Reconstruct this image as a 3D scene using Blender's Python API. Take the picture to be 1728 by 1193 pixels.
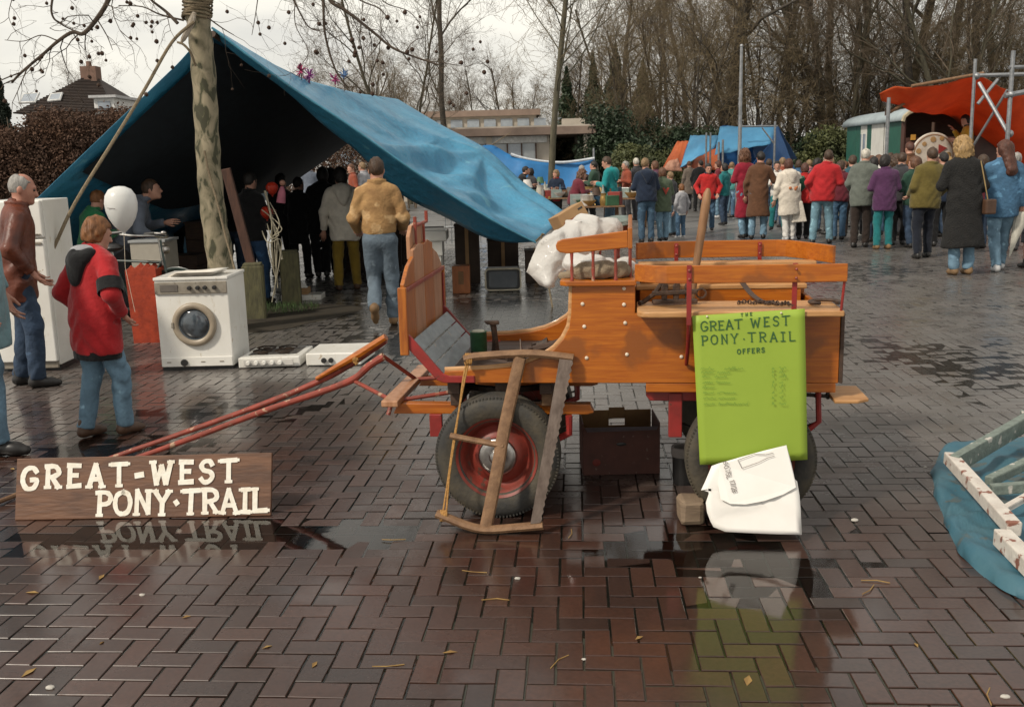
import bpy, bmesh, math, random
import numpy as np
from mathutils import Vector, Matrix, noise as mnoise

random.seed(7); rng = np.random.default_rng(7)
for o in list(bpy.data.objects): bpy.data.objects.remove(o)
S = bpy.context.scene
COL = S.collection

# ------------------------------------------------------------------ camera
PITCH, ROLL, FOC, EYE = math.radians(11.0), math.radians(1.5), 1680.0, 1.7
c_f = np.array([0, math.cos(PITCH), -math.sin(PITCH)])
_u = np.array([0, math.sin(PITCH), math.cos(PITCH)]); _r = np.array([1.0, 0, 0])
c_r = _r*math.cos(ROLL) - _u*math.sin(ROLL)
c_u = _u*math.cos(ROLL) + _r*math.sin(ROLL)
cd = bpy.data.cameras.new('camera'); cam = bpy.data.objects.new('camera', cd); COL.objects.link(cam)
cd.sensor_width = 36; cd.lens = 36*FOC/1728; cd.clip_start = .05; cd.clip_end = 2000
M3 = Matrix((c_r, c_u, -c_f)).transposed()
cam.matrix_world = Matrix.Translation((0, 0, EYE)) @ M3.to_4x4()
S.camera = cam

# ------------------------------------------------------------------ sky, sun, exposure
SUN_EL, SUN_AZ = math.radians(43), math.radians(232)      # azimuth clockwise from +Y (camera looks +Y)
w = bpy.data.worlds.new('World'); S.world = w; w.use_nodes = True
nt = w.node_tree; nt.nodes.clear()
wo = nt.nodes.new('ShaderNodeOutputWorld'); bg = nt.nodes.new('ShaderNodeBackground')
sky = nt.nodes.new('ShaderNodeTexSky'); sky.sky_type = 'NISHITA'; sky.sun_disc = False
sky.sun_elevation = SUN_EL; sky.sun_rotation = SUN_AZ; sky.dust_density = 2.0
tc = nt.nodes.new('ShaderNodeTexCoord'); mp = nt.nodes.new('ShaderNodeMapping'); mp.inputs['Scale'].default_value = (1, 1, 2.6)
nz = nt.nodes.new('ShaderNodeTexNoise'); nz.inputs['Scale'].default_value = 1.7; nz.inputs['Detail'].default_value = 7; nz.inputs['Roughness'].default_value = .55
nz.inputs['Distortion'].default_value = .3
cr = nt.nodes.new('ShaderNodeValToRGB')
cr.color_ramp.elements[0].position = .36; cr.color_ramp.elements[0].color = (5.1, 5.1, 5.1, 1)
cr.color_ramp.elements[1].position = .62; cr.color_ramp.elements[1].color = (10.4, 9.9, 8.7, 1)
mx = nt.nodes.new('ShaderNodeMixRGB'); mx.inputs[0].default_value = .88
L = nt.links.new
L(tc.outputs['Generated'], mp.inputs['Vector']); L(mp.outputs[0], nz.inputs['Vector']); L(nz.outputs['Fac'], cr.inputs[0])
L(sky.outputs[0], mx.inputs[1]); L(cr.outputs[0], mx.inputs[2]); L(mx.outputs[0], bg.inputs[0])
bg.inputs[1].default_value = .1; L(bg.outputs[0], wo.inputs[0])
sl = bpy.data.lights.new('sun', 'SUN'); sl.energy = 2.8; sl.angle = math.radians(5); sl.color = (1, .91, .78)
so = bpy.data.objects.new('sun', sl); COL.objects.link(so)
sdir = Vector((math.sin(SUN_AZ)*math.cos(SUN_EL), math.cos(SUN_AZ)*math.cos(SUN_EL), math.sin(SUN_EL)))
so.rotation_euler = sdir.to_track_quat('Z', 'Y').to_euler(); so.location = (-20, -30, 40)
S.view_settings.view_transform = 'Standard'; S.view_settings.look = 'None'
S.view_settings.exposure = 0.12; S.view_settings.gamma = 1.0; S.view_settings.use_curve_mapping = False
S.render.engine = 'CYCLES'
S.cycles.max_bounces = 6; S.cycles.diffuse_bounces = 2; S.cycles.glossy_bounces = 3; S.cycles.transparent_max_bounces = 6; S.cycles.transmission_bounces = 3

# ------------------------------------------------------------------ measuring helpers (survey of the square)
def _dir(x, y): return c_f + c_r*(x-864)/FOC - c_u*(y-596.5)/FOC
def W(x, y, Y):                      # point at distance Y along +Y
    v = _dir(x, y); return Vector(np.array([0, 0, EYE]) + v*(Y/v[1]))
def G(x, y, z=0.0):                  # point on the level z
    v = _dir(x, y); return Vector(np.array([0, 0, EYE]) + v*((z-EYE)/v[2]))

# ------------------------------------------------------------------ materials
MATS = {}
def nd(t, kind, **kw):
    n = t.nodes.new(kind)
    for k, v in kw.items():
        if hasattr(n, k): setattr(n, k, v)
        else: n.inputs[k.replace('_', ' ')].default_value = v
    return n
def base_mat(name):
    m = bpy.data.materials.new(name); m.use_nodes = True; t = m.node_tree; t.nodes.clear()
    out = nd(t, 'ShaderNodeOutputMaterial'); b = nd(t, 'ShaderNodeBsdfPrincipled'); t.links.new(b.outputs[0], out.inputs[0])
    return m, t, b, out
def c4(c): return (c[0], c[1], c[2], 1)
def mat(name, col, rough=.6, col2=None, scale=8.0, stretch=(1, 1, 1), bump=.0, bscale=None, metal=0.0, coat=0.0, spec=.5,
        detail=5, dist=0.0, lo=.35, hi=.65, speck=None, transl=0.0, scuff=None, coord='Object', bdist=.01, rvar=0.0, sheen=0.0):
    if name in MATS: return MATS[name]
    m, t, b, out = base_mat(name); l = t.links.new
    tcn = nd(t, 'ShaderNodeTexCoord'); mpn = nd(t, 'ShaderNodeMapping'); mpn.inputs['Scale'].default_value = stretch
    l(tcn.outputs[coord], mpn.inputs['Vector'])
    n = nd(t, 'ShaderNodeTexNoise'); n.inputs['Scale'].default_value = scale; n.inputs['Detail'].default_value = detail; n.inputs['Distortion'].default_value = dist
    n.inputs['Roughness'].default_value = .6
    l(mpn.outputs[0], n.inputs['Vector'])
    r = nd(t, 'ShaderNodeValToRGB'); r.color_ramp.elements[0].position = lo; r.color_ramp.elements[1].position = hi
    if col2 is None: col2 = tuple(c*.72 for c in col)
    r.color_ramp.elements[0].color = c4(col2); r.color_ramp.elements[1].color = c4(col)
    l(n.outputs['Fac'], r.inputs[0]); colout = r.outputs[0]
    if speck:                                        # (colour, scale, threshold)
        n3 = nd(t, 'ShaderNodeTexNoise'); n3.inputs['Scale'].default_value = speck[1]; n3.inputs['Detail'].default_value = 4
        l(tcn.outputs[coord], n3.inputs['Vector'])
        r3 = nd(t, 'ShaderNodeValToRGB'); r3.color_ramp.elements[0].position = speck[2]; r3.color_ramp.elements[1].position = speck[2]+.05
        l(n3.outputs['Fac'], r3.inputs[0])
        mxn = nd(t, 'ShaderNodeMixRGB'); l(r3.outputs[0], mxn.inputs[0]); l(colout, mxn.inputs[1]); mxn.inputs[2].default_value = c4(speck[0])
        colout = mxn.outputs[0]
    if scuff:                                        # (colour, scale, threshold, stretch): scratches and worn streaks
        mp5 = nd(t, 'ShaderNodeMapping'); mp5.inputs['Scale'].default_value = scuff[3]; l(tcn.outputs[coord], mp5.inputs['Vector'])
        n5 = nd(t, 'ShaderNodeTexNoise'); n5.inputs['Scale'].default_value = scuff[1]; n5.inputs['Detail'].default_value = 8; n5.inputs['Roughness'].default_value = .7; l(mp5.outputs[0], n5.inputs['Vector'])
        r5 = nd(t, 'ShaderNodeValToRGB'); r5.color_ramp.elements[0].position = scuff[2]; r5.color_ramp.elements[1].position = scuff[2]+.07; l(n5.outputs['Fac'], r5.inputs[0])
        m5 = nd(t, 'ShaderNodeMixRGB'); l(r5.outputs[0], m5.inputs[0]); l(colout, m5.inputs[1]); m5.inputs[2].default_value = c4(scuff[0]); colout = m5.outputs[0]
    l(colout, b.inputs['Base Color'])
    b.inputs['Roughness'].default_value = rough; b.inputs['Metallic'].default_value = metal
    b.inputs['Coat Weight'].default_value = coat; b.inputs['Coat Roughness'].default_value = .12
    b.inputs['Specular IOR Level'].default_value = spec
    if sheen: b.inputs['Sheen Weight'].default_value = sheen
    if rvar:
        mr = nd(t, 'ShaderNodeMapRange'); mr.inputs[3].default_value = rough-rvar; mr.inputs[4].default_value = rough+rvar
        l(n.outputs['Fac'], mr.inputs[0]); l(mr.outputs[0], b.inputs['Roughness'])
    if bump:
        n2 = nd(t, 'ShaderNodeTexNoise'); n2.inputs['Scale'].default_value = bscale or scale*3; n2.inputs['Detail'].default_value = 6
        l(mpn.outputs[0], n2.inputs['Vector'])
        bp = nd(t, 'ShaderNodeBump'); bp.inputs['Strength'].default_value = bump; bp.inputs['Distance'].default_value = bdist
        l(n2.outputs['Fac'], bp.inputs['Height']); l(bp.outputs[0], b.inputs['Normal'])
    if transl:
        tr = nd(t, 'ShaderNodeBsdfTranslucent'); l(colout, tr.inputs[0])
        ms = nd(t, 'ShaderNodeMixShader'); ms.inputs[0].default_value = transl
        l(b.outputs[0], ms.inputs[1]); l(tr.outputs[0], ms.inputs[2]); l(ms.outputs[0], out.inputs[0])
    MATS[name] = m; return m
def cloth(name, col, col2=None, rough=.85, fold=.5):
    return mat(name, col, rough, col2 or tuple(c*.78 for c in col), scale=9, bump=fold, bscale=22, bdist=.02, sheen=.15, spec=.25)

# ------------------------------------------------------------------ mesh builder
class MB:
    def __init__(s): s.v = []; s.f = []
    def add(s, v, f):
        o = len(s.v); s.v += [tuple(p) for p in v]; s.f += [tuple(i+o for i in q) for q in f]; return s
    def box(s, c, d, rot=None):
        x, y, z = d[0]/2, d[1]/2, d[2]/2
        v = [Vector(p) for p in ((-x,-y,-z),(x,-y,-z),(x,y,-z),(-x,y,-z),(-x,-y,z),(x,-y,z),(x,y,z),(-x,y,z))]
        if rot is not None:
            Rm = rot if isinstance(rot, Matrix) else Matrix.Rotation(rot, 3, 'Z')
            v = [Rm @ p for p in v]
        return s.add([p+Vector(c) for p in v], [(0,3,2,1),(4,5,6,7),(0,1,5,4),(1,2,6,5),(2,3,7,6),(3,0,4,7)])
    def bb(s, x0, x1, y0, y1, z0, z1): return s.box(((x0+x1)/2, (y0+y1)/2, (z0+z1)/2), (x1-x0, y1-y0, z1-z0))
    def bar(s, a, b, w, h, up=(0, 0, 1)):             # rectangular bar from a to b
        a, b = Vector(a), Vector(b); d = (b-a); n = d.normalized(); u = Vector(up)
        sd = n.cross(u)
        if sd.length < 1e-4: sd = n.cross(Vector((0, 1, 0)))
        sd.normalize(); u = sd.cross(n); v = []
        for p in (a, b):
            for i, j in ((-1,-1),(1,-1),(1,1),(-1,1)): v.append(p + sd*(i*w/2) + u*(j*h/2))
        return s.add(v, [(3,2,1,0),(4,5,6,7),(0,1,5,4),(1,2,6,5),(2,3,7,6),(3,0,4,7)])
    def prism(s, poly, plane, a, b):                  # poly 2D, plane 'xz','xy','yz'; extruded a..b on the third axis
        n = len(poly); v = []
        for t in (a, b):
            for (p, q) in poly:
                v.append((p, t, q) if plane == 'xz' else (p, q, t) if plane == 'xy' else (t, p, q))
        return s.add(v, [tuple(range(n)), tuple(range(2*n-1, n-1, -1))] + [(i, i+n, (i+1) % n + n, (i+1) % n) for i in range(n)])
    def tube(s, pts, r, n=8, cap=True, flat=1.0):
        pts = [Vector(p) for p in pts]; m = len(pts)
        rr = r if hasattr(r, '__len__') else [r]*m
        v = []; f = []; pu = None
        for i, p in enumerate(pts):
            t = (pts[min(i+1, m-1)] - pts[max(i-1, 0)])
            if t.length < 1e-9: t = Vector((0, 0, 1))
            t.normalize()
            if pu is None:
                pu = Vector((0, 0, 1)) if abs(t.z) < .9 else Vector((0, 1, 0))
            sd = t.cross(pu)
            if sd.length < 1e-5: sd = t.cross(Vector((1, .3, 0)))
            sd.normalize(); pu = sd.cross(t)
            for k in range(n):
                a = 2*math.pi*k/n; v.append(p + sd*(math.cos(a)*rr[i]) + pu*(math.sin(a)*rr[i]*flat))
        for i in range(m-1):
            for k in range(n):
                k2 = (k+1) % n; f.append((i*n+k, i*n+k2, (i+1)*n+k2, (i+1)*n+k))
        if cap: f += [tuple(range(n-1, -1, -1)), tuple(range((m-1)*n, m*n))]
        return s.add(v, f)
    def lathe(s, prof, n=24, c=(0, 0, 0), axis='z', a0=0, close=False):   # prof: (radius, height)
        v = []; f = []; m = len(prof)
        for i in range(n):
            a = a0 + 2*math.pi*i/n
            for r, h in prof:
                p = (r*math.cos(a), r*math.sin(a), h)
                if axis == 'y': p = (p[0], p[2], p[1])
                if axis == 'x': p = (p[2], p[0], p[1])
                v.append(Vector(p)+Vector(c))
        for i in range(n):
            j = (i+1) % n
            for k in range(m-1 if not close else m):
                k2 = (k+1) % m; f.append((i*m+k, j*m+k, j*m+k2, i*m+k2))
        return s.add(v, f)
    def sheet(s, fn, nu, nv):
        v = [fn(i/nu, j/nv) for j in range(nv+1) for i in range(nu+1)]
        return s.add(v, [(j*(nu+1)+i, j*(nu+1)+i+1, (j+1)*(nu+1)+i+1, (j+1)*(nu+1)+i) for j in range(nv) for i in range(nu)])
    def sphere(s, c, r, nu=12, nv=8, sc=(1, 1, 1)):
        v = []; f = []
        for j in range(nv+1):
            th = math.pi*j/nv
            for i in range(nu):
                a = 2*math.pi*i/nu
                v.append((c[0]+r*sc[0]*math.sin(th)*math.cos(a), c[1]+r*sc[1]*math.sin(th)*math.sin(a), c[2]+r*sc[2]*math.cos(th)))
        for j in range(nv):
            for i in range(nu): f.append((j*nu+i, (j+1)*nu+i, (j+1)*nu+(i+1) % nu, j*nu+(i+1) % nu))
        return s.add(v, f)

def link(name, me, material, parent=None):
    o = bpy.data.objects.new(name, me); COL.objects.link(o)
    if material is not None and not me.materials: me.materials.append(material)
    if parent is not None: o.parent = parent
    return o
def mk(name, mb, material, parent=None, local=False, bevel=0.0, smooth=False, solid=0.0, jit=0.0, sharp=35, weld=False):
    """mb in world coordinates, or (local) in those of the thing it belongs to."""
    me = bpy.data.meshes.new(name)
    mw = Matrix.Identity(4); q = parent
    while q is not None and not local: mw = q.matrix_basis @ mw; q = q.parent
    mi = mw.inverted()
    V = [mi @ Vector(p) for p in mb.v]
    me.from_pydata(V, [], mb.f); me.validate()
    bm = bmesh.new(); bm.from_mesh(me)
    if weld: bmesh.ops.remove_doubles(bm, verts=bm.verts, dist=1e-5)
    bmesh.ops.recalc_face_normals(bm, faces=bm.faces)
    if bevel:
        es = [e for e in bm.edges if len(e.link_faces) == 2 and e.calc_face_angle(0) > .6]
        bmesh.ops.bevel(bm, geom=es, offset=bevel, segments=1 if bevel < .004 else 2, profile=.5, affect='EDGES', clamp_overlap=True)
    if jit:
        for v in bm.verts: v.co += Vector((random.uniform(-jit, jit), random.uniform(-jit, jit), random.uniform(-jit, jit)))
    bm.to_mesh(me); bm.free()
    if smooth:
        me.polygons.foreach_set('use_smooth', [True]*len(me.polygons))
        try: me.set_sharp_from_angle(angle=math.radians(sharp))
        except Exception: pass
    o = link(name, me, material, parent)
    if solid:
        md = o.modifiers.new('thickness', 'SOLIDIFY'); md.thickness = solid; md.offset = 0
    return o
def tag(o, label=None, cat=None, group=None, kind=None):
    if label: o['label'] = label
    if cat: o['category'] = cat
    if group: o['group'] = group
    if kind: o['kind'] = kind
    return o
def thing(name, label, cat, loc=(0, 0, 0), group=None):
    o = bpy.data.objects.new(name, None); COL.objects.link(o); o.location = Vector(loc); o.empty_display_size = .1
    return tag(o, label, cat, group)
def copy_tree(o, parent=None):
    c = o.copy(); COL.objects.link(c); c.parent = parent
    for ch in [x for x in COL.objects if x.parent == o]: copy_tree(ch, c)
    return c
def fbm(x, y, z=0.0, sc=1.0, oc=3):
    v = 0; a = .5; p = Vector((x*sc, y*sc, z*sc))
    for i in range(oc):
        v += a*mnoise.noise(p); p = p*2.03 + Vector((3.1, 1.7, .6)); a *= .5
    return v
def smooth_curve(pts, n=6):
    """Catmull-Rom through points"""
    P = [Vector(p) for p in pts]; out = []
    for i in range(len(P)-1):
        p0 = P[max(i-1, 0)]; p1 = P[i]; p2 = P[i+1]; p3 = P[min(i+2, len(P)-1)]
        for k in range(n):
            t = k/n
            out.append(.5*((2*p1) + (p2-p0)*t + (2*p0-5*p1+4*p2-p3)*t*t + (3*p1-p0-3*p2+p3)*t**3))
    out.append(P[-1]); return out
# ------------------------------------------------------------------ shared materials
m_varn = mat('varnished_wood', (.46, .135, .008), .38, (.33, .080, .005), scale=5, stretch=(1, 9, 14), bump=.08, bscale=14, coat=.25, dist=.6, speck=((.26, .075, .010), 3.2, .58), rvar=.1, scuff=((.16, .055, .012), 6, .66, (1, 5, 5)))
m_varn2 = mat('varnished_wood_upright', (.45, .14, .012), .38, (.27, .07, .008), scale=5, stretch=(9, 14, 1), bump=.08, bscale=14, coat=.25, dist=.6, rvar=.08)
m_pale = mat('pale_worn_wood', (.56, .31, .13), .5, (.38, .18, .06), scale=5, stretch=(1, 10, 10), bump=.12, coat=.2, dist=.5, scuff=((.25, .13, .06), 5, .62, (1, 5, 5)))
m_palev = mat('pale_pink_wood_upright', (.46, .235, .125), .5, (.33, .15, .07), scale=5, stretch=(8, 8, 1), bump=.12, coat=.2, dist=.5)
m_red = mat('red_paint', (.30, .022, .018), .45, (.19, .018, .014), scale=10, bump=.1, coat=.25, speck=((.10, .03, .02), 30, .66))
m_redd = mat('worn_red_paint', (.30, .05, .03), .5, (.18, .04, .025), scale=14, bump=.15, speck=((.40, .26, .17), 26, .62))
m_iron = mat('dark_iron', (.035, .030, .027), .55, (.06, .035, .022), scale=20, bump=.2, metal=.6)
m_rust = mat('rusty_iron', (.10, .060, .040), .7, (.05, .035, .028), scale=30, bump=.4, metal=.4)
m_tyre = mat('tyre_rubber', (.030, .029, .027), .75, (.075, .062, .042), scale=6, bump=.3, bscale=60, lo=.4, hi=.62)
m_chrome = mat('dull_chrome', (.55, .53, .50), .28, (.32, .30, .28), scale=20, metal=1.0, bump=.05)
m_oldw = mat('old_tool_wood', (.24, .135, .068), .7, (.15, .078, .038), scale=7, stretch=(3, 3, 3), bump=.3, bscale=40)
m_greyw = mat('grey_painted_board', (.27, .31, .33), .6, (.19, .215, .225), scale=8, stretch=(4, 1, 1), bump=.2, speck=((.33, .30, .26), 18, .64))
m_dkw = mat('dark_wood', (.075, .040, .024), .7, (.045, .026, .017), scale=8, stretch=(1, 6, 6), bump=.3)
m_white = mat('white_enamel', (.80, .785, .735), .3, (.72, .70, .64), scale=3, coat=.3, bump=.02, speck=((.50, .40, .28), 11, .70), scuff=((.60, .55, .45), 5, .60, (3, 3, 1)))
m_bolt = mat('pale_bolt', (.75, .66, .52), .4, (.6, .5, .38), scale=30)
m_rope = mat('hemp_rope', (.25, .195, .125), .9, (.15, .115, .07), scale=60, bump=.6, bscale=90)
m_ropeo = mat('orange_twine', (.45, .24, .07), .85, (.30, .15, .04), scale=80, bump=.6, bscale=120)
m_black = mat('black_plastic', (.02, .02, .02), .4, (.03, .028, .027), scale=10)
m_blade = mat('old_saw_steel', (.15, .115, .095), .55, (.09, .065, .052), scale=14, stretch=(2, 2, .6), metal=.55, bump=.15)
m_card = mat('cardboard', (.38, .23, .11), .85, (.30, .175, .08), scale=6, bump=.1)
m_steel = mat('galvanised_tube', (.33, .34, .35), .5, (.22, .23, .24), scale=12, metal=.7, bump=.1)
# ------------------------------------------------------------------ ground: brick paving with rain water on it
BL, BWD = .194, .097                                   # herringbone clinkers
PAVE_ROT = math.radians(-4.0)
DIPS = []                                                # (x, y, radius_x, radius_y, depth)
for (px, py, rx, ry, dp) in ((250, 905, 1.1, .22, .0075), (560, 905, .5, .18, .006), (1075, 930, .35, .10, .0045), (1260, 960, .7, .5, .006),
                             (350, 690, 1.6, .5, .0055), (120, 760, .9, .5, .006),
                              (900, 560, 2.0, 1.2, .005), (1550, 600, 3.0, 1.6, .003),
                             (680, 600, 1.4, .7, .004), (860, 520, 2.5, 1.2, .007), (1200, 470, 4, 2, .006)):
    p = G(px, py); DIPS.append((p.x, p.y, rx, ry, dp))
def ground_h(x, y):
    h = .007*fbm(x, y, 0, .45, 3) + .0034
    for (a, b, rx, ry, dp) in DIPS: h -= dp*math.exp(-(((x-a)/rx)**2 + ((y-b)/ry)**2))
    return h

def brick_mat(name, island):
    m, t, b, out = base_mat(name); l = t.links.new
    geo = nd(t, 'ShaderNodeNewGeometry')
    if island: rnd = geo.outputs['Random Per Island']
    else: rnd = nd(t, 'ShaderNodeObjectInfo').outputs['Random']
    n = nd(t, 'ShaderNodeTexNoise', Scale=1.1, Detail=5.0); l(geo.outputs['Position'], n.inputs['Vector'])
    n2 = nd(t, 'ShaderNodeTexNoise', Scale=60.0, Detail=6.0); l(geo.outputs['Position'], n2.inputs['Vector'])
    r = nd(t, 'ShaderNodeValToRGB'); e = r.color_ramp.elements
    e[0].position = 0; e[0].color = (.030, .0160, .0120, 1); e[1].position = 1; e[1].color = (.062, .029, .0200, 1)
    for p, c in ((.3, (.053, .0225, .0150, 1)), (.55, (.043, .022, .0165, 1)), (.8, (.060, .0245, .0150, 1))):
        q = e.new(p); q.color = c
    l(rnd, r.inputs[0])
    m1 = nd(t, 'ShaderNodeMixRGB', blend_type='MULTIPLY'); m1.inputs[0].default_value = .8
    r2 = nd(t, 'ShaderNodeValToRGB'); r2.color_ramp.elements[0].position = .3; r2.color_ramp.elements[0].color = (.55, .52, .50, 1); r2.color_ramp.elements[1].position = .72; r2.color_ramp.elements[1].color = (1.15, 1.1, 1.05, 1)
    l(n.outputs['Fac'], r2.inputs[0]); l(r.outputs[0], m1.inputs[1]); l(r2.outputs[0], m1.inputs[2])
    m2 = nd(t, 'ShaderNodeMixRGB', blend_type='MULTIPLY'); m2.inputs[0].default_value = .7
    r3 = nd(t, 'ShaderNodeValToRGB'); r3.color_ramp.elements[0].position = .3; r3.color_ramp.elements[0].color = (.6, .6, .6, 1); r3.color_ramp.elements[1].position = .7; r3.color_ramp.elements[1].color = (1.2, 1.2, 1.2, 1)
    l(n2.outputs['Fac'], r3.inputs[0]); l(m1.outputs[0], m2.inputs[1]); l(r3.outputs[0], m2.inputs[2])
    # greyer clinkers farther out on the square
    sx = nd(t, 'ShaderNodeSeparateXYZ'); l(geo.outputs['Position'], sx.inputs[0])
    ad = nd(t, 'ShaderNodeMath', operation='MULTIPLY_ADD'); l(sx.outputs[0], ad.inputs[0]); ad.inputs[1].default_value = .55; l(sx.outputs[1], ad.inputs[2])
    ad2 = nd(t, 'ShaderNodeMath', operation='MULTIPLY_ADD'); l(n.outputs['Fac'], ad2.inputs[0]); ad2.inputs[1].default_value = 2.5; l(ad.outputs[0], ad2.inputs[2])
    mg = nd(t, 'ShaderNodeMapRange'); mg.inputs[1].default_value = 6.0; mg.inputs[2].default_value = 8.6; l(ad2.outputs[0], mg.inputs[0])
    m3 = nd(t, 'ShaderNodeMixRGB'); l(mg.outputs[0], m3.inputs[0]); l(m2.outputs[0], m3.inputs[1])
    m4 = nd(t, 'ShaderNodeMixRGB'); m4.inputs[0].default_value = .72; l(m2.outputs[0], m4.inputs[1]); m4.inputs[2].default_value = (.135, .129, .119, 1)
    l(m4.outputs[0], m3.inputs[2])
    l(m3.outputs[0], b.inputs['Base Color'])
    b.inputs['Roughness'].default_value = .55; b.inputs['Specular IOR Level'].default_value = .2
    # damp film: gloss varies from place to place
    n4 = nd(t, 'ShaderNodeTexNoise', Scale=1.9, Detail=6.0, Roughness=.65); l(geo.outputs['Position'], n4.inputs['Vector'])
    mr = nd(t, 'ShaderNodeMapRange'); mr.inputs[1].default_value = .35; mr.inputs[2].default_value = .65; mr.inputs[3].default_value = .13; mr.inputs[4].default_value = .42
    l(n4.outputs['Fac'], mr.inputs[0])
    cur = mr.outputs[0]
    for (wx, wy, wr, rg) in ((1.15, 3.65, 1.4, .05), (2.7, 3.4, 1.9, .11), (.35, 4.15, .7, .08), (-1.9, 4.45, 1.0, .10), (-2.2, 6.6, 2.0, .12)):   # soaked places
        dn = nd(t, 'ShaderNodeVectorMath', operation='DISTANCE'); l(geo.outputs['Position'], dn.inputs[0]); dn.inputs[1].default_value = (wx, wy, 0)
        ma = nd(t, 'ShaderNodeMapRange'); ma.inputs[1].default_value = wr*.35; ma.inputs[2].default_value = wr; ma.inputs[3].default_value = 1; ma.inputs[4].default_value = 0; l(dn.outputs['Value'], ma.inputs[0])
        mm = nd(t, 'ShaderNodeMix'); l(ma.outputs[0], mm.inputs[0]); l(cur, mm.inputs[2]); mm.inputs[3].default_value = rg; cur = mm.outputs[0]
    l(cur, b.inputs['Coat Roughness'])
    b.inputs['Coat Weight'].default_value = 1.0; b.inputs['Coat IOR'].default_value = 1.47
    bp = nd(t, 'ShaderNodeBump', Strength=.35, Distance=.002); l(n2.outputs['Fac'], bp.inputs['Height']); l(bp.outputs[0], b.inputs['Normal'])
    bp2 = nd(t, 'ShaderNodeBump', Strength=.06, Distance=.002); l(n2.outputs['Fac'], bp2.inputs['Height']); l(bp2.outputs[0], b.inputs['Coat Normal'])
    return m
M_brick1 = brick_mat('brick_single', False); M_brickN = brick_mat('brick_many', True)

# one wide sheet that reaches the horizon: sandy joints near by, distant paving as material
gm, t, b, out = base_mat('paving_sand'); l = t.links.new
geo = nd(t, 'ShaderNodeNewGeometry')
n = nd(t, 'ShaderNodeTexNoise', Scale=.35, Detail=8.0); l(geo.outputs['Position'], n.inputs['Vector'])
r = nd(t, 'ShaderNodeValToRGB'); r.color_ramp.elements[0].position = .3; r.color_ramp.elements[0].color = (.075, .072, .068, 1); r.color_ramp.elements[1].position = .7; r.color_ramp.elements[1].color = (.19, .183, .172, 1)
l(n.outputs['Fac'], r.inputs[0]); l(r.outputs[0], b.inputs['Base Color'])
bt = nd(t, 'ShaderNodeTexBrick'); bt.inputs['Scale'].default_value = 4.9; bt.inputs['Mortar Size'].default_value = .03
l(geo.outputs['Position'], bt.inputs['Vector'])
bp = nd(t, 'ShaderNodeBump', Strength=.5, Distance=.006); bp.invert = True; l(bt.outputs['Fac'], bp.inputs['Height']); l(bp.outputs[0], b.inputs['Normal'])
b.inputs['Roughness'].default_value = .5; b.inputs['Coat Weight'].default_value = .8; b.inputs['Coat IOR'].default_value = 1.34
n4 = nd(t, 'ShaderNodeTexNoise', Scale=.7, Detail=6.0); l(geo.outputs['Position'], n4.inputs['Vector'])
mr = nd(t, 'ShaderNodeMapRange'); mr.inputs[1].default_value = .35; mr.inputs[2].default_value = .62; mr.inputs[3].default_value = .16; mr.inputs[4].default_value = .5
l(n4.outputs['Fac'], mr.inputs[0]); l(mr.outputs[0], b.inputs['Coat Roughness'])
gb = MB().add([(-900, -60, -.02), (900, -60, -.02), (900, 1500, -.02), (-900, 1500, -.02)], [(0, 1, 2, 3)])
ground = mk('ground', gb, gm); tag(ground, 'wide square paved with wet red brown bricks', 'ground', kind='structure')

# herringbone layout
def herring(i, j):
    """two bricks of cell (i, j): lower-left corner and whether it lies along x; 90 degree herringbone"""
    a = BWD
    return
ca, sa = math.cos(PAVE_ROT), math.sin(PAVE_ROT)
bricks = []
a = BWD
NX, YMAX = 350, 21.0
for j in range(int(1.5/a), int(YMAX/a)):
    for i in range(-NX, NX):
        k = (i - j) % 4
        # horizontal brick occupies (i, i+1) where k == 0, vertical brick occupies (j, j+1) where k == 2 at column i ... 
        if k == 0: cx, cy, hor = (i+1)*a, (j+.5)*a, True
        elif k == 3: cx, cy, hor = (i+.5)*a, (j+1)*a, False
        else: continue
        x, y = ca*cx - sa*cy, sa*cx + ca*cy
        if y < 2.2 or y > YMAX-1 or abs(x) > .62*y + .9: continue
        bricks.append((x, y, hor))
def brick_geom(l_, w_, ch=.0022, hh=.03):
    x, y = l_/2-.0028, w_/2-.0028
    v = [(-x, -y, -hh), (x, -y, -hh), (x, y, -hh), (-x, y, -hh), (-x, -y, -ch), (x, -y, -ch), (x, y, -ch), (-x, y, -ch),
         (-x+ch, -y+ch, 0), (x-ch, -y+ch, 0), (x-ch, y-ch, 0), (-x+ch, y-ch, 0)]
    f = [(8, 9, 10, 11)] + [(4+i, 4+(i+1) % 4, 8+(i+1) % 4, 8+i) for i in range(4)] + [(i, (i+1) % 4, 4+(i+1) % 4, 4+i) for i in range(4)]
    return v, f
bv, bf = brick_geom(BL, BWD)
bmesh_one = bpy.data.meshes.new('brick'); bmesh_one.from_pydata(bv, [], bf); bmesh_one.materials.append(M_brick1)
def in_view(x, y):
    q = np.array([x, y, 0]) - np.array([0, 0, EYE]); wz = q @ c_f
    px = 864+FOC*(q @ c_r)/wz; py = 596.5-FOC*(q @ c_u)/wz
    return -20 < px < 1748 and py < 1200
bricks.sort(key=lambda q: (0 if in_view(q[0], q[1]) else 1, q[1]))
near_b, far_b = bricks[:300], bricks[300:]
def brick_rot(hor): return PAVE_ROT + (0 if hor else math.pi/2) + random.gauss(0, .010)
for (x, y, hor) in near_b:
    o = bpy.data.objects.new('brick', bmesh_one); COL.objects.link(o); o.parent = ground
    o.location = (x, y, ground_h(x, y) + random.gauss(0, .0007))
    o.scale = (random.uniform(.968, 1.0), random.uniform(.955, 1.0), 1)
    o.rotation_euler = (random.gauss(0, .006), random.gauss(0, .006), brick_rot(hor))
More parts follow.
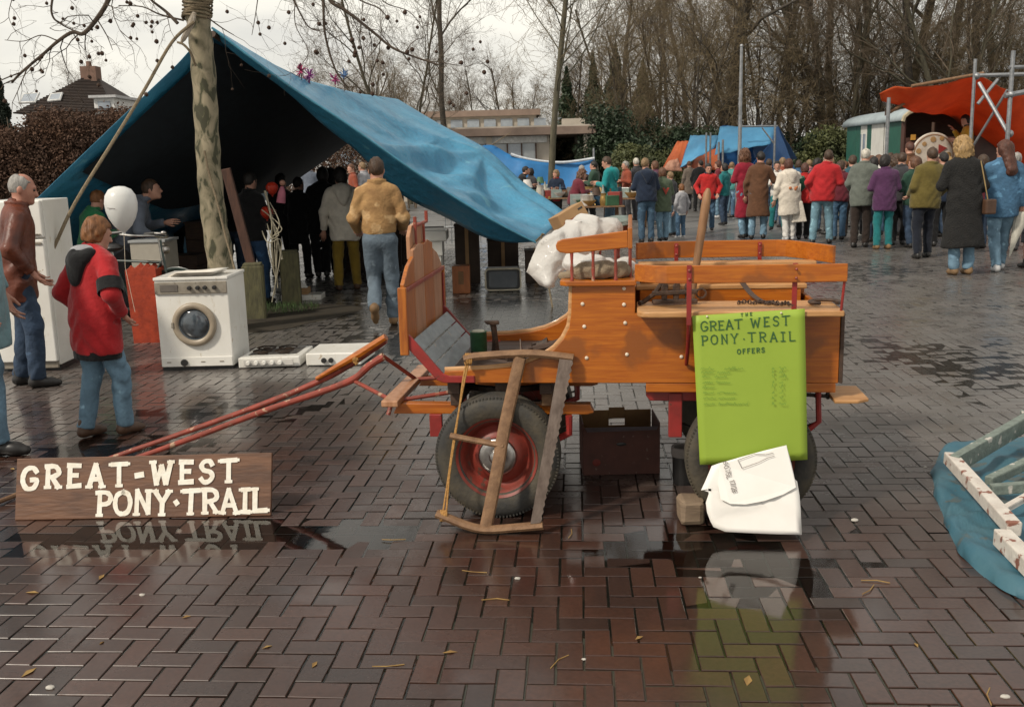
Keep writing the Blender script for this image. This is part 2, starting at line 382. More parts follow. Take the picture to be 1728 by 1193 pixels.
BV = np.array(bv); allv = np.zeros((len(far_b)*12, 3)); allf = []
for i, (x, y, hor) in enumerate(far_b):
    rz = brick_rot(hor); c, s = math.cos(rz), math.sin(rz)
    P = BV.copy()*np.array([random.uniform(.968, 1.0), random.uniform(.955, 1.0), 1]); ts = .006 + .012*min(1, max(0, (y-5.5)/5)); tx, ty = random.gauss(0, ts), random.gauss(0, ts)
    z = P[:, 2] + P[:, 0]*tx + P[:, 1]*ty + ground_h(x, y) + random.gauss(0, .0007)
    allv[i*12:(i+1)*12] = np.stack([x + c*P[:, 0] - s*P[:, 1], y + s*P[:, 0] + c*P[:, 1], z], 1)
    allf += [tuple(k+i*12 for k in q) for q in bf[:5]]
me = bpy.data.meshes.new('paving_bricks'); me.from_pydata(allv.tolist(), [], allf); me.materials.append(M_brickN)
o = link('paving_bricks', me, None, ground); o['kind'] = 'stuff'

# sand and moss that fill the joints
m_joint = mat('joint_sand', (.040, .036, .026), .8, (.022, .028, .015), scale=3, bump=.5, bscale=60, coat=.3, coord='Object')
o = mk('joint_sand', MB().sheet(lambda s, t_: (lambda y: (lambda x: Vector((x, y, ground_h(x, y)-.0062)))((s-.5)*2*(.62*y+1)))(2.1+(19.8-2.1)*t_), 70, 110), m_joint, ground, smooth=True); o['kind'] = 'stuff'
# standing rain water: level sheet, the low parts of the paving lie under it
wm, t, b, out = base_mat('rain_water'); l = t.links.new; t.nodes.remove(b)
fr = nd(t, 'ShaderNodeFresnel', IOR=1.45); gl = nd(t, 'ShaderNodeBsdfGlossy'); gl.inputs['Roughness'].default_value = .05
tr = nd(t, 'ShaderNodeBsdfTransparent'); tr.inputs[0].default_value = (.86, .85, .82, 1); ms = nd(t, 'ShaderNodeMixShader')
geo = nd(t, 'ShaderNodeNewGeometry'); n = nd(t, 'ShaderNodeTexNoise', Scale=14.0, Detail=2.0); l(geo.outputs['Position'], n.inputs['Vector'])
bp = nd(t, 'ShaderNodeBump', Strength=.05, Distance=.004); l(n.outputs['Fac'], bp.inputs['Height'])
sx = nd(t, 'ShaderNodeSeparateXYZ'); l(geo.outputs['Position'], sx.inputs[0])
mr = nd(t, 'ShaderNodeMapRange'); mr.inputs[1].default_value = 5.2; mr.inputs[2].default_value = 9.0; mr.inputs[3].default_value = .045; mr.inputs[4].default_value = .24   # wind ruffles the open square
l(sx.outputs[1], mr.inputs[0]); l(mr.outputs[0], gl.inputs['Roughness'])
l(bp.outputs[0], gl.inputs['Normal']); l(bp.outputs[0], fr.inputs['Normal'])
l(fr.outputs[0], ms.inputs[0]); l(tr.outputs[0], ms.inputs[1]); l(gl.outputs[0], ms.inputs[2]); l(ms.outputs[0], out.inputs[0])
wb = MB().add([(-3, 2.2, -.0012), (3, 2.2, -.0012), (13, 19.5, -.0012), (-13, 19.5, -.0012)], [(0, 1, 2, 3)])
o = mk('rain_water', wb, wm); tag(o, 'thin sheet of standing rain water lying in the hollows of the paving', 'water', kind='structure')
# ------------------------------------------------------------------ implicit surfaces -> quads (surface nets), used for soft and grown shapes
def cap(P, a, b, ra, rb, sq=1.0):
    """tapered capsule; sq squashes along y"""
    a = np.asarray(a, float); b = np.asarray(b, float)
    if sq != 1.0:
        k = np.array([1, 1/sq, 1]); P = P*k; a = a*k; b = b*k
    ab = b-a; t = np.clip(((P-a) @ ab)/max(ab @ ab, 1e-9), 0, 1)
    d = np.linalg.norm(P - a - t[..., None]*ab, axis=-1) - (ra + (rb-ra)*t)
    return d*(min(1, sq) if sq < 1 else 1)
def ell(P, c, r):
    q = (P - np.asarray(c))/np.asarray(r); return (np.linalg.norm(q, axis=-1) - 1)*min(r)
def smin(a, b, k):
    h = np.clip(.5+.5*(b-a)/k, 0, 1); return b*(1-h) + a*h - k*h*(1-h)
_E = [((0,0,0),(1,0,0)),((0,1,0),(1,1,0)),((0,0,1),(1,0,1)),((0,1,1),(1,1,1)),((0,0,0),(0,1,0)),((1,0,0),(1,1,0)),((0,0,1),(0,1,1)),((1,0,1),(1,1,1)),((0,0,0),(0,0,1)),((1,0,0),(1,0,1)),((0,1,0),(0,1,1)),((1,1,0),(1,1,1))]
def snet(f, lo, hi, h):
    lo = np.asarray(lo, float); n = np.maximum(np.ceil((np.asarray(hi)-lo)/h).astype(int)+1, 3)
    ax = [lo[i]+h*np.arange(n[i]) for i in range(3)]
    P = np.stack(np.meshgrid(*ax, indexing='ij'), -1); D = f(P)
    def sl_(o): return D[o[0]:n[0]-1+o[0], o[1]:n[1]-1+o[1], o[2]:n[2]-1+o[2]]
    acc = np.zeros(tuple(n-1)+(3,)); cnt = np.zeros(tuple(n-1))
    for a, b in _E:
        da, db = sl_(a), sl_(b); m = (da < 0) != (db < 0); den = np.where(m, da-db, 1); t = np.where(m, da/den, 0)
        for k in range(3): acc[..., k] += np.where(m, a[k] + t*(b[k]-a[k]), 0)
        cnt += m
    on = cnt > 0; idx = -np.ones(cnt.shape, int); idx[on] = np.arange(on.sum())
    ijk = np.argwhere(on); V = lo + h*(ijk + acc[on]/cnt[on][:, None])
    F = []
    for k in range(3):
        u, v = (k+1) % 3, (k+2) % 3
        s0 = [slice(None)]*3; s1 = [slice(None)]*3; s0[k] = slice(0, n[k]-1); s1[k] = slice(1, n[k])
        neg = D < 0; a, b = neg[tuple(s0)], neg[tuple(s1)]; cr_ = np.argwhere(a != b)
        if not len(cr_): continue
        ok = (cr_[:, u] > 0) & (cr_[:, v] > 0) & (cr_[:, u] < n[u]-1) & (cr_[:, v] < n[v]-1); cr_ = cr_[ok]
        def q(du, dv):
            c_ = cr_.copy(); c_[:, u] -= du; c_[:, v] -= dv; return idx[c_[:, 0], c_[:, 1], c_[:, 2]]
        Q = np.stack([q(1, 1), q(0, 1), q(0, 0), q(1, 0)], 1); fl = a[tuple(cr_.T)]
        Q[~fl] = Q[~fl][:, ::-1]; F.append(Q)
    F = np.concatenate(F) if F else np.zeros((0, 4), int)
    return V, F[(F >= 0).all(1)]
def quick_mesh(name, V, F, material=None):
    me = bpy.data.meshes.new(name); nv, nf = len(V), len(F)
    me.vertices.add(nv); me.vertices.foreach_set('co', np.asarray(V, np.float32).ravel())
    F = np.asarray(F); k = F.shape[1]
    me.loops.add(nf*k); me.loops.foreach_set('vertex_index', F.astype(np.int32).ravel())
    me.polygons.add(nf); me.polygons.foreach_set('loop_start', np.arange(0, nf*k, k, dtype=np.int32)); me.polygons.foreach_set('loop_total', np.full(nf, k, np.int32))
    me.polygons.foreach_set('use_smooth', np.ones(nf, bool)); me.update(calc_edges=True)
    if material: me.materials.append(material)
    return me
def mesh_sdf(name, f, lo, hi, h, material, parent=None):
    V, F = snet(f, lo, hi, h)
    if parent is not None:
        mw = Matrix.Identity(4); q = parent
        while q is not None: mw = q.matrix_basis @ mw; q = q.parent
        A = np.array(mw.inverted()); V = V @ A[:3, :3].T + A[:3, 3]
    return link(name, quick_mesh(name, V, F, material), None, parent)
# ------------------------------------------------------------------ the pony cart
CY = math.radians(-7.0); CO = Vector((-.09, 4.66, 0))
cart = thing('pony_cart', 'varnished orange wooden pony cart with red ironwork and rubber tyred wheels', 'cart', CO); cart.rotation_euler.z = CY
_cu = np.array([math.cos(CY), math.sin(CY), 0]); _cv = np.array([-math.sin(CY), math.cos(CY), 0])
def CP(px, py, v=0.0):                 # local (u, z) of a surveyed point lying at lateral offset v
    d = _dir(px, py); o = np.array([0, 0, EYE]) - np.array(CO)
    t = (v - o @ _cv)/(d @ _cv); p = o + d*t
    return float(p @ _cu), float(p[2])
def cart_world(u, v, z): return Vector(np.array(CO) + _cu*u + _cv*v + np.array([0, 0, z]))
def cmk(name, mb, m, parent=None, **k): return mk(name, mb, m, parent or cart, local=True, **k)
CW = 1.0                               # body width
zb = .652                              # underside of the body
uR = CP(1418, 560)[0]; uS0 = CP(966, 520)[0]; uS1 = CP(1072, 500)[0]
zseat = CP(1010, 482)[1]; zbench = CP(1300, 533, -.1)[1]
side = [CP(752, 648), CP(744, 640)]
side = [(CP(748, 640)[0], zb), (uR, zb), (uR, zbench), (uS1, zbench), (uS1, zseat), (uS0, zseat)]
side += [CP(x, y) for x, y in ((964, 530), (961, 552), (951, 572), (936, 589), (915, 603), (890, 613), (860, 620), (820, 624), (772, 626), (750, 627))]
for nm, v0, v1 in (('side_panel', 0, .024), ('side_panel', CW-.024, CW)):
    p = cmk(nm, MB().prism(side, 'xz', v0, v1), m_varn, bevel=.003)
    if v0 == 0:
        for px, py in ((986, 551), (1055, 545), (990, 604), (1058, 598), (983, 513), (1053, 487), (1053, 514), (1150, 602)):
            u, z = CP(px, py); cmk('bolt', MB().sphere((u, -.002, z), .009, 10, 6, (1, .5, 1)), m_bolt, p, smooth=True)
    # capping strip along the swept edge
    cv = [(a, b) for a, b in side[5:]]; mb = MB()
    up = [Vector((a, (v0+v1)/2, b+.004)) for a, b in cv]
    mb.tube(up, .016, 6, flat=.4); cmk('edge_strip', mb, m_pale, p, smooth=True)
for i in range(7):                     # floor
    v0 = .03 + i*(CW-.06)/7; v1 = v0 + (CW-.06)/7 - .004
    cmk('floor_plank', MB().bb(side[0][0]+.01, uR-.02, v0, v1, zb+.008, zb+.03), m_dkw, bevel=.002)
cmk('tail_board', MB().bb(uR-.02, uR+.004, .0241, CW-.0241, zb+.001, zbench-.04), m_varn, bevel=.003)
cmk('sill', MB().bb(CP(1090, 645)[0], uR-.01, .004, .05, zb-.045, zb-.001), m_varn, bevel=.004)
cmk('sill', MB().bb(CP(1090, 645)[0], uR-.01, CW-.05, CW-.004, zb-.045, zb-.001), m_varn, bevel=.004)
cmk('seat_front', MB().bb(uS0+.002, uS0+.024, .0245, CW-.0245, zb+.04, zseat-.001), m_varn2, bevel=.003)
cmk('seat_back_panel', MB().bb(uS1-.024, uS1-.002, .0245, CW-.0245, zb+.04, zseat-.001), m_varn2, bevel=.003)
cmk('corner_strip', MB().bb(uR+.0005, uR+.018, -.006, .03, zb+.002, zbench-.002), m_dkw, bevel=.003)
# driver's seat
u0 = CP(944, 476, -.03)[0]; u1 = CP(1074, 470, -.03)[0]
seat = cmk('driver_seat', MB().prism([(u0+.03, -.03), (u1, -.03), (u1, CW+.03), (u0+.03, CW+.03), (u0, CW), (u0, 0)], 'xy', zseat+.001, zseat+.025), m_varn, bevel=.004)
arm = [CP(x, y, -.02) for x, y in ((938, 414), (941, 407), (949, 404), (1059, 389), (1060, 418), (958, 428), (945, 426), (939, 421))]
for v0 in (-.03, CW+.008):
    cmk('armrest', MB().prism(arm, 'xz', v0, v0+.022), m_varn, bevel=.004)
ua0, za0 = arm[0]; ub, ztop = arm[3]; zbot = arm[4][1]
cmk('backrest', MB().bb(ub+.001, ub+.022, -.03, CW+.03, zbot-.005, ztop+.012), m_varn2, bevel=.004)
for k, v in enumerate((-.019, CW+.019)):
    for px in (965, 1001, 1039):
        ua = CP(px, 450, -.02)[0]; zt = np.interp(ua, [arm[6][0], arm[4][0]], [arm[6][1], arm[4][1]])
        prof = [(0, 0), (.008, 0), (.009, .012), (.006, .02), (.0085, .05), (.006, .09), (.0085, zt-zseat-.033), (.0085, zt-zseat-.024), (0, zt-zseat-.024)]
        cmk('spindle', MB().lathe(prof, 10, (ua, v, zseat+.024)), m_redd, smooth=True)
for v in np.linspace(.12, CW-.12, 5):
    cmk('spindle', MB().tube([(ub+.011, v, zseat+.02), (ub+.011, v, zbot)], .008, 8), m_redd, smooth=True)
# side benches of the passenger part
bu0, bu1 = CP(1075, 522, -.14)[0], CP(1425, 522, -.14)[0]
def bench(sgn):
    pts = []
    for k in range(7):
        a = math.pi*(1 - k/12.0); pts.append((bu0+.07+.07*math.cos(a), -.09-.06*math.sin(a)))
    pts += [(bu1, -.15), (bu1, .19), (bu0, .19)]
    if sgn < 0: pts = [(a, CW-b) for a, b in pts]
    return cmk('bench_board', MB().prism(pts, 'xy', zbench+.001, zbench+.028), m_pale, bevel=.006)
bench(1); bench(-1)
cmk('bench_front', MB().bb(bu0+.02, bu1-.03, .165, .185, zb+.03, zbench), m_varn, bevel=.003)
cmk('bench_front', MB().bb(bu0+.02, bu1-.03, CW-.185, CW-.165, zb+.03, zbench), m_varn, bevel=.003)
cmk('inner_board', MB().bb(CP(1080, 480, .9)[0], CP(1372, 480, .9)[0], CW-.10, CW-.08, zbench+.029, zbench+.12), m_varn, bevel=.004)
cmk('inner_cap', MB().bb(CP(1080, 480, .9)[0]-.01, CP(1376, 480, .9)[0], CW-.12, CW-.02, zbench+.121, zbench+.14), m_pale, bevel=.004)
cmk('red_end_block', MB().bb(CP(1356, 480, .9)[0], CP(1372, 480, .9)[0], CW-.16, CW-.121, zbench+.029, zbench+.11), m_red, bevel=.004)
# bent rails
zr0, zr1 = CP(1250, 477, -.16)[1], CP(1250, 447, -.16)[1]
def rail(path, zlo, zhi, name='side_rail'):
    mb = MB(); n = len(path); th = .009; V = []
    for i, (u, v, dz) in enumerate(path):
        a = Vector(path[max(i-1, 0)][:2]); b = Vector(path[min(i+1, n-1)][:2]); d = (b-a).normalized(); nn = Vector((-d.y, d.x))
        for s in (-th, th): V += [(u+nn.x*s, v+nn.y*s, zlo+dz), (u+nn.x*s, v+nn.y*s, zhi+dz)]
    F = []
    for i in range(n-1):
        o = i*4; q = o+4
        F += [(o, q, q+1, o+1), (o+2, o+3, q+3, q+2), (o+1, q+1, q+3, o+3), (o, o+2, q+2, q)]
    F += [(0, 1, 3, 2), ((n-1)*4, (n-1)*4+2, (n-1)*4+3, (n-1)*4+1)]
    mb.add(V, F); return cmk(name, mb, m_varn, bevel=.0025)
ru0 = CP(1073, 450, -.10)[0]; ru1 = CP(1431, 445, -.17)[0]
pth = []
for i in range(21):
    t = i/20; u = ru0 + (ru1-ru0)*t; v = -.165 + .10*max(0, 1-t/.18)**2; pth.append((u, v, .0))
rail(pth, zr0, zr1)
fu0, fz0 = CP(1074, 440, CW+.08); fu1 = CP(1391, 430, CW+.10)[0]
zf0, zf1 = CP(1230, 434, CW+.12)[1], CP(1230, 406, CW+.12)[1]
pth = []
for i in range(21):
    t = i/20; u = fu0 + (fu1-fu0)*t; v = CW+.12 - .08*max(0, 1-t/.15)**2 - .30*max(0, (t-.72)/.28)**2
    pth.append((u, v, -.012*max(0, (t-.8)/.2)))
rail(pth, zf0, zf1)
# posts and braces of the rails
for px in (1163, 1343):
    u = CP(px, 480, -.18)[0]
    mb = MB().bar((u, -.182 if px < 1300 else -.155, zr1+.004), (u, -.182 if px < 1300 else -.148, zbench-.03 if px < 1300 else zbench+.02), .022, .008, (0, 1, 0))
    po = cmk('rail_post', mb, m_red, bevel=.002)
    for z in (zr1-.02, zr0+.02): cmk('bolt', MB().sphere((u, -.187, z), .007, 8, 5), m_redd, po, smooth=True)
    if px < 1300: cmk('rail_brace', MB().tube([(u, -.182, zbench-.02), (u, -.1, zbench-.16), (u, -.012, zbench-.24)], .009, 8), m_red, smooth=True)
ue, ze = CP(1427, 470, -.17)
cmk('rail_rod', MB().tube([(ue, -.165, zr0+.04), (ue-.008, -.14, zbench+.02)], .006, 8), m_red, smooth=True)
for px in (1141, 1281):
    u = CP(px, 440, CW+.12)[0]
    po = cmk('rail_post', MB().bar((u, CW+.10, zf1-.01), (u, CW+.10, zbench), .022, .008, (0, 1, 0)), m_red, bevel=.002)
    for z in (zf1-.025, zf0+.02): cmk('bolt', MB().sphere((u, CW+.098, z), .008, 8, 5), m_redd, po, smooth=True)
# foot board and dash
near = [CP(690, 578, .0), CP(748, 640, .0)]
(fa, za), (fb, zb2) = near
ax = Vector((fb-fa, 0, zb2-za)); ln = ax.length; ax.normalize(); nrm = Vector((-ax.z, 0, ax.x))
if nrm.z < 0: nrm = -nrm
FBW = .62                               # the foot board narrows towards the far side
for k in range(3):
    s0 = ln*(k/3)+.004; s1 = ln*((k+1)/3)-.003
    q = [Vector((fa, 0, za))+ax*s0, Vector((fa, 0, za))+ax*s1]
    V = [q[0]+Vector((0, .02, 0)), q[1]+Vector((0, .02, 0)), q[1]+Vector((0, CW-.06, 0)), q[0]+Vector((0, CW-.06, 0))]
    V = V + [p+nrm*.016 for p in V]
    cmk('foot_board', MB().add(V, [(3, 2, 1, 0), (4, 5, 6, 7), (0, 1, 5, 4), (1, 2, 6, 5), (2, 3, 7, 6), (3, 0, 4, 7)]), m_greyw, bevel=.002)
for v in (.004, CW-.05):
    st = [Vector((fa-.006, v, za+.03)), Vector((fa, v, za)), Vector((fb-.015, v, zb2+.004)), Vector((fb+.02, v, zb+.012)), CP(800, 640)[0]]
    mb = MB(); w_ = .03
    pts = [(fa-.012, za+.05), (fa+.012, za+.03), (fb, zb2+.03), (fb+.03, zb+.036), (CP(802, 640)[0], zb+.036), (CP(802, 640)[0], zb+.002), (fb+.005, zb+.002), (fb-.03, zb2-.004), (fa-.012, za-.02)]
    cmk('foot_iron', MB().prism(pts, 'xz', v-.012, v+.006), m_red, bevel=.003)
du = fa-.01                              # dash board, upright
zl0, zl1 = za-.03, CP(681, 487)[1]
zm = CP(700, 425, .15)[1]; zt = CP(695, 378, .3)[1]
edges = [.0, .25, .5, .75, 1.0]
nb = 4
for k in range(nb):                       # four upright boards
    v0, v1 = .0+k*(CW-.04)/nb, .0+(k+1)*(CW-.04)/nb-.004
    h0 = zl1 + (.12 if k == 1 else .10 if k == 2 else 0); 
    sh = {0: (zl1+.02, zm-.03), 1: (zm, zm+.01), 2: (zm+.01, zm), 3: (zm-.03, zl1+.02)}[k]
    cmk('dash_board', MB().prism([(v0, zl0), (v1, zl0), (v1, sh[1]), ((v0+v1)/2, (sh[0]+sh[1])/2+.02), (v0, sh[0])], 'yz', du-.02, du), m_palev if k % 2 else m_varn2, bevel=.003)
cmk('dash_top_board', MB().prism([(.26, zm-.05), (.62, zm-.05), (.62, zt-.06), (.56, zt-.01), (.44, zt), (.32, zt-.01), (.26, zt-.06)], 'yz', du-.041, du-.021), m_palev, bevel=.004)
cmk('dash_post', MB().bb(du-.03, du+.012, -.022, -.001, zl0-.03, zl1+.005), m_varn2, bevel=.003)
cmk('dash_post', MB().bb(du-.03, du+.012, CW-.038, CW-.015, zl0-.03, zl1+.005), m_varn2, bevel=.003)
cmk('dash_rail', MB().bar((du+.006, -.005, zl1-.01), (du+.006, CW-.04, zl1-.005), .012, .022), m_redd, bevel=.003)
cmk('dash_strap', MB().bar((du+.006, .004, zl1-.03), (du+.006, .004, zl0), .02, .008, (1, 0, 0)), m_red, bevel=.002)
cmk('dash_strap', MB().bar((du+.006, CW-.05, zl1-.03), (du+.006, CW-.05, zl0), .02, .008, (1, 0, 0)), m_red, bevel=.002)
yy0, yy1 = .30, .58
cmk('rein_rail', MB().tube([(du, yy0, zt+.035), (du, yy0, zt-.01), (du, yy1, zt-.005), (du, yy1, zt+.05)], .009, 8), m_redd, smooth=True)
for v in (yy0+.04, yy1-.04): cmk('rein_rail_stay', MB().tube([(du-.008, v, zt-.005), (du-.008, v, zt-.16)], .007, 6), m_redd, smooth=True)
# under-carriage
zbeam = CP(690, 690, .12)[1]
cmk('chassis_beam', MB().prism([(CP(660, 690, .1)[0], zbeam-.03), (CP(668, 690, .1)[0], zbeam+.022), (CP(995, 690, .1)[0], zbeam+.022), (CP(1002, 690, .1)[0], zbeam-.02), (CP(990, 690, .1)[0], zbeam-.03)], 'xz', .14, .20), m_varn, bevel=.004)
cmk('chassis_beam', MB().prism([(CP(660, 690, .1)[0], zbeam-.03), (CP(668, 690, .1)[0], zbeam+.022), (CP(995, 690, .1)[0], zbeam+.022), (CP(1002, 690, .1)[0], zbeam-.02), (CP(990, 690, .1)[0], zbeam-.03)], 'xz', .76, .82), m_varn, bevel=.004)
uc = CP(690, 680, .3)[0]
cmk('splinter_bar', MB().bb(uc-.085, uc, .06, CW-.06, zbeam+.0225, zbeam+.055), m_palev, bevel=.006)
for px in (768, 848, 922):
    u = CP(px, 660, .1)[0]
    cmk('cross_block', MB().bb(u-.03, u+.03, .06, CW-.06, zbeam+.09, zb-.003), m_dkw, bevel=.003)
    cmk('spacer_block', MB().bb(u-.025, u+.025, .10, CW-.10, zbeam+.0225, zbeam+.089), m_dkw if px != 922 else m_oldw, bevel=.003)
cmk('turntable', MB().lathe([(.25, -.012), (.29, -.012), (.29, .012), (.25, .012)], 40, (CP(840, 660)[0], .5, zbeam+.075), close=True), m_iron)
for v in (.12, CW-.14):
    u = CP(735, 720, .1)[0]; cmk('spring_hanger', MB().bb(u-.032, u+.032, v-.012, v+.012, zbeam-.14, zbeam-.025), m_red, bevel=.004)
    u = CP(960, 720, .1)[0]; cmk('spring_hanger', MB().tube([(u, v, zbeam-.03), (u, v, zbeam-.12), (u-.10, v, zbeam-.17)], .018, 8), m_red, smooth=True)
def spring(uc_, v, z, half):
    mb = MB()
    for k in range(3):
        h = half*(1-.25*k); pts = [(uc_+h*s, v, z - .07*(1-(s*h/half)**2) - .012*k) for s in np.linspace(-1, 1, 11)]
        mb.tube(pts, .016, 4, flat=.35)
    cmk('leaf_spring', mb, m_iron)
WU0, WU1 = CP(838, 783, -.09)[0], CP(1268, 768, -.09)[0]; WR = .302
for v in (.13, CW-.13): spring(WU0, v, zbeam-.08, .33); spring(WU1, v, zbeam-.06, .33)
for u in (WU0, WU1):
    cmk('axle', MB().bar((u, .0, WR), (u, CW, WR), .045, .045), m_iron, bevel=.004)
u0, u1 = CP(1090, 655, .05)[0], CP(1172, 655, .05)[0]
for v in (.06, CW-.10):
    cmk('rear_bracket', MB().prism([(u0, zb-.046), (u1+.5, zb-.046), (u1+.5, zb-.1), (u0+.02, zb-.1), (u0, zb-.075)], 'xz', v, v+.03), m_red, bevel=.004)
    um = CP(1139, 690, .05)[0]
    cmk('rear_hanger', MB().bb(um-.03, um+.034, v-.012, v+.042, .375, zb-.06), m_red, bevel=.004)
    cmk('spring_shackle', MB().tube([(CP(1382, 660, .05)[0], v+.01, zb-.05), (CP(1385, 660, .05)[0], v+.01, zb-.2), (CP(1366, 725, .05)[0], v+.01, zb-.24)], .014, 8), m_red, smooth=True)
uq = CP(1430, 665, .1)[0]
cmk('step_plate', MB().prism([(uq-.085, -.04), (uq+.02, -.04), (uq+.075, .0), (uq+.075, .26), (uq-.085, .26)], 'xy', CP(1430, 683, -.02)[1]+.01, CP(1430, 683, -.02)[1]+.026), m_pale, bevel=.004)
cmk('step_iron', MB().bar((uq-.09, .10, zb-.06), (uq-.09, .10, CP(1430, 683, -.02)[1]), .03, .012, (1, 0, 0)), m_iron)
cmk('step_iron', MB().bar((uq-.3, .10, zb-.07), (uq+.05, .10, CP(1430, 683, -.02)[1]+.002), .03, .012), m_iron)
# wheels
m_rim = mat('rim_red', (.25, .035, .022), .5, (.14, .028, .018), scale=9, bump=.15, speck=((.10, .05, .035), 24, .6))
tread = [(.188, .060), (.20, .070), (.24, .080), (.270, .078), (.287, .068), (.297, .058), (.302, .048), (.3015, .03), (.296, .028), (.296, .022), (.302, .02), (.302, .004), (.296, .003), (.296, -.003)]
tprof = tread + [(r, -h) for r, h in reversed(tread[:-1])] + [(.18, -.056), (.18, .056)]
def wheel(u, v, out):
    w_ = cmk('wheel', MB().lathe([(.03, -.05), (.05, -.05), (.05, .05), (.03, .05)], 20, (u, v, WR), 'y', close=True), m_iron)
    mb = MB().lathe(tprof, 64, (u, v, WR), 'y', close=True)
    for k in range(110):                   # shoulder lugs
        a = 2*math.pi*k/110
        for s in (-1, 1):
            c, sn = math.cos(a), math.sin(a)
            mb.box((u+.2935*c, v+s*.060, WR+.2935*sn), (.010, .016, .008), Matrix.Rotation(-a, 3, 'Y'))
    cmk('tyre', mb, m_tyre, w_, smooth=True, sharp=40)
    o = out
    rim = [(.186, .062*o), (.198, .072*o), (.196, .064*o), (.182, .05*o), (.168, .034*o), (.160, .005*o), (.145, -.006*o), (.125, .008*o), (.105, .03*o), (.085, .034*o), (.05, .034*o), (.0, .034*o)]
    rm = cmk('rim', MB().lathe(rim, 56, (u, v, WR), 'y'), m_rim, w_, smooth=True, sharp=50)
    hub = [(.0, .066*o), (.028, .065*o), (.036, .058*o), (.040, .052*o), (.066, .052*o), (.086, .047*o), (.093, .038*o), (.093, .030*o)]
    cmk('hub_cap', MB().lathe(hub, 40, (u, v, WR), 'y'), m_chrome, w_, smooth=True, sharp=50)
    return w_
for u in (WU0, WU1):
    wheel(u, -.015, -1); wheel(u, CW-.02, 1)
# shafts resting with their tips on the ground
def wl(px, py, Y): p = W(px, py, Y); return p
for (pts, nm) in (([(650, 574, 5.46), (610, 602, 5.5), (560, 633, 5.55), (470, 672, 5.62), (350, 716, 5.72), (235, 756, 5.78), (165, 780, 5.80)], 'shaft'),
                  ([(648, 601, 5.15), (622, 618, 5.16), (596, 640, 5.18), (540, 662, 5.25), (450, 692, 5.36), (330, 737, 5.47), (215, 778, 5.55), (175, 792, 5.56)], 'shaft')):
    ps = smooth_curve([W(*q) for q in pts], 5); n = len(ps)
    r = [.021 + .004*math.sin(i*1.3)*.2 - .007*(i/n) for i in range(n)]
    sh = mk(nm, MB().tube(ps, r, 10), m_redd, cart, smooth=True)
a = [W(652, 573, 5.455), W(610, 600, 5.495), W(535, 643, 5.56)]
mk('shaft_splint', MB().tube([p+Vector((0, -.012, .016)) for p in a], [.02, .024, .012], 8), m_varn, cart, smooth=True)
mk('twine_lashing', MB().tube([W(600+4*math.cos(k*1.1), 606+4*math.sin(k*1.1)+k*.4, 5.46) for k in range(14)], .006, 5), m_ropeo, cart, smooth=True)
for pp in (((598, 643, 5.18), (662, 676, 4.92)), ((645, 600, 5.15), (702, 640, 5.3)), ((662, 677, 4.92), (760, 662, 4.95)), ((700, 640, 5.3), (752, 637, 5.3)), ((662, 676, 4.92), (655, 700, 4.9)), ((668, 671, 4.93), (700, 640, 5.3))):
    mk('draw_rod', MB().tube([W(*pp[0]), W(*pp[1])], .011 if pp[0][0] != 668 else .006, 8), m_redd if pp[0][0] != 668 else m_iron, cart, smooth=True)
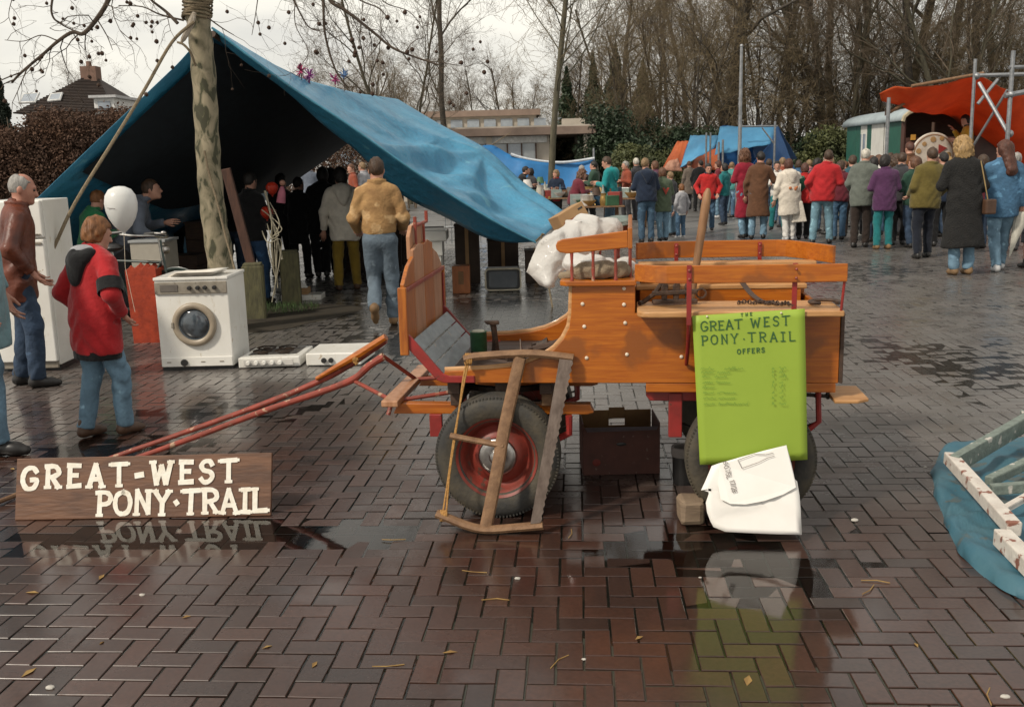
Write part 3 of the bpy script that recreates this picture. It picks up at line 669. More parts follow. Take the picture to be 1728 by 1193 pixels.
# ------------------------------------------------------------------ hand lettering (brush strokes)
GLY = {
 'G': (.72, [[(.66, .80), (.5, .97), (.25, .97), (.05, .75), (.03, .35), (.2, .03), (.5, .03), (.66, .2), (.66, .42), (.42, .42)]]),
 'R': (.68, [[(.1, 0), (.1, 1)], [(.02, .98), (.4, .98), (.6, .85), (.6, .62), (.4, .5), (.1, .48)], [(.32, .48), (.62, .02)]]),
 'E': (.6, [[(.1, 0), (.1, 1)], [(.02, .98), (.56, .97)], [(.1, .52), (.44, .52)], [(.02, .03), (.58, .04)]]),
 'A': (.74, [[(.04, 0), (.34, 1), (.68, 0)], [(.16, .34), (.56, .34)]]),
 'T': (.7, [[(.34, 0), (.34, 1)], [(.02, .97), (.68, .98)]]),
 'W': (.95, [[(.04, 1), (.24, .02), (.46, .8), (.68, .02), (.9, 1)]]),
 'S': (.6, [[(.55, .82), (.42, .97), (.18, .97), (.06, .78), (.14, .58), (.44, .46), (.55, .25), (.42, .04), (.16, .03), (.04, .18)]]),
 'P': (.64, [[(.12, 0), (.12, 1)], [(.02, .98), (.42, .98), (.6, .84), (.58, .6), (.4, .48), (.12, .46)]]),
 'O': (.74, [[(.36, .98), (.12, .85), (.04, .5), (.14, .12), (.38, .02), (.6, .14), (.68, .5), (.6, .86), (.36, .98)]]),
 'N': (.72, [[(.1, 0), (.1, 1), (.6, .02), (.6, 1)]]),
 'Y': (.68, [[(.03, 1), (.33, .5), (.64, 1)], [(.33, .5), (.33, 0)]]),
 'I': (.34, [[(.16, 0), (.16, 1)], [(.02, .97), (.3, .97)], [(.02, .03), (.3, .03)]]),
 'L': (.6, [[(.1, 1), (.1, .03), (.58, .05)]]),
 'H': (.68, [[(.1, 0), (.1, 1)], [(.58, 0), (.58, 1)], [(.1, .5), (.58, .5)]]),
 'F': (.58, [[(.1, 0), (.1, 1)], [(.1, .98), (.56, .98)], [(.1, .52), (.46, .52)]]),
 '-': (.44, [[(.1, .47), (.34, .48)]]), '.': (.28, [[(.1, .45), (.15, .46)]]), ',': (.24, [[(.1, .02), (.13, .06)]]), ' ': (.42, []), '/': (.4, [[(.02, 0), (.36, 1)]]),
 '0': (.6, [[(.3, .98), (.08, .8), (.05, .3), (.2, .02), (.42, .04), (.54, .4), (.5, .82), (.3, .98)]]),
 '1': (.4, [[(.05, .8), (.2, 1), (.2, 0)]]), '2': (.58, [[(.06, .75), (.2, .97), (.44, .95), (.5, .7), (.06, .03), (.54, .04)]]),
 '5': (.58, [[(.5, .97), (.12, .97), (.1, .55), (.4, .58), (.52, .3), (.36, .03), (.06, .08)]]),
 '6': (.58, [[(.48, .95), (.2, .75), (.06, .3), (.2, .03), (.44, .08), (.5, .35), (.3, .52), (.08, .36)]]),
 '7': (.56, [[(.04, .97), (.52, .97), (.2, 0)]]), '8': (.58, [[(.3, .52), (.1, .72), (.28, .98), (.48, .76), (.3, .52), (.06, .26), (.28, .02), (.52, .26), (.3, .52)]]),
 'X': (.6, [[(.04, .0), (.5, .6)], [(.5, 0), (.04, .6)]]),
}
def lettering(text, origin, ex, ey, en, h, wd, serif=0.0, track=.16, jit=.01, seed=1, squash=1.0):
    """flat brush strokes: origin lower left, ex/ey unit axes, en normal, h letter height, wd stroke width"""
    rs = random.Random(seed); mb = MB(); x = 0.0; lay = 0
    def ribbon(pts, wdt):
        nonlocal lay
        P = [Vector((p[0], p[1], 0)) for p in pts]; n = len(P); L_, R_ = [], []
        for i in range(n):
            d = (P[min(i+1, n-1)] - P[max(i-1, 0)]).normalized(); nn = Vector((-d.y, d.x, 0)); w2 = wdt/2*rs.uniform(.88, 1.12)
            e = d*(wdt*.35) if i == n-1 else -d*(wdt*.35) if i == 0 else Vector((0, 0, 0))
            L_.append(P[i]+nn*w2+e); R_.append(P[i]-nn*w2+e)
        lay += 1; off = .0042 + .00006*lay
        V = [origin + ex*p.x + ey*p.y + en*off for p in L_ + R_]
        mb.add(V, [(i, i+1, n+i+1, n+i) for i in range(n-1)])
    for ch in text:
        wch, st = GLY[ch]; y0 = rs.uniform(-.03, .03)*h*(jit*100 > 0)
        for s_ in st:
            pts = [((x + p[0]*squash + rs.uniform(-jit, jit))*h, (p[1]+rs.uniform(-jit, jit))*h + y0) for p in s_]
            if len(s_) <= 5 and ch not in '-.':
                for i_ in range(len(pts)-1): ribbon([pts[i_], pts[i_+1]], wd)
            elif len(pts) > 4: pts = [(q.x, q.y) for q in smooth_curve([Vector((a, b, 0)) for a, b in pts], 3)]
            if len(s_) > 5 or ch in '-.': ribbon(pts, wd if ch not in '-.' else wd*1.25)
            if serif and len(s_) <= 5 and ch not in '-.':
                for q in (pts[0], pts[-1]):
                    if abs(q[1]-y0) < .12*h or abs(q[1]-y0-h) < .12*h:
                        if ch in 'AHINPRTYWM' or (ch == 'L'): ribbon([(q[0]-serif*h, q[1]), (q[0]+serif*h, q[1])], wd*.62)
        x += wch*squash + track
    return mb, x*h
def text_fit(text, a, b, ey, en, h, wd, **k):
    """lettering stretched from a to b"""
    a, b = Vector(a), Vector(b); ex = (b-a).normalized(); L0 = lettering(text, a, ex, ey, en, h, wd, **k)[1] - .16*h
    return lettering(text, a, ex, ey, en, h, wd, squash=1.0, **{**k, 'track': k.get('track', .16) + ((b-a).length - L0)/h/max(1, len(text)-1)})[0]
m_paintw = mat('thick_white_paint', (.83, .79, .70), .6, (.72, .66, .55), scale=18, bump=.3)
m_ink = mat('dark_green_ink', (.025, .085, .030), .6, (.04, .13, .035), scale=30)
m_inkf = mat('faded_green_ink', (.13, .25, .035), .7, (.18, .31, .04), scale=30)
m_print = mat('grey_print', (.20, .18, .17), .7, (.30, .27, .25), scale=30)

# ------------------------------------------------------------------ painted name board
m_sign = mat('stained_board', (.155, .070, .034), .6, (.085, .038, .020), scale=4, stretch=(1, 6, 6), bump=.3, dist=.8, coat=.15)
bl, br = G(25, 879), G(457, 871); ht = .31
lean = Vector((0, .10, .295)).normalized()
sb = thing('name_board', 'brown wooden board painted with large white letters leaning on the cart shafts', 'sign', (bl+br)/2)
exs = (br-bl).normalized(); ns = exs.cross(lean).normalized()
if ns.y > 0: ns = -ns
TL = bl + lean*ht; Ws = (br-bl).length
V = []
for off in (0, -.022):
    for (sx, sz) in ((0, 0), (Ws, 0), (Ws+.004, ht*1.0), (-.002, ht*.985)): V.append(bl + exs*sx + lean*sz + ns*off + Vector((0, 0, .004)))
mk('board', MB().add(V, [(0, 1, 2, 3), (7, 6, 5, 4), (0, 4, 5, 1), (1, 5, 6, 2), (2, 6, 7, 3), (3, 7, 4, 0)]), m_sign, sb, bevel=.004)
def on_sign(px, py):                   # survey a point of the board's face
    d = Vector(_dir(px, py)); o = Vector((0, 0, EYE)); n_ = ns; return o + d*((bl-o).dot(n_)/d.dot(n_))
a, b = on_sign(38, 825), on_sign(398, 812); eyl = lean
hL = (on_sign(300, 780)-on_sign(300, 817)).length
mk('lettering', text_fit('GREAT-WEST', a, b, eyl, ns, hL*.98, .0245, serif=.13, jit=.02, seed=3, track=.14), m_paintw, sb, solid=0)
a, b = on_sign(163, 870), on_sign(446, 863)
mk('lettering', text_fit('PONY.TRAIL', a, b, eyl, ns, (on_sign(300, 826)-on_sign(300, 866)).length*.98, .0235, serif=.12, jit=.02, seed=5, track=.05), m_paintw, sb)
# stick lying behind it at the left
o = mk('stick', MB().tube([G(-40, 868)+Vector((0, 0, .02)), G(30, 850)+Vector((0, .15, .03))], [.012, .014], 8), m_oldw, smooth=True, jit=.001)
tag(o, 'thin weathered stick poking out behind the painted name board', 'stick')

# ------------------------------------------------------------------ green price poster hanging from the cart bench
m_poster = mat('lime_green_card', (.30, .42, .045), .6, (.27, .385, .04), scale=2, bump=.03, bscale=3)
vP = -.162
def PP(px, py): u, z = CP(px, py, vP); return Vector((u, z, 0))
pt = thing('price_poster', 'lime green poster with dark green hand lettering hung on the cart bench', 'poster', cart_world(PP(1265, 650).x, vP, PP(1265, 779).y)); pt.rotation_euler.z = CY
c00, c10, c11, c01 = PP(1181, 784), PP(1363, 776), PP(1358, 521), PP(1168, 533)
def poster_pt(s, t, off=0.0):
    q = (c00*(1-s)+c10*s)*(1-t) + (c01*(1-s)+c11*s)*t
    bow = -.012*math.sin(math.pi*s)*(1-t)**1.3 - .006*math.sin(5*s+2*t)*(1-t)
    return cart_world(q.x, vP + bow - off, q.y)
mk('card', MB().sheet(lambda s, t: poster_pt(s, t), 14, 18), m_poster, pt, smooth=True, solid=.0015)
def poster_text(text, p0, p1, h, wd, m, **k):
    """p0,p1: pixel ends of the base line"""
    def st(px, py):
        q = PP(px, py); t = (q.y - (c00.y+c10.y)/2)/((c01.y+c11.y)/2-(c00.y+c10.y)/2)
        for _ in range(4):
            l_ = c00*(1-t)+c01*t; r_ = c10*(1-t)+c11*t; s = (q.x-l_.x)/(r_.x-l_.x)
            lo = c00*(1-s)+c10*s; hi = c01*(1-s)+c11*s; t = (q.y-lo.y)/(hi.y-lo.y)
        return s, t
    (s0, t0), (s1, t1) = st(*p0), st(*p1)
    A = Vector((s0, t0, 0)); wid = (c10-c00).length; hei = (c01-c00).length
    a_ = Vector((s0*wid, t0*hei, 0)); b_ = Vector((s1*wid, t1*hei, 0)); ex = (b_-a_).normalized()
    mb = text_fit(text, a_, b_, Vector((0, 1, 0)), Vector((0, 0, 1)), h, wd, **k)
    mb.v = [tuple(poster_pt(v[0]/wid, v[1]/hei, .0012+v[2]*.5)) for v in mb.v]
    mk('lettering', mb, m, pt)
poster_text('THE', (1250, 534), (1269, 532), .014, .003, m_ink, seed=1, jit=.02)
poster_text('GREAT', (1183, 559), (1252, 554), .042, .0052, m_ink, serif=.10, seed=2)
poster_text('WEST', (1267, 553), (1332, 548), .042, .0052, m_ink, serif=.10, seed=3)
poster_text('PONY', (1184, 582), (1245, 579), .042, .0052, m_ink, serif=.10, seed=4)
poster_text('.', (1254, 577), (1259, 577), .03, .005, m_ink, seed=4)
poster_text('TRAIL', (1263, 577), (1341, 575), .042, .0052, m_ink, serif=.10, seed=6)
poster_text('OFFERS', (1244, 597), (1290, 594), .021, .0042, m_ink, seed=7)
rs = random.Random(5)
def scrawl(px0, px1, py, hgt):         # a line of illegible handwriting
    pts = []; n = max(4, int((px1-px0)/1.6)); x = px0
    for i in range(n+1):
        x = px0 + (px1-px0)*i/n; pts.append((x, py - (i % 2)*hgt*rs.uniform(.3, 1.0) - (hgt*rs.uniform(0, .9) if rs.random() < .15 else 0)))
    return pts
mb = MB()
rows = [(1182, (1205, 1210, 1222), 1254, 623), (1183, (1204, 1210), 1232, 629), (1184, (1198, 1204), 1226, 636), (1185, (1203, 1208), 1232, 646), (1185, (1206,), 1206, 654), (1186, (1204, 1210), 1242, 663), (1186, (1208, 1212), 1240, 672), (1187, (1206, 1212), 1262, 682)]
lay = 0
for x0, gaps, x1, y in rows:
    segs = [(x0, gaps[0])] + [(gaps[i], gaps[i+1]-1) if False else (gaps[-1], x1) for i in range(min(1, len(gaps)-1))]
    segs += [(1302, 1306), (1314, rs.choice((1321, 1326)))]
    for (a_, b_) in segs:
        if b_ - a_ < 2: continue
        pts = scrawl(a_, b_, y, 3.6 if a_ < 1290 else 5.5); lay += 1
        for i in range(len(pts)-1):
            p, q = PP(*pts[i]), PP(*pts[i+1]); d = (q-p); 
            if d.length < 1e-6: continue
            nn = Vector((-d.y, d.x, 0)).normalized()*.0009
            w_ = [p+nn, q+nn, q-nn, p-nn]
            mb.add([cart_world(v.x, vP-.0125-.00004*lay - .000012*i, v.y) for v in w_], [(0, 1, 2, 3)])
hw = mk('handwriting', mb, m_inkf, pt); hw['kind'] = 'stuff'
for px, py in ((1193, 534), (1318, 528)):
    q = PP(px, py); mk('drawing_pin', MB().sphere(cart_world(q.x, vP-.004, q.y), .005, 8, 6), m_bolt, pt, smooth=True)

# ------------------------------------------------------------------ torn white carton sheet leaning on the rear wheel
m_carton = mat('white_carton', (.82, .80, .76), .7, (.77, .74, .69), scale=3, bump=.06, bscale=5, speck=((.62, .55, .46), 20, .74))
ct = thing('carton_sheet', 'torn white carton with a printed bottle outline leaning on the rear wheel', 'cardboard', cart_world(CP(1290, 850, -.2)[0], -.22, 0)); ct.rotation_euler.z = CY
def CT(px, py, off=0.0):               # face of the sheet: bottom stands in front, top leans back on the tyre
    z = .0; v = -.2
    for _ in range(5):
        u, z = CP(px, py, v); v = -.33 + .125*min(1, max(0, z)/.40) - off
    return cart_world(u, v, max(z, .003))
out_pts = [(1204, 889), (1224, 897), (1262, 899), (1310, 901), (1353, 902), (1351, 860), (1349, 835), (1345, 812), (1341, 808), (1335, 780), (1327, 751), (1290, 760), (1250, 771), (1212, 782), (1201, 786), (1196, 798), (1190, 812), (1183, 827), (1195, 824), (1196, 833), (1191, 848), (1193, 864), (1199, 880)]
cen = (1270, 840)
mb = MB(); n = len(out_pts); rings = 8; V = []
for k in range(rings):
    f = k/rings
    for (x, y) in out_pts:
        xx, yy = x+(cen[0]-x)*f, y+(cen[1]-y)*f
        V.append(CT(xx, yy, .006*math.sin(xx*.03)*math.cos(yy*.05) + .010*math.exp(-((yy-(846-.0016*(xx-1240)**2+.09*(1350-xx)))/5)**2)))
V.append(CT(*cen)); F = []
for k in range(rings-1):
    for i in range(n):
        j = (i+1) % n; F.append((k*n+i, k*n+j, (k+1)*n+j, (k+1)*n+i))
for i in range(n): F.append(((rings-1)*n+i, (rings-1)*n+(i+1) % n, rings*n))
mk('sheet', MB().add(V, F), m_carton, ct, smooth=True, solid=.004, sharp=60)
fl = [(1216, 842), (1232, 850), (1258, 851), (1290, 845), (1322, 834), (1343, 822), (1341, 808), (1327, 753), (1290, 762), (1214, 784), (1211, 815)]
mb = MB().add([CT(x, y, .010+.014*max(0, (y-815)/35)) for x, y in fl], [tuple(range(len(fl)))])
mk('folded_flap', mb, m_carton, ct, solid=.003)
def strokes(lines, wd, off, f):
    mb = MB(); lay = 0
    for ln_ in lines:
        for i in range(len(ln_)-1):
            p, q = Vector((*ln_[i], 0)), Vector((*ln_[i+1], 0)); d = q-p; nn = Vector((-d.y, d.x, 0)).normalized()*wd/2; lay += 1
            mb.add([f(v.x, v.y, off+.014*max(0, (v.y-815)/35)+.00005*lay) for v in (p+nn, q+nn, q-nn, p-nn)], [(0, 1, 2, 3)])
    return mb
mk('bottle_print', strokes([[(1245, 776), (1273, 766), (1292, 767), (1305, 764)], [(1245, 776), (1252, 790), (1280, 780), (1296, 772), (1307, 769)]], 1.1, .022, CT), m_print, ct)
mbp, wdp = lettering('6.0,75L', Vector((0, 0, 0)), Vector((1, 0, 0)), Vector((0, 1, 0)), Vector((0, 0, 1)), 8.0, 1.3, jit=.02, track=.05)
def carve(mb_, ox, oy, ang, off=.022):
    ca_, sa_ = math.cos(ang), math.sin(ang); r_ = MB(); r_.f = mb_.f
    r_.v = [tuple(CT(ox + ca_*v[0] + sa_*v[1], oy + sa_*v[0] - ca_*v[1], off+.014*max(0, (oy + sa_*v[0]-815)/35)+v[2]*.3)) for v in mb_.v]; return r_
mk('stock_code', carve(mbp, 1220, 779, math.radians(77)), m_print, ct)
mbp, wdp = lettering('17/28', Vector((0, 0, 0)), Vector((1, 0, 0)), Vector((0, 1, 0)), Vector((0, 0, 1)), 8.0, 1.3, jit=.02, track=.03)
mk('stock_code', carve(mbp, 1231, 811, math.radians(77)), m_print, ct)

# ------------------------------------------------------------------ wooden chocks
p = G(1168, 888)
o = mk('wheel_chock', MB().bb(p.x-.055, p.x+.06, p.y+.0, p.y+.13, .0, .125), mat('sawn_block', (.26, .19, .125), .8, (.17, .12, .08), scale=9, stretch=(1, 1, 8), bump=.3), bevel=.022, jit=.003)
tag(o, 'sawn wooden block wedged against the rear wheel beside the white carton', 'wood block')

# ------------------------------------------------------------------ frame saw leaning on the front wheel
fs = thing('frame_saw', 'old wooden frame saw with a rusty toothed blade leaning on the front wheel', 'saw', G(830, 898))
def FS(px, py, off=0.0):               # leaning plane: bottom towards us, top on the body panel
    z = 0; v = -.2
    for _ in range(6):
        u, z = CP(px, py, v); v = -.30 + .27*min(1.05, max(0, z)/.78) - off
    return cart_world(u, v, max(z, .012))
def fbar(pts, w0, h0, name, m=m_oldw):
    ps = smooth_curve([FS(*q) for q in pts], 4); n_ = len(ps); mb = MB()
    mb.tube(ps, [(w0/2)*1.15]*n_, 8, flat=h0/w0); return mk(name, mb, m, fs, smooth=True, sharp=30)
fbar([(783, 606), (800, 602), (850, 598), (905, 597), (968, 604)], .048, .034, 'top_bar')
fbar([(737, 866), (752, 872), (790, 887), (822, 893), (870, 890), (916, 886)], .048, .034, 'bottom_bar')
fbar([(878, 604), (865, 660), (850, 730), (838, 800), (820, 890)], .052, .032, 'stretcher')
fbar([(760, 735), (800, 743), (850, 752)], .034, .026, 'toggle_bar')
a0, a1, b0, b1 = FS(944, 606, .02), FS(966, 608, .02), FS(895, 884, .02), FS(912, 882, .02)
nT = 46; V = []; F = []; nb_ = (a1-a0).cross(b0-a0).normalized()*.0012
for sgn in (-1, 1):
    for i in range(nT+1):
        t = i/nT; l_ = a0.lerp(b0, t); r_ = a1.lerp(b1, t); V.append(l_+nb_*sgn); V.append(r_ + (r_-l_)*(.10 if i % 2 else -.02) + nb_*sgn)
o_ = 2*(nT+1)
for i in range(nT):
    F += [(2*i, 2*i+1, 2*i+3, 2*i+2), (o_+2*i, o_+2*i+2, o_+2*i+3, o_+2*i+1), (2*i+1, o_+2*i+1, o_+2*i+3, 2*i+3), (2*i, 2*i+2, o_+2*i+2, o_+2*i)]
mk('blade', MB().add(V, F), m_blade, fs)
for dx in (-3, 3):
    mk('tension_cord', MB().tube(smooth_curve([FS(790+dx*.6, 608), FS(783+dx*.5, 640), FS(775, 690), FS(766+dx*.3, 745), FS(758+dx*.2, 800), FS(750+dx, 868)], 3), .0045, 6), m_ropeo, fs, smooth=True)
for (cx, cy) in ((790, 606), (748, 870)):
    mb = MB()
    for k in range(4): 
        ps = [FS(cx + 6*(k-1.5)*.45 + 1.5*math.cos(a), cy + 9*math.sin(a), .022*math.cos(a)) for a in np.linspace(0, 2*math.pi, 13)]
        mb.tube(ps, .0045, 5, cap=False)
    mk('cord_knot', mb, m_ropeo, fs, smooth=True)

# ------------------------------------------------------------------ fruit carton under the cart
m_fruit = mat('dark_red_carton', (.115, .042, .030), .75, (.075, .030, .022), scale=7, bump=.15, speck=((.16, .10, .08), 40, .66))
p0, p1 = G(985, 803), G(1113, 800)
bx = thing('fruit_carton', 'dark red brown fruit carton with a hand hole standing under the cart', 'box', (p0+p1)/2)
exb = (p1-p0).normalized(); eyb = Vector((-exb.y, exb.x, 0)); wb_ = (p1-p0).length; db_ = .30; hb_ = .27
def BX(s, t, z): return p0 + exb*(s*wb_) + eyb*(t*db_) + Vector((0, 0, z))
def wall(s0, t0, s1, t1, z0, z1, nm, m=m_fruit, th=.006, par=bx):
    a_, b_ = BX(s0, t0, 0), BX(s1, t1, 0); return mk(nm, MB().bar(a_+Vector((0, 0, (z0+z1)/2)), b_+Vector((0, 0, (z0+z1)/2)), th, z1-z0), m, par, bevel=.0015)
wall(0, 0, 1, 0, .004, hb_, 'front_side'); wall(0, .02, 0, 1, .004, hb_+.02, 'left_side'); wall(1, .02, 1, 1, .004, hb_+.02, 'right_side')
m_cin = mat('carton_inside', (.30, .17, .07), .85, (.22, .12, .05), scale=6)
wall(0.02, 1, .40, 1, .004, hb_+.02, 'back_side', m_cin); wall(.62, 1, .98, 1, .004, hb_+.02, 'back_side', m_cin)
wall(.40, 1, .62, 1, .004, hb_-.07, 'back_side', m_cin); wall(.40, 1, .62, 1, hb_-.03, hb_+.035, 'back_side', m_cin)
mk('base', MB().add([BX(.01, .02, .01), BX(.99, .02, .01), BX(.99, .98, .01), BX(.01, .98, .01)], [(0, 1, 2, 3)]), m_fruit, bx)
mk('flap', MB().add([BX(.02, -.01, hb_), BX(.98, -.01, hb_), BX(.95, -.09, hb_-.012), BX(.05, -.09, hb_-.016)], [(0, 1, 2, 3)]), mat('carton_flap', (.13, .10, .11), .6, (.09, .07, .07), scale=9), bx, solid=.004)
mk('printed_apple', MB().sphere(BX(.17, -.012, .075), .022, 10, 8, (1, .1, .9)), mat('print_red', (.22, .03, .02), .7), bx, smooth=True)
mk('hand_hole', MB().sphere(BX(.50, -.008, .175), .030, 12, 6, (1, .12, .35)), m_black, bx, smooth=True)
# black paint tub beside it
p = G(1152, 815); 
o = thing('paint_tub', 'small black tub with a grey rim standing under the rear of the cart', 'tub', p)
mk('tub_body', MB().lathe([(0, .0), (.05, .0), (.052, .02), (.056, .17), (.052, .172), (.05, .03), (0, .03)], 24, p), m_black, o, smooth=True)
mk('tub_rim', MB().lathe([(.054, .15), (.060, .152), (.062, .20), (.057, .204), (.05, .20), (.05, .16)], 24, p, close=True), mat('grey_rim', (.28, .25, .23), .6), o, smooth=True)

# ------------------------------------------------------------------ things lying on the cart
zB = zbench+.029
def onb(px, py): # point of the near bench surface
    p = G(px, py, zB); return p
hs = MB(); c = onb(1392, 514); path = []
for k in range(15):
    a = math.radians(-55 + 290*k/14); path.append(c + Vector((.066*math.cos(a), .060*math.sin(a), .013)))
hs.tube(path, [.012]*15, 6, flat=.7); o = mk('horseshoe', hs, m_rust, smooth=True, sharp=30); tag(o, 'rusty iron horseshoe lying on the cart bench near the rear end', 'horseshoe')
# iron trap / tongs
tp = thing('iron_trap', 'rusty iron animal trap with upright jaws lying on the cart bench', 'trap', onb(1135, 515))
c = onb(1140, 514)
for dx in (-.055, .0, .055):
    mk('jaw', MB().prism([(c.x+dx-.01, zB+.02), (c.x+dx+.012, zB+.015), (c.x+dx+.02, zB+.09), (c.x+dx+.006, zB+.125), (c.x+dx-.014, zB+.085)], 'xz', c.y-.012, c.y+.008), m_rust, tp, bevel=.003)
mk('base_bar', MB().bar(c+Vector((-.11, .0, .055)), c+Vector((.10, -.005, .06)), .03, .02), m_rust, tp, bevel=.004)
mk('handle', MB().tube([c+Vector((-.06, 0, .11)), c+Vector((-.10, .01, .05)), c+Vector((-.15, .02, .012)), c+Vector((-.17, .0, .01))], .011, 7), m_rust, tp, smooth=True)
mk('ring', MB().lathe([(.018, -.004), (.026, -.004), (.026, .004), (.018, .004)], 16, c+Vector((.12, 0, .05)), 'y', close=True), m_rust, tp)
mk('foot', MB().bar(c+Vector((-.11, .0, .015)), c+Vector((.10, -.005, .015)), .04, .02), m_rust, tp, bevel=.004)
# chain
ch = MB(); ps = [onb(x, y) for x, y in ((1245, 514), (1258, 512), (1272, 514), (1284, 512), (1296, 515), (1306, 513), (1318, 516), (1326, 514), (1334, 517))]
ps = smooth_curve(ps, 3)
for i in range(len(ps)-1):
    a, b = ps[i]+Vector((0, 0, .008)), ps[i+1]+Vector((0, 0, .008)); d = (b-a); m_ = (a+b)/2; n_ = Vector((-d.y, d.x, 0)).normalized() if i % 2 else Vector((0, 0, 1))
    ch.tube([m_ + d*.62*math.cos(t) + n_*.009*math.sin(t) for t in np.linspace(0, 2*math.pi, 11)], .003, 5, cap=False)
o = mk('chain', ch, m_rust, smooth=True); tag(o, 'short rusty chain lying along the cart bench', 'chain')
sp = thing('iron_lever', 'flat rusty iron lever leaning inside the cart against the far bench', 'lever', onb(1285, 512))
mk('bar', MB().tube(smooth_curve([onb(1287, 513)+Vector((0, 0, .01)), cart_world(CP(1268, 496, .45)[0], .45, CP(1268, 496, .45)[1]), cart_world(CP(1252, 480, .80)[0], .80, CP(1252, 480, .80)[1]+.012)], 4), .016, 6, flat=.4), m_rust, sp, smooth=True)
mk('hook', MB().tube([onb(1287, 513)+Vector((0, 0, .008)), onb(1300, 512)+Vector((0, 0, .008)), onb(1310, 516)+Vector((0, 0, .008))], .007, 6), m_rust, sp, smooth=True)
# round pole standing in the cart
pl = [cart_world(*(lambda q: (q[0], .75, q[1]))(CP(1170, 480, .75))), cart_world(*(lambda q: (q[0], .78, q[1]))(CP(1195, 318, .78)))]
dd = (pl[0]-pl[1]).normalized(); pl[0] = pl[0] + dd*.42
pm = [pl[0].lerp(pl[1], t) for t in (0, .3, .6, .9, .97, 1)]
o = mk('wooden_pole', MB().tube(pm, [.016, .019, .021, .024, .021, .008], 12), mat('handle_wood', (.30, .16, .075), .6, (.20, .10, .045), scale=6, stretch=(6, 6, 1), bump=.15), smooth=True)
tag(o, 'round wooden pole standing upright out of the cart body', 'pole')
# tools in the front well
z0 = zb+.032
def well(px, py, v): u, z = CP(px, py, v); return cart_world(u, v, z)
q = well(808, 588, .50); q.z = z0
tn = thing('green_tin', 'small green paint tin standing in the front of the cart', 'tin', q)
mk('tin_body', MB().lathe([(0, 0), (.042, 0), (.044, .004), (.044, .10), (.046, .104), (.04, .104), (.038, .098), (0, .096)], 24, q+Vector((0, 0, .03))), mat('green_tin', (.03, .11, .045), .45, (.02, .07, .03), scale=14), tn, smooth=True)
mk('tin_lid', MB().lathe([(0, .112), (.03, .110), (.036, .104)], 20, q+Vector((0, 0, .03))), mat('tin_lid', (.40, .40, .30), .5), tn, smooth=True)
mk('tin_base', MB().lathe([(0, 0), (.043, 0), (.043, .03), (0, .03)], 20, q), m_rust, tn, smooth=True)
q0 = well(836, 585, .62); q0.z = z0; q1 = well(832, 545, .62)
hm = thing('cobbler_last', 'rusty iron cobbler last standing up in the front of the cart', 'shoe last', q0)
mk('post', MB().tube([q0, q0.lerp(q1, .5)+Vector((.004, 0, 0)), q1], [.022, .015, .017], 8), m_rust, hm, smooth=True)
mk('sole', MB().prism([(q1.x-.05, q1.z+.012), (q1.x-.035, q1.z-.004), (q1.x, q1.z-.012), (q1.x+.035, q1.z-.006), (q1.x+.03, q1.z+.012)], 'xz', q1.y-.02, q1.y+.02), m_rust, hm, bevel=.005)
for nm, lab, pts, r, mm in (('iron_file', 'pointed grey iron file sticking up in the front of the cart', ((880, 600, .3), (878, 572, .32)), (.014, .003), m_blade),
                            ('iron_bar', 'rusty iron bar lying across the front floor of the cart', ((862, 604, .25), (800, 598, .35)), (.014, .014), m_rust),
                            ('wooden_mallet', 'dark wooden mallet lying in the cart below the driver seat', ((900, 590, .6), (946, 580, .62)), (.022, .03), m_dkw),
                            ('iron_clamp', 'dark iron clamp lying in the cart next to the mallet', ((905, 588, .75), (925, 578, .75)), (.02, .03), m_iron)):
    a, b = well(*pts[0]), well(*pts[1]); a.z = max(a.z, z0+.01); b.z = max(b.z, z0+.02)
    t_ = thing(nm, lab, nm.split('_')[1], (a.x, a.y, z0))
    mk('shank', MB().tube([a, a.lerp(b, .5), b], [r[0], (r[0]+r[1])/2*.8, r[1]], 7), mm, t_, smooth=True)
    mk('head', MB().box(a + Vector((0, 0, .0)), (.05, .03, .03), .3), mm, t_, bevel=.005)
# white bag and sack on the driver's seat
zS = zseat+.026
m_bag = mat('white_plastic_bag', (.80, .79, .76), .55, (.70, .68, .64), scale=3, bump=.6, bscale=12, bdist=.03, transl=.4, coat=.15)
def seatp(px, py, v): u, z = CP(px, py, v); return cart_world(u, v, z)

bag = thing('plastic_bag', 'crumpled white plastic bag slumped over the driver seat of the cart', 'bag', cart_world(.3, .35, zS))
SB = [seatp(*q) for q in ((985, 400, .5), (1030, 388, .55), (935, 425, .35), (918, 455, .30), (925, 478, .22), (1000, 445, .10), (1058, 448, .3), (965, 440, .2))]
def wrinkle(P, amp, f=18.0, seed=0.0):
    x, y, z = P[..., 0]*f+seed, P[..., 1]*f+seed*1.7, P[..., 2]*f
    return amp*(np.abs(np.sin(x*.9+1.7*np.sin(y*.7+z*.5)+.6*np.sin(z*1.9)))**.6 + .6*np.abs(np.sin(z*.8-y*1.1+1.3*np.sin(x*.8)))**.6 + .3*np.sin(x*2.3+y*2.9-z*2.1) - .8)
def f_bag(P):
    d = cap(P, SB[0], SB[1], .10, .075, .9)
    d = smin(d, cap(P, SB[0], SB[2], .10, .085), .06); d = smin(d, cap(P, SB[2], SB[3], .085, .075), .05)
    d = smin(d, cap(P, SB[3], SB[4], .07, .035), .04); d = smin(d, cap(P, SB[7], SB[5], .05, .03), .05); d = smin(d, cap(P, SB[5], SB[6], .035, .04), .05)
    return d + wrinkle(P, .017, 19.0, 1.0) + wrinkle(P, .0022, 61.0, 3.0)
pts = np.array([list(p) for p in SB])
mesh_sdf('bag_skin', f_bag, pts.min(0)-.16, pts.max(0)+.16, .0072, m_bag, bag)
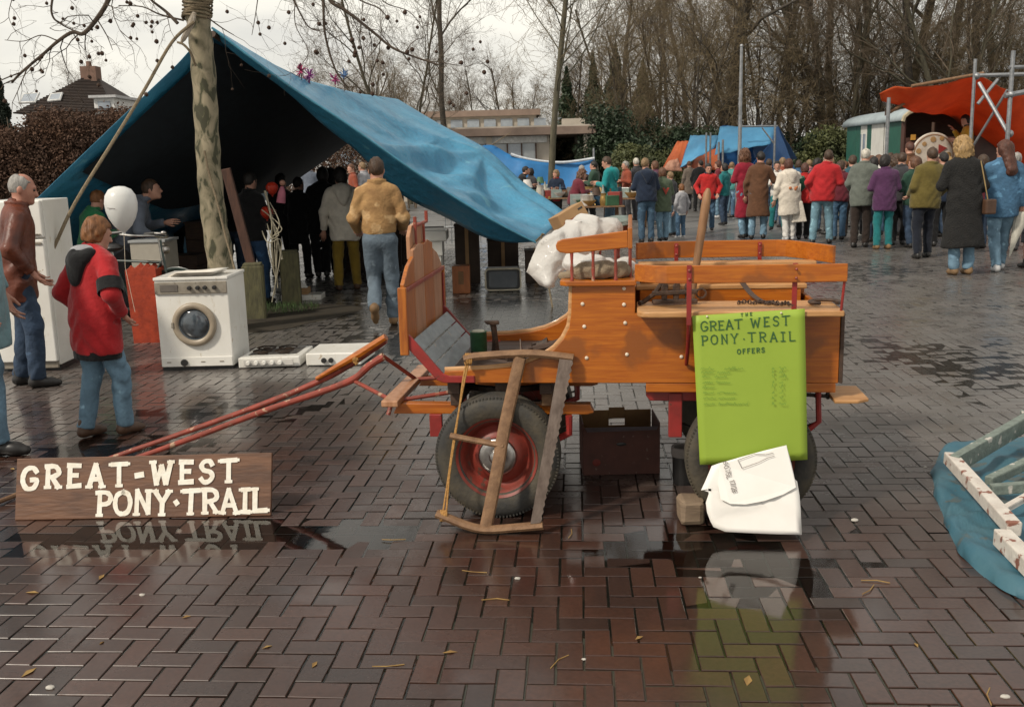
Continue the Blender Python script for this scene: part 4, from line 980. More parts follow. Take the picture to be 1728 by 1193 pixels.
sk = thing('burlap_sack', 'folded grey brown burlap sack lying on the driver seat under the white bag', 'sack', cart_world(.45, .12, zS))
SK = [seatp(*q) for q in ((985, 458, .06), (1015, 456, .05), (1048, 455, .08), (1062, 460, .16), (945, 466, .1))]
def f_sack(P):
    d = cap(P, SK[4], SK[0], .018, .038); d = smin(d, cap(P, SK[0], SK[1], .04, .045), .03); d = smin(d, cap(P, SK[1], SK[2], .045, .04), .02); d = smin(d, cap(P, SK[2], SK[3], .035, .03), .02)
    return d + wrinkle(P, .010, 34.0, 4.0)
pts = np.array([list(p) for p in SK])
mesh_sdf('sack_cloth', f_sack, pts.min(0)-.08, pts.max(0)+.08, .007, mat('burlap', (.27, .21, .14), .95, (.16, .12, .08), scale=20, bump=.5, bscale=120), sk)
# ------------------------------------------------------------------ people
SKIN = mat('skin', (.50, .27, .19), .55, (.40, .20, .14), scale=12, bump=.05)
SKIN2 = mat('skin_ruddy', (.46, .22, .15), .55, (.36, .16, .11), scale=12, bump=.05)
HAIRC = {'brown': (.070, .038, .020), 'dark': (.016, .012, .010), 'ginger': (.24, .095, .028), 'blond': (.40, .25, .10), 'fair': (.27, .17, .085), 'grey': (.36, .34, .31), 'white': (.62, .58, .50), 'chestnut': (.14, .060, .028), 'auburn': (.10, .035, .02)}
def hairm(k): return mat('hair_'+k, HAIRC[k], .6, tuple(c*.5 for c in HAIRC[k]), scale=30, stretch=(1, 1, .4), bump=.8, bscale=60, bdist=.01)
SHOE = {'black': mat('black_shoe', (.018, .016, .015), .4), 'brown': mat('brown_shoe', (.085, .042, .022), .55, bump=.2), 'white': mat('white_trainer', (.62, .62, .62), .6), 'tan': mat('tan_boot', (.22, .13, .06), .7, bump=.2)}
def denim(n_, c): return mat('denim_'+n_, c, .9, tuple(q*.62 for q in c), scale=5, bump=.6, bscale=26, bdist=.02, speck=((min(1, c[0]*1.7), min(1, c[1]*1.6), min(1, c[2]*1.5)), 9, .62))
JEAN = denim('blue', (.08, .155, .25)); JEANL = denim('light', (.155, .265, .36)); JEAND = denim('dark', (.030, .055, .10)); JEANG = denim('grey', (.12, .16, .20))

# one relaxed hand, fingers along -z, palm towards +y (then placed on both wrists)
def _hand(h):
    c = np.array
    pal = [(-.032, 0, -.03), (-.011, 0, -.03), (.011, 0, -.03), (.031, 0, -.03)]
    fing = [(-.030, .088, .075, .0075), (-.0105, .098, .088, .0082), (.0105, .094, .082, .0080), (.029, .082, .064, .0068)]
    def f(P):
        d = cap(P, (0, 0, .02), (0, 0, -.01), .026, .030, .75)
        d = smin(d, cap(P, (-.02, 0, -.03), (-.026, .002, -.078), .020, .015, .75), .012); d = smin(d, cap(P, (.012, 0, -.03), (.022, .002, -.074), .022, .015, .75), .012)
        d = smin(d, cap(P, (0, 0, -.03), (0, .002, -.08), .022, .016, .75), .012)
        for x, z0, ln_, r in fing:
            a = c([x, .003, -z0+.008]); b = c([x*1.08, .012, -z0-ln_*.40]); e = c([x*1.08, .032, -z0-ln_*.70]); g_ = c([x*1.05, .050, -z0-ln_*.86])
            d = smin(d, cap(P, a, b, r*1.1, r), .004); d = smin(d, cap(P, b, e, r, r*.92), .003); d = smin(d, cap(P, e, g_, r*.92, r*.8), .003)
        d = smin(d, cap(P, (-.022, .006, -.02), (-.048, .020, -.055), .014, .0105), .01); d = smin(d, cap(P, (-.048, .020, -.055), (-.050, .036, -.092), .010, .008), .004)
        return d
    return snet(f, (-.08, -.05, -.19), (.07, .08, .06), h)
HAND_F = _hand(.0042); HAND_C = _hand(.0075)
RD = np.random.default_rng(12).normal(size=(6, 3)); RD /= np.linalg.norm(RD, axis=1)[:, None]
def unit(v): v = np.asarray(v, float); return v/max(np.linalg.norm(v), 1e-9)

def hash_label(s): return sum((i+1)*ord(c) for i, c in enumerate(s)) % 9973
def person(label, px, py_foot, py_head, yaw=0.0, outfit=None, group=None, loc=None, height=None, detail=1, **o):
    """person standing at a surveyed spot. yaw 0 looks along +y (away); +90 looks left (-x); local frame: x right, y ahead."""
    p0 = Vector(loc) if loc is not None else G(px, py_foot)
    Ht = height if height else max(.6, W(px, py_head, p0.y).z - p0.z)
    s = Ht/1.76
    t = thing('person', label, 'person', p0, group); t.rotation_euler.z = math.radians(yaw)
    d = dict(top=None, legs=None, hair='brown', hstyle='short', shoes='black', arms=('down', 'down'), hem=.84, step=0.0, stance=.10, lean=0.0, leanx=0.0, look=0.0, nod=0.0, coat=0.0, bulk=1.0, hood=None, sleeve=None, skin=SKIN, collar=True, kick=None, skirt=None, trim=None)
    d.update(outfit or {}); d.update(o); D = d
    if detail < 2:
        r_ = random.Random(hash_label(label)); D['lean'] += r_.gauss(1, 2.5); D['leanx'] += r_.gauss(0, 2.5); D['look'] += r_.gauss(0, 24); D['nod'] += r_.gauss(3, 7); D['stance'] += r_.gauss(.0, .02); D['step'] += abs(r_.gauss(0, .10)); D['bulk'] *= r_.uniform(.94, 1.07)
    h = {0: .026, 1: .020, 2: .0125}[detail]
    hipz, b_ = .92, D['bulk']
    ln_, lx = math.radians(D['lean']), math.radians(D['leanx'])
    def up(x, y, z):                       # upper body point, leaning about the hips
        dz = z-hipz; return np.array([x + dz*math.sin(lx), y + dz*math.sin(ln_), hipz + dz*math.cos(ln_)*math.cos(lx)])
    sh = [up(-.185*b_**.4, 0, 1.435), up(.185*b_**.4, 0, 1.435)]
    arms = []
    for k, sg in ((0, -1), (1, 1)):
        a = D['arms'][k]; S_ = sh[k]
        if isinstance(a, tuple): el, wr = S_+np.array(a[0])*np.array([sg, 1, 1]), S_+np.array(a[1])*np.array([sg, 1, 1])
        else:
            el, wr = {'down': ((.075, -.03, -.29), (.085, .05, -.545)), 'pocket': ((.12, -.09, -.27), (.05, .06, -.46)), 'front': ((.06, .03, -.28), (-.07, .24, -.24)),
                      'fold': ((.06, .05, -.28), (-.16, .20, -.22)), 'carry': ((.07, -.02, -.29), (.05, .18, -.42)), 'up': ((.06, .14, -.20), (-.05, .27, -.02)), 'swingf': ((.08, .08, -.27), (.05, .27, -.40)),
                      'swingb': ((.09, -.13, -.25), (.10, -.15, -.49)), 'back': ((.09, -.12, -.25), (-.06, -.15, -.42))}[a]
            el, wr = S_+np.array([el[0]*sg, el[1], el[2]]), S_+np.array([wr[0]*sg, wr[1], wr[2]])
        arms.append((S_, el, wr))
    st = D['step']; legs = []
    for k, sg in ((0, -1), (1, 1)):
        fy = st*(.5 if k else -.5); fx = sg*D['stance']; an = np.array([fx, fy, .085]); hp = np.array([sg*.088, 0, .90])
        if D['kick'] == k: an = np.array([fx*.7, fy-.14, .23]); 
        kn = (an+hp)/2 + np.array([sg*.008, .035+abs(st)*.10, .02]); 
        if D['kick'] == k: kn = np.array([sg*.085, .10, .50])
        legs.append((hp, kn, an))
    nk, hd = up(0, .015, 1.50), up(0, .035, 1.635)
    hd = hd + np.array([0, math.sin(math.radians(D['nod']))*.06, -abs(math.sin(math.radians(D['nod'])))*.02])
    lk = math.radians(D['look']); fwd = np.array([-math.sin(lk), math.cos(lk), -math.sin(math.radians(D['nod']))*1.0]); fwd = unit(fwd); rt = unit(np.cross(fwd, (0, 0, 1))); upv = np.cross(rt, fwd)
    HM = np.stack([rt, fwd, upv])          # rows
    def headspace(P): return (P - hd) @ HM.T
    # ---- body: one continuous skin
    def f_head(P):
        q = headspace(P)
        e = ell(q, (0, -.008, .022), (.074, .096, .098)); e = smin(e, ell(q, (0, .025, -.04), (.058, .070, .078)), .04)
        e = smin(e, ell(q, (0, .078, -.092), (.030, .022, .022)), .03)                          # chin
        e = smin(e, cap(q, (0, .090, .012), (0, .112, -.030), .010, .0155), .012)               # nose
        e = smin(e, cap(q, (-.03, .086, .030), (.03, .086, .030), .012, .012), .014)            # brow
        e = smin(e, cap(q, (-.018, .088, -.058), (.018, .088, -.058), .008, .008), .010)        # lips
        for sx in (-1, 1):
            e = smin(e, ell(q, (sx*.077, -.012, -.008), (.010, .020, .032)), .008)
            e = np.maximum(e, -(ell(q, (sx*.031, .106, .010), (.014, .014, .010)))) if detail == 2 else e
        return e
    lowz = 1.30
    def f_body(P):
        e = f_head(P); e = smin(e, cap(P, nk, hd-np.array([0, 0, .05]), .060, .054), .03)
        e = smin(e, cap(P, up(0, 0, 1.0), up(0, 0, 1.38), .115, .13, .62), .06)
        e = smin(e, cap(P, sh[0]*np.array([.8, 1, 1])-np.array([0, 0, .04]), sh[1]*np.array([.8, 1, 1])-np.array([0, 0, .04]), .04, .04), .04)
        for (a, bb, c_) in arms:
            a = a + np.array([-.026*np.sign(a[0]), 0, -.04]); e = smin(e, cap(P, a, bb, .036, .032), .02); e = smin(e, cap(P, bb, c_, .032, .025), .015)
        for (a, bb, c_) in legs:
            e = smin(e, cap(P, a, bb, .075, .050), .03); e = smin(e, cap(P, bb, c_, .047, .034), .02)
        return e
    def bounds(pts, m): a = np.array(pts); return a.min(0)-m, a.max(0)+m
    joints = [q for L_ in arms+legs for q in L_] + [nk, hd+np.array([0, 0, .06]), hd]
    lo, hi = bounds(joints, .14)
    if detail < 2:
        # far figures: only head, neck, chest are ever visible; coarser limbs
        V, F = snet(f_body, lo, hi, .024)
        lo2, hi2 = bounds([hd], .17)
        V2, F2 = snet(lambda P: smin(f_head(P), cap(P, nk, hd-np.array([0, 0, .05]), .060, .054), .03), lo2, hi2, .0115)
        parts = [(V, F), (V2, F2)]
    else:
        V, F = snet(f_body, lo, hi, .0125); lo2, hi2 = bounds([hd], .17)
        V2, F2 = snet(lambda P: smin(f_head(P), cap(P, nk, hd-np.array([0, 0, .05]), .060, .054), .03), lo2, hi2, .006)
        parts = [(V, F), (V2, F2)]
    HV, HF = HAND_F if detail == 2 else HAND_C
    for k, (a, e_, w_) in enumerate(arms):
        ax = unit(w_-e_); yv = unit(np.array([0, 1, 0]) - ax*ax[1]) if abs(ax[1]) < .9 else unit(np.array([0, 0, 1]) - ax*ax[2])
        xv = np.cross(yv, -ax); mir = -1 if k == 0 else 1
        Vh = HV.copy(); Vh[:, 0] *= -mir if True else 1
        R_ = np.stack([xv, yv, -ax], 1); Vh = Vh @ R_.T + w_ + ax*.03
        parts.append((Vh, HF))
    VV, FF, o_ = [], [], 0
    for v, f in parts: VV.append(v); FF.append(f+o_); o_ += len(v)
    body = link('body', quick_mesh('body', np.concatenate(VV)*s, np.concatenate(FF), D['skin']), None, t)
    if detail == 2 or D.get('face'):
        for sx in (-1, 1):
            c_ = hd + HM.T @ np.array([sx*.031, .0865, .010]); link('eye', quick_mesh('eye', *snet(lambda P: ell(P, c_, (.0125, .0125, .0125)), c_-.02, c_+.02, .005), mat('eye_dark', (.03, .022, .018), .2)), None, t).scale = (s, s, s)
        c_ = hd + HM.T @ np.array([0, .094, -.058]); link('mouth', quick_mesh('mouth', *snet(lambda P: ell((P-c_) @ HM.T, (0, 0, 0), (.024, .006, .005)), c_-.03, c_+.03, .005), mat('lips', (.30, .10, .08), .5)), None, t).scale = (s, s, s)
    # ---- trousers
    ph = random.uniform(0, 9)
    def folds(P, amp, k=1.0): return amp*(np.sin(P[..., 2]*46*k+4*np.sin(P[..., 0]*15+ph)+3*np.sin(P[..., 1]*13+ph*2)) * (.5+.5*np.sin(P[..., 2]*7+ph+P[..., 1]*9)) + .6*np.sin(P[..., 0]*40*k+P[..., 2]*18+ph))
    if D['legs'] is not None:
        def f_tr(P):
            e = cap(P, (0, .0, .93), up(0, 0, 1.03), .150*b_**.6, .140*b_**.6, .74)
            for (a, bb, c_) in legs:
                g_ = cap(P, a, bb, .098*b_**.4, .078); dn = unit(c_-bb); g_ = smin(g_, cap(P, bb, c_-dn*.01, .075, .067), .03); e = smin(e, g_, .035)
            e = e + folds(P, .0065)
            for (a, bb, c_) in legs:
                dn = unit(c_-bb); near = (np.linalg.norm(P-c_, axis=-1) < .16); e = np.where(near, np.maximum(e, (P-c_) @ dn - .012), e)
            return e
        lo, hi = bounds([q for L_ in legs for q in L_] + [up(0, 0, 1.03)], .20)
        V, F = snet(f_tr, lo, hi, h); link('trousers', quick_mesh('trousers', V*s, F, D['legs']), None, t)
    for k, (a, bb, c_) in enumerate(legs):
        pit = -.9 if D['kick'] == k else 0.0; cp, sp_ = math.cos(pit), math.sin(pit)
        def fsh(P):
            q = P - c_; y, z = q[..., 1]*cp + q[..., 2]*sp_, -q[..., 1]*sp_ + q[..., 2]*cp; q = np.stack([q[..., 0], y, z], -1)
            e = cap(q, (0, -.035, -.035), (0, .10, -.045), .043, .040, 1.0); e = smin(e, cap(q, (0, .09, -.048), (0, .155, -.055), .040, .028), .02); e = smin(e, cap(q, (0, -.01, .04), (0, -.02, -.03), .048, .048), .02)
            e = np.maximum(e, -q[..., 2]-.083); return e
        V, F = snet(fsh, c_-.24, c_+.24, .012 if detail == 2 else .018); link('shoe', quick_mesh('shoe', V*s, F, SHOE[D['shoes']]), None, t)
    # ---- jacket, coat
    hem = D['hem']; cz = D['coat']
    if D['top'] is not None:
        bk = b_
        def f_ja(P, sleeves=True):
            e = cap(P, up(0, .0, max(hem+.09, .95)), up(0, .005, 1.33), .178*bk, .185*bk**.6, .68); e = smin(e, cap(P, up(-.115, 0, 1.40), up(.115, 0, 1.40), .080, .080, .9), .07)
            e = smin(e, cap(P, up(0, 0, 1.44), up(0, .01, 1.505), .088, .074), .04)
            if cz: e = smin(e, cap(P, (0, 0, cz+.05), up(0, 0, 1.0), .235*bk, .165*bk, .72), .06)
            elif hem < .88: e = smin(e, cap(P, (0, 0, hem+.06), up(0, 0, 1.05), .188*bk, .172*bk, .70), .05)
            for (a, bb, c_) in arms:
                dn = unit(c_-bb); a = a + np.array([-.022*np.sign(a[0]), 0, -.03]); g_ = cap(P, a, bb, .072*bk**.45, .063*bk**.4); g_ = smin(g_, cap(P, bb, c_-dn*.02, .064*bk**.4, .050), .025); e = smin(e, g_, .022)
            e = e + folds(P, .0055, .8)
            lo_ = (cz if cz else hem)
            e = np.maximum(e, lo_ - P[..., 2] + .012*np.sin(P[..., 0]*9+ph)) if not D['lean'] > 30 else e
            for (a, bb, c_) in arms:
                dn = unit(c_-bb); near = np.linalg.norm(P-c_, axis=-1) < .10; e = np.where(near, np.maximum(e, (P-c_) @ dn - .008), e)
            e = np.maximum(e, -(cap(P, up(0, .02, 1.49), up(0, .05, 1.62), .060, .075)))
            return e
        pts = [q for L_ in arms for q in L_] + [up(0, 0, 1.50), up(-.2, 0, 1.3), up(.2, 0, 1.3), np.array([-.19*bk, -.14, (cz or hem)-.02]), np.array([.19*bk, .14, (cz or hem)-.02])]
        lo, hi = bounds(pts, .12); lo[2] = min(lo[2], (cz or hem)-.05)
        V, F = snet(f_ja, lo, hi, h)
        nm = 'coat' if cz else 'jacket'; link(nm, quick_mesh(nm, V*s, F, D['top']), None, t)
        if D['collar'] and not D['hood']:
            def f_co(P):
                q = P - up(0, .008, 1.508); r_ = np.hypot(q[..., 0], q[..., 1]*1.05); return np.maximum(np.abs(r_-.084-q[..., 2]*.05)-.014, np.abs(q[..., 2])-.032 + .012*(q[..., 1] > .05))
            c_ = up(0, .008, 1.508); V, F = snet(f_co, c_-.14, c_+.14, .012 if detail == 2 else .017); link('collar', quick_mesh('collar', V*s, F, D['trim'] or D['top']), None, t)
        if D['trim'] and hem:                # waistband
            def f_wb(P): return np.maximum(cap(P, (0, 0, hem-.1), (0, 0, hem+.2), .178*bk, .178*bk, .70), np.abs(P[..., 2]-hem+.012)-.038)
            V, F = snet(f_wb, (-.3, -.25, hem-.1), (.3, .25, hem+.1), h); link('waistband', quick_mesh('waistband', V*s, F, D['trim']), None, t)
    if D['skirt'] is not None:
        def f_sk(P): return np.maximum(cap(P, (0, 0, .42), (0, 0, 1.0), .20, .15, .75) + folds(P, .006), np.maximum(.40-P[..., 2], P[..., 2]-1.05))
        V, F = snet(f_sk, (-.32, -.26, .36), (.32, .26, 1.1), h); link('skirt', quick_mesh('skirt', V*s, F, D['skirt']), None, t)
    if D['hood'] is not None:
        def f_ho(P):
            if D.get('hood_up'): 
                e = cap(P, hd+np.array([0, -.01, .02]), up(0, -.02, 1.50), .128, .10); return np.maximum(e, -ell(P, hd+HM.T @ np.array([0, .12, 0]), (.075, .10, .11)))
            return smin(cap(P, up(-.085, -.075, 1.475), up(.085, -.075, 1.475), .055, .055), smin(ell(P, up(0, -.125, 1.43), (.115, .060, .085)), ell(P, up(0, -.155, 1.33), (.070, .040, .10)), .06), .05) + folds(P, .004)
        c_ = up(0, -.06, 1.48); V, F = snet(f_ho, c_-.32, c_+.34, h*.8); link('hood', quick_mesh('hood', V*s, F, D['hood']), None, t)
    # ---- hair
    if D['hstyle'] and not (D['hood'] is not None and D.get('hood_up')):
        hs_ = D['hstyle']
        def f_hair(P):
            q = headspace(P); r_ = {'short': .010, 'bald': .006, 'bob': .020, 'long': .022, 'curly': .034, 'child': .018}[hs_]
            e = ell(q, (0, -.010, .026), (.074+r_, .096+r_, .098+r_))
            if hs_ in ('bob', 'child'): e = smin(e, ell(q, (0, -.035, -.03), (.088, .080, .095)), .03)
            if hs_ == 'long': e = smin(e, cap(q, (0, -.05, 0), (0, -.135, -.27), .095, .085, .75), .04)
            if hs_ == 'curly': e = smin(e, ell(q, (0, -.04, -.07), (.125, .10, .12)), .05)
            am = {'short': .003, 'bald': .0015, 'bob': .004, 'long': .005, 'curly': .011, 'child': .004}[hs_]
            e = e + am*.9*sum(np.sin(q @ (RD[k]*(70+26*k)) + ph*k) for k in range(6))*.45
            face = np.maximum(q[..., 2]-.062 - .25*(q[..., 1]-.06), -(q[..., 1] - .030 - .15*q[..., 2]))     # cut away the face
            e = np.maximum(e, -face)
            cutz = {'short': -.055, 'bald': -.045, 'bob': -.12, 'long': -.40, 'curly': -.22, 'child': -.085}[hs_]
            e = np.maximum(e, cutz - q[..., 2] - .25*np.maximum(0, q[..., 1]+.02))
            if hs_ in ('short', 'bald'): e = np.maximum(e, -(ell(q, (0, .06, -.05), (.12, .058, .06))))
            if hs_ == 'bald': e = np.maximum(e, -(ell(q, (0, .045, .105), (.058, .105, .062))))
            return e
        c_ = hd; mg = .42 if hs_ == 'long' else .27
        V, F = snet(f_hair, c_-np.array([.19, .25, mg]), c_+np.array([.19, .19, .17]), .0075 if detail == 2 else .0135)
        link('hair', quick_mesh('hair', V*s, F, hairm(D['hair'])), None, t)
    t['h'] = float(s); del t['h']
    def loc_w(x, y, z):                      # local body point -> world
        v = Matrix.Rotation(math.radians(yaw), 3, 'Z') @ Vector((x*s, y*s, z*s)); return p0+v
    return t, dict(s=s, arms=arms, hd=hd, loc=loc_w, up=up)
# ------------------------------------------------------------------ who stands where
C_ = cloth
RED = C_('red_jacket', (.42, .018, .022)); RED2 = C_('scarlet_jacket', (.46, .02, .02)); BURG = C_('burgundy', (.15, .015, .025)); PURP = C_('purple_coat', (.085, .03, .085))
OLIVE = C_('olive_jacket', (.13, .10, .025)); BLACKC = C_('black_cloth', (.008, .008, .009)); NAVY = C_('navy', (.014, .024, .048)); TEAL = C_('teal_anorak', (.012, .24, .25)); GREYG = C_('grey_green_coat', (.13, .145, .125))
CREAM = C_('cream_parka', (.76, .70, .60)); BROWNC = C_('brown_coat', (.115, .052, .026)); TAN = mat('sheepskin', (.40, .235, .095), .9, (.27, .15, .06), scale=6, bump=.5, bscale=30, bdist=.02, speck=((.48, .31, .15), 5, .6))
LEATH = mat('red_brown_leather', (.14, .032, .012), .45, (.075, .018, .009), scale=6, bump=.5, bscale=18, bdist=.02); MUST = C_('mustard', (.26, .17, .025)); DKGREEN = C_('dark_green', (.030, .065, .042)); GREEN = C_('green', (.02, .16, .06))
DENIMJ = denim('jacket', (.06, .15, .26)); PALEB = C_('pale_blue_raincoat', (.20, .36, .40)); DGREY = C_('dark_grey', (.045, .045, .05)); GREYL = C_('light_grey', (.36, .36, .38)); WHITEC = C_('white_cloth', (.68, .66, .62)); PINK = C_('pink', (.5, .16, .2))
RUST = C_('rust', (.26, .06, .03)); DKBR = C_('dark_brown', (.030, .020, .016)); TEALT = C_('teal_trousers', (.015, .16, .17)); LBLUE = C_('light_blue', (.16, .42, .55)); GREYB = C_('grey_blue', (.13, .15, .19)); MAROON = C_('maroon', (.13, .018, .03))

# the three near the appliances
person('bald man in a red brown leather jacket standing beside the white fridge', 52, 652, 291, yaw=-64, detail=2, top=LEATH, legs=JEAND, hair='grey', hstyle='bald', arms=('pocket', ((.11, -.08, -.27), (.035, .055, -.45))), hem=.72, nod=14, look=-6, lean=5, skin=SKIN2, bulk=1.06, step=.12)
ch_, ci = person('child in a red hooded jacket and blue jeans watching by the washing machine', 180, 735, 366, yaw=-35, detail=2, top=RED, legs=JEANL, hair='ginger', hstyle='child', arms=('pocket', ((.14, -.09, -.25), (.05, .05, -.42))), hem=.70, nod=20, look=-15, lean=4, bulk=1.28, step=.22, shoes='brown', trim=BLACKC, hood=BLACKC)
# black sleeve band and pale lining on the child's jacket
def child_pt(v): return ci['loc'](*v)
(S_, el, wr) = ci['arms'][1]; ax = unit(el-S_)
mk('sleeve_band', MB().tube([child_pt(S_+(el-S_)*.62), child_pt(S_+(el-S_)*.80), child_pt(S_+(el-S_)*.97)], [.0735*1.28**.5*ci['s']+.012]*3, 16, cap=False), BLACKC, ch_, smooth=True)
lc = child_pt(ci['up'](0, -.075, 1.515)); mk('hood_lining', MB().sphere(lc, .085*ci['s']*1.15, 14, 8, (1.0, .75, .40)), GREYL, ch_, smooth=True)
person('person in a pale blue raincoat and faded jeans beside the name board', -22, 762, 225, yaw=-88, detail=2, top=PALEB, legs=JEANL, hair='brown', hstyle='bob', arms=('down', ((.13, .10, -.29), (.12, .19, -.50))), hem=.58, bulk=1.38, step=.22)
person('man in a tan sheepskin jacket and blue jeans walking towards the tent', 648, 550, 266, yaw=3, detail=2, top=TAN, legs=JEANG, hair='brown', hstyle='short', arms=('carry', 'carry'), hem=.98, bulk=1.04, kick=0, step=.16, shoes='tan', trim=None)
person('person in a cream hooded parka and mustard trousers beside the sheepskin jacket', 588, 490, 283, yaw=14, detail=1, top=CREAM, legs=MUST, hair='dark', hstyle='bob', arms=('down', 'front'), hem=.72, bulk=1.16, hood=CREAM, stance=.13, shoes='brown')
person('person in dark jacket and blue jeans standing behind the leaning timber', 436, 512, 290, yaw=-30, top=BLACKC, legs=denim('mid', (.02, .06, .14)), hair='dark', hstyle='short', arms=('front', 'front'), hem=.84)
person('tall person in black standing deep inside the blue tent', 545, 468, 282, yaw=10, top=BLACKC, legs=BLACKC, hair='dark', hstyle='bob', arms=('front', 'down'), hem=.7, bulk=1.1)
person('person in a black coat looking over the tables in the tent', 508, 470, 298, yaw=-20, top=BLACKC, legs=BLACKC, hair='dark', hstyle='short', arms=('front', 'front'), hem=.6, lean=8)
person('dark haired woman standing in front of the tent tables', 572, 462, 286, yaw=0, top=NAVY, legs=BLACKC, hair='dark', hstyle='curly', arms=('down', 'front'), hem=.7)
person('person in a grey anorak bending over the low cabinet', 214, 535, 335, yaw=-75, top=GREYB, legs=DGREY, hair='brown', hstyle='short', arms=('front', 'carry'), hem=.8, lean=34, height=1.70)
person('person in a bright green jacket standing behind the child', 163, 545, 345, yaw=-40, top=GREEN, legs=JEAND, hair='ginger', hstyle='short', arms=('front', 'front'), hem=.85, nod=10, lean=12, height=1.5)
for i, (x, y, top, hc, lab) in enumerate(((470, 305, WHITEC, 'grey', 'white jacket'), (600, 303, RUST, 'chestnut', 'rust coloured jacket'), (622, 302, GREYL, 'fair', 'grey jacket'), (528, 306, GREYB, 'fair', 'grey blue jacket'))):
    person('shopper in a %s seen through the far end of the tent' % lab, x, 392-2*i, y-12, yaw=160-50*i, detail=0, top=top, legs=JEAND, hair=hc, arms=('down', 'front'), height=1.66+.04*i)

# around the stalls
person('person in black leaning over the stall behind the tent edge', 872, 352, 279, loc=(W(872, 270, 26).x, 26, 0), yaw=-80, detail=0, top=BLACKC, legs=DGREY, hair='dark', arms=('front', 'front'), lean=22)
person('person in a dark coat beside the red and white striped bags', 898, 356, 284, loc=(W(898, 270, 26.5).x, 26.5, 0), yaw=-50, detail=0, top=DGREY, legs=BLACKC, hair='dark', hstyle='bob')
person('stall keeper in a navy coat with a red scarf at the bric-a-brac table', 938, 352, 287, loc=(W(938, 270, 25.6).x, 25.6, 0), yaw=165, detail=0, top=NAVY, legs=DGREY, hair='fair', hstyle='bob', arms=('front', 'front'), trim=C_('scarf_red', (.35, .03, .03)))
person('woman in a grey and maroon coat bending at the bric-a-brac table', 966, 358, 285, loc=(W(966, 270, 22.2).x, 22.2, 0), yaw=-70, detail=0, top=MAROON, legs=BURG, hair='chestnut', hstyle='curly', arms=('front', 'front'), lean=16, trim=DGREY, bulk=1.12)
person('person in a brown jacket standing behind the maroon coat', 985, 352, 279, loc=(W(985, 270, 25.8).x, 25.8, 0), yaw=30, detail=0, top=DKBR, legs=DGREY, hair='grey')
person('man in a dark green jacket picking at the stall table', 1001, 352, 272, loc=(W(1001, 270, 25.4).x, 25.4, 0), yaw=60, detail=0, top=DKGREEN, legs=BLACKC, hair='dark', arms=('front', 'front'), nod=12)
person('man in a teal anorak and pale jeans reading at the stall', 1031, 361, 264, loc=(W(1031, 270, 21.0).x, 21.0, 0), yaw=62, detail=1, top=TEAL, legs=JEANL, hair='brown', arms=('front', 'front'), nod=22, hem=.80, hood=TEAL)
person('person in a navy blue jacket and jeans with back turned by the cart', 1091, 410, 267, yaw=10, detail=1, top=NAVY, legs=JEAND if False else denim('navy', (.05, .10, .16)), hair='fair', arms=('front', 'front'), hem=.86, bulk=1.2, hood=NAVY)
person('white haired person partly hidden behind the navy jacket', 1076, 372, 275, yaw=40, detail=0, top=DGREY, legs=DGREY, hair='white', height=1.66)
gch, gi = person('child in a green jacket with a red emblem on the back', 1119, 407, 283, yaw=15, detail=1, top=C_('sage_green', (.09, .12, .075)), legs=JEANL, hair='chestnut', hstyle='child', hem=.70, bulk=1.12, arms=('down', 'front'))
person('small child in a white sleeved jacket and jeans', 1149, 402, 311, yaw=30, detail=1, top=GREYL, legs=JEAN, hair='ginger', hstyle='child', hem=.80, trim=WHITEC, shoes='white')
person('person in a dark jacket behind the small child', 1134, 398, 290, yaw=50, detail=0, top=DGREY, legs=JEANL, hair='fair', arms=('carry', 'front'))
person('boy in a red jacket and jeans walking towards the cart with hands in pockets', 1195, 390, 276, yaw=172, detail=1, top=RED2, legs=JEAN, hair='dark', hstyle='short', arms=('pocket', 'pocket'), hem=.82, bulk=1.15, nod=14, step=.25, trim=NAVY, face=True)
person('person in a grey coat standing before the orange stall cover', 1161, 354, 272, yaw=20, detail=0, top=C_('stone_coat', (.20, .16, .13)), legs=DGREY, hair='chestnut', coat=.55)
person('person in a black jacket standing before the orange stall cover', 1178, 357, 271, yaw=-30, detail=0, top=BLACKC, legs=BLACKC, hair='dark', bulk=1.1)
person('person in a maroon jacket behind the walking boy', 1212, 368, 272, yaw=60, detail=0, top=BURG, legs=JEANL, hair='auburn', hstyle='bob', shoes='white')
person('person in a turquoise jacket by the lamp post', 1233, 364, 274, yaw=-60, detail=0, top=C_('turquoise', (.08, .30, .28)), legs=JEANL, hair='fair', shoes='white')
person('person in a rust waistcoat and jeans striding past the lamp post', 1247, 368, 266, yaw=80, detail=0, top=RUST, legs=JEAN, hair='fair', step=.3)
person('woman with a brown fur collar in a long red coat', 1256, 402, 252, yaw=20, detail=1, top=C_('crimson_coat', (.26, .012, .03)), legs=JEANL, hair='chestnut', hstyle='curly', coat=.42, trim=BROWNC, arms=('front', 'front'))
person('man in a long brown overcoat with back turned', 1278, 404, 256, yaw=-15, detail=1, top=BROWNC, legs=JEANL, hair='dark', hstyle='short', coat=.46, arms=('down', ((.10, .06, -.26), (.16, .28, -.22))), bulk=1.05)
person('dark haired person facing the square behind the brown overcoat', 1312, 388, 272, yaw=150, detail=0, top=WHITEC, legs=TEALT, hair='dark', arms=('front', 'front'), bulk=1.05)
cp_, cpi = person('child in a cream vest with an orange print and green sleeves', 1331, 406, 268, yaw=10, detail=1, top=C_('cream_vest', (.66, .60, .51)), legs=WHITEC, hair='auburn', hstyle='child', hem=.55, bulk=1.30, arms=('down', ((.10, .03, -.26), (.10, .16, -.44))), hood=C_('cream_vest', (.66, .60, .51)), shoes='white')
(S_, el, wr) = cpi['arms'][1]
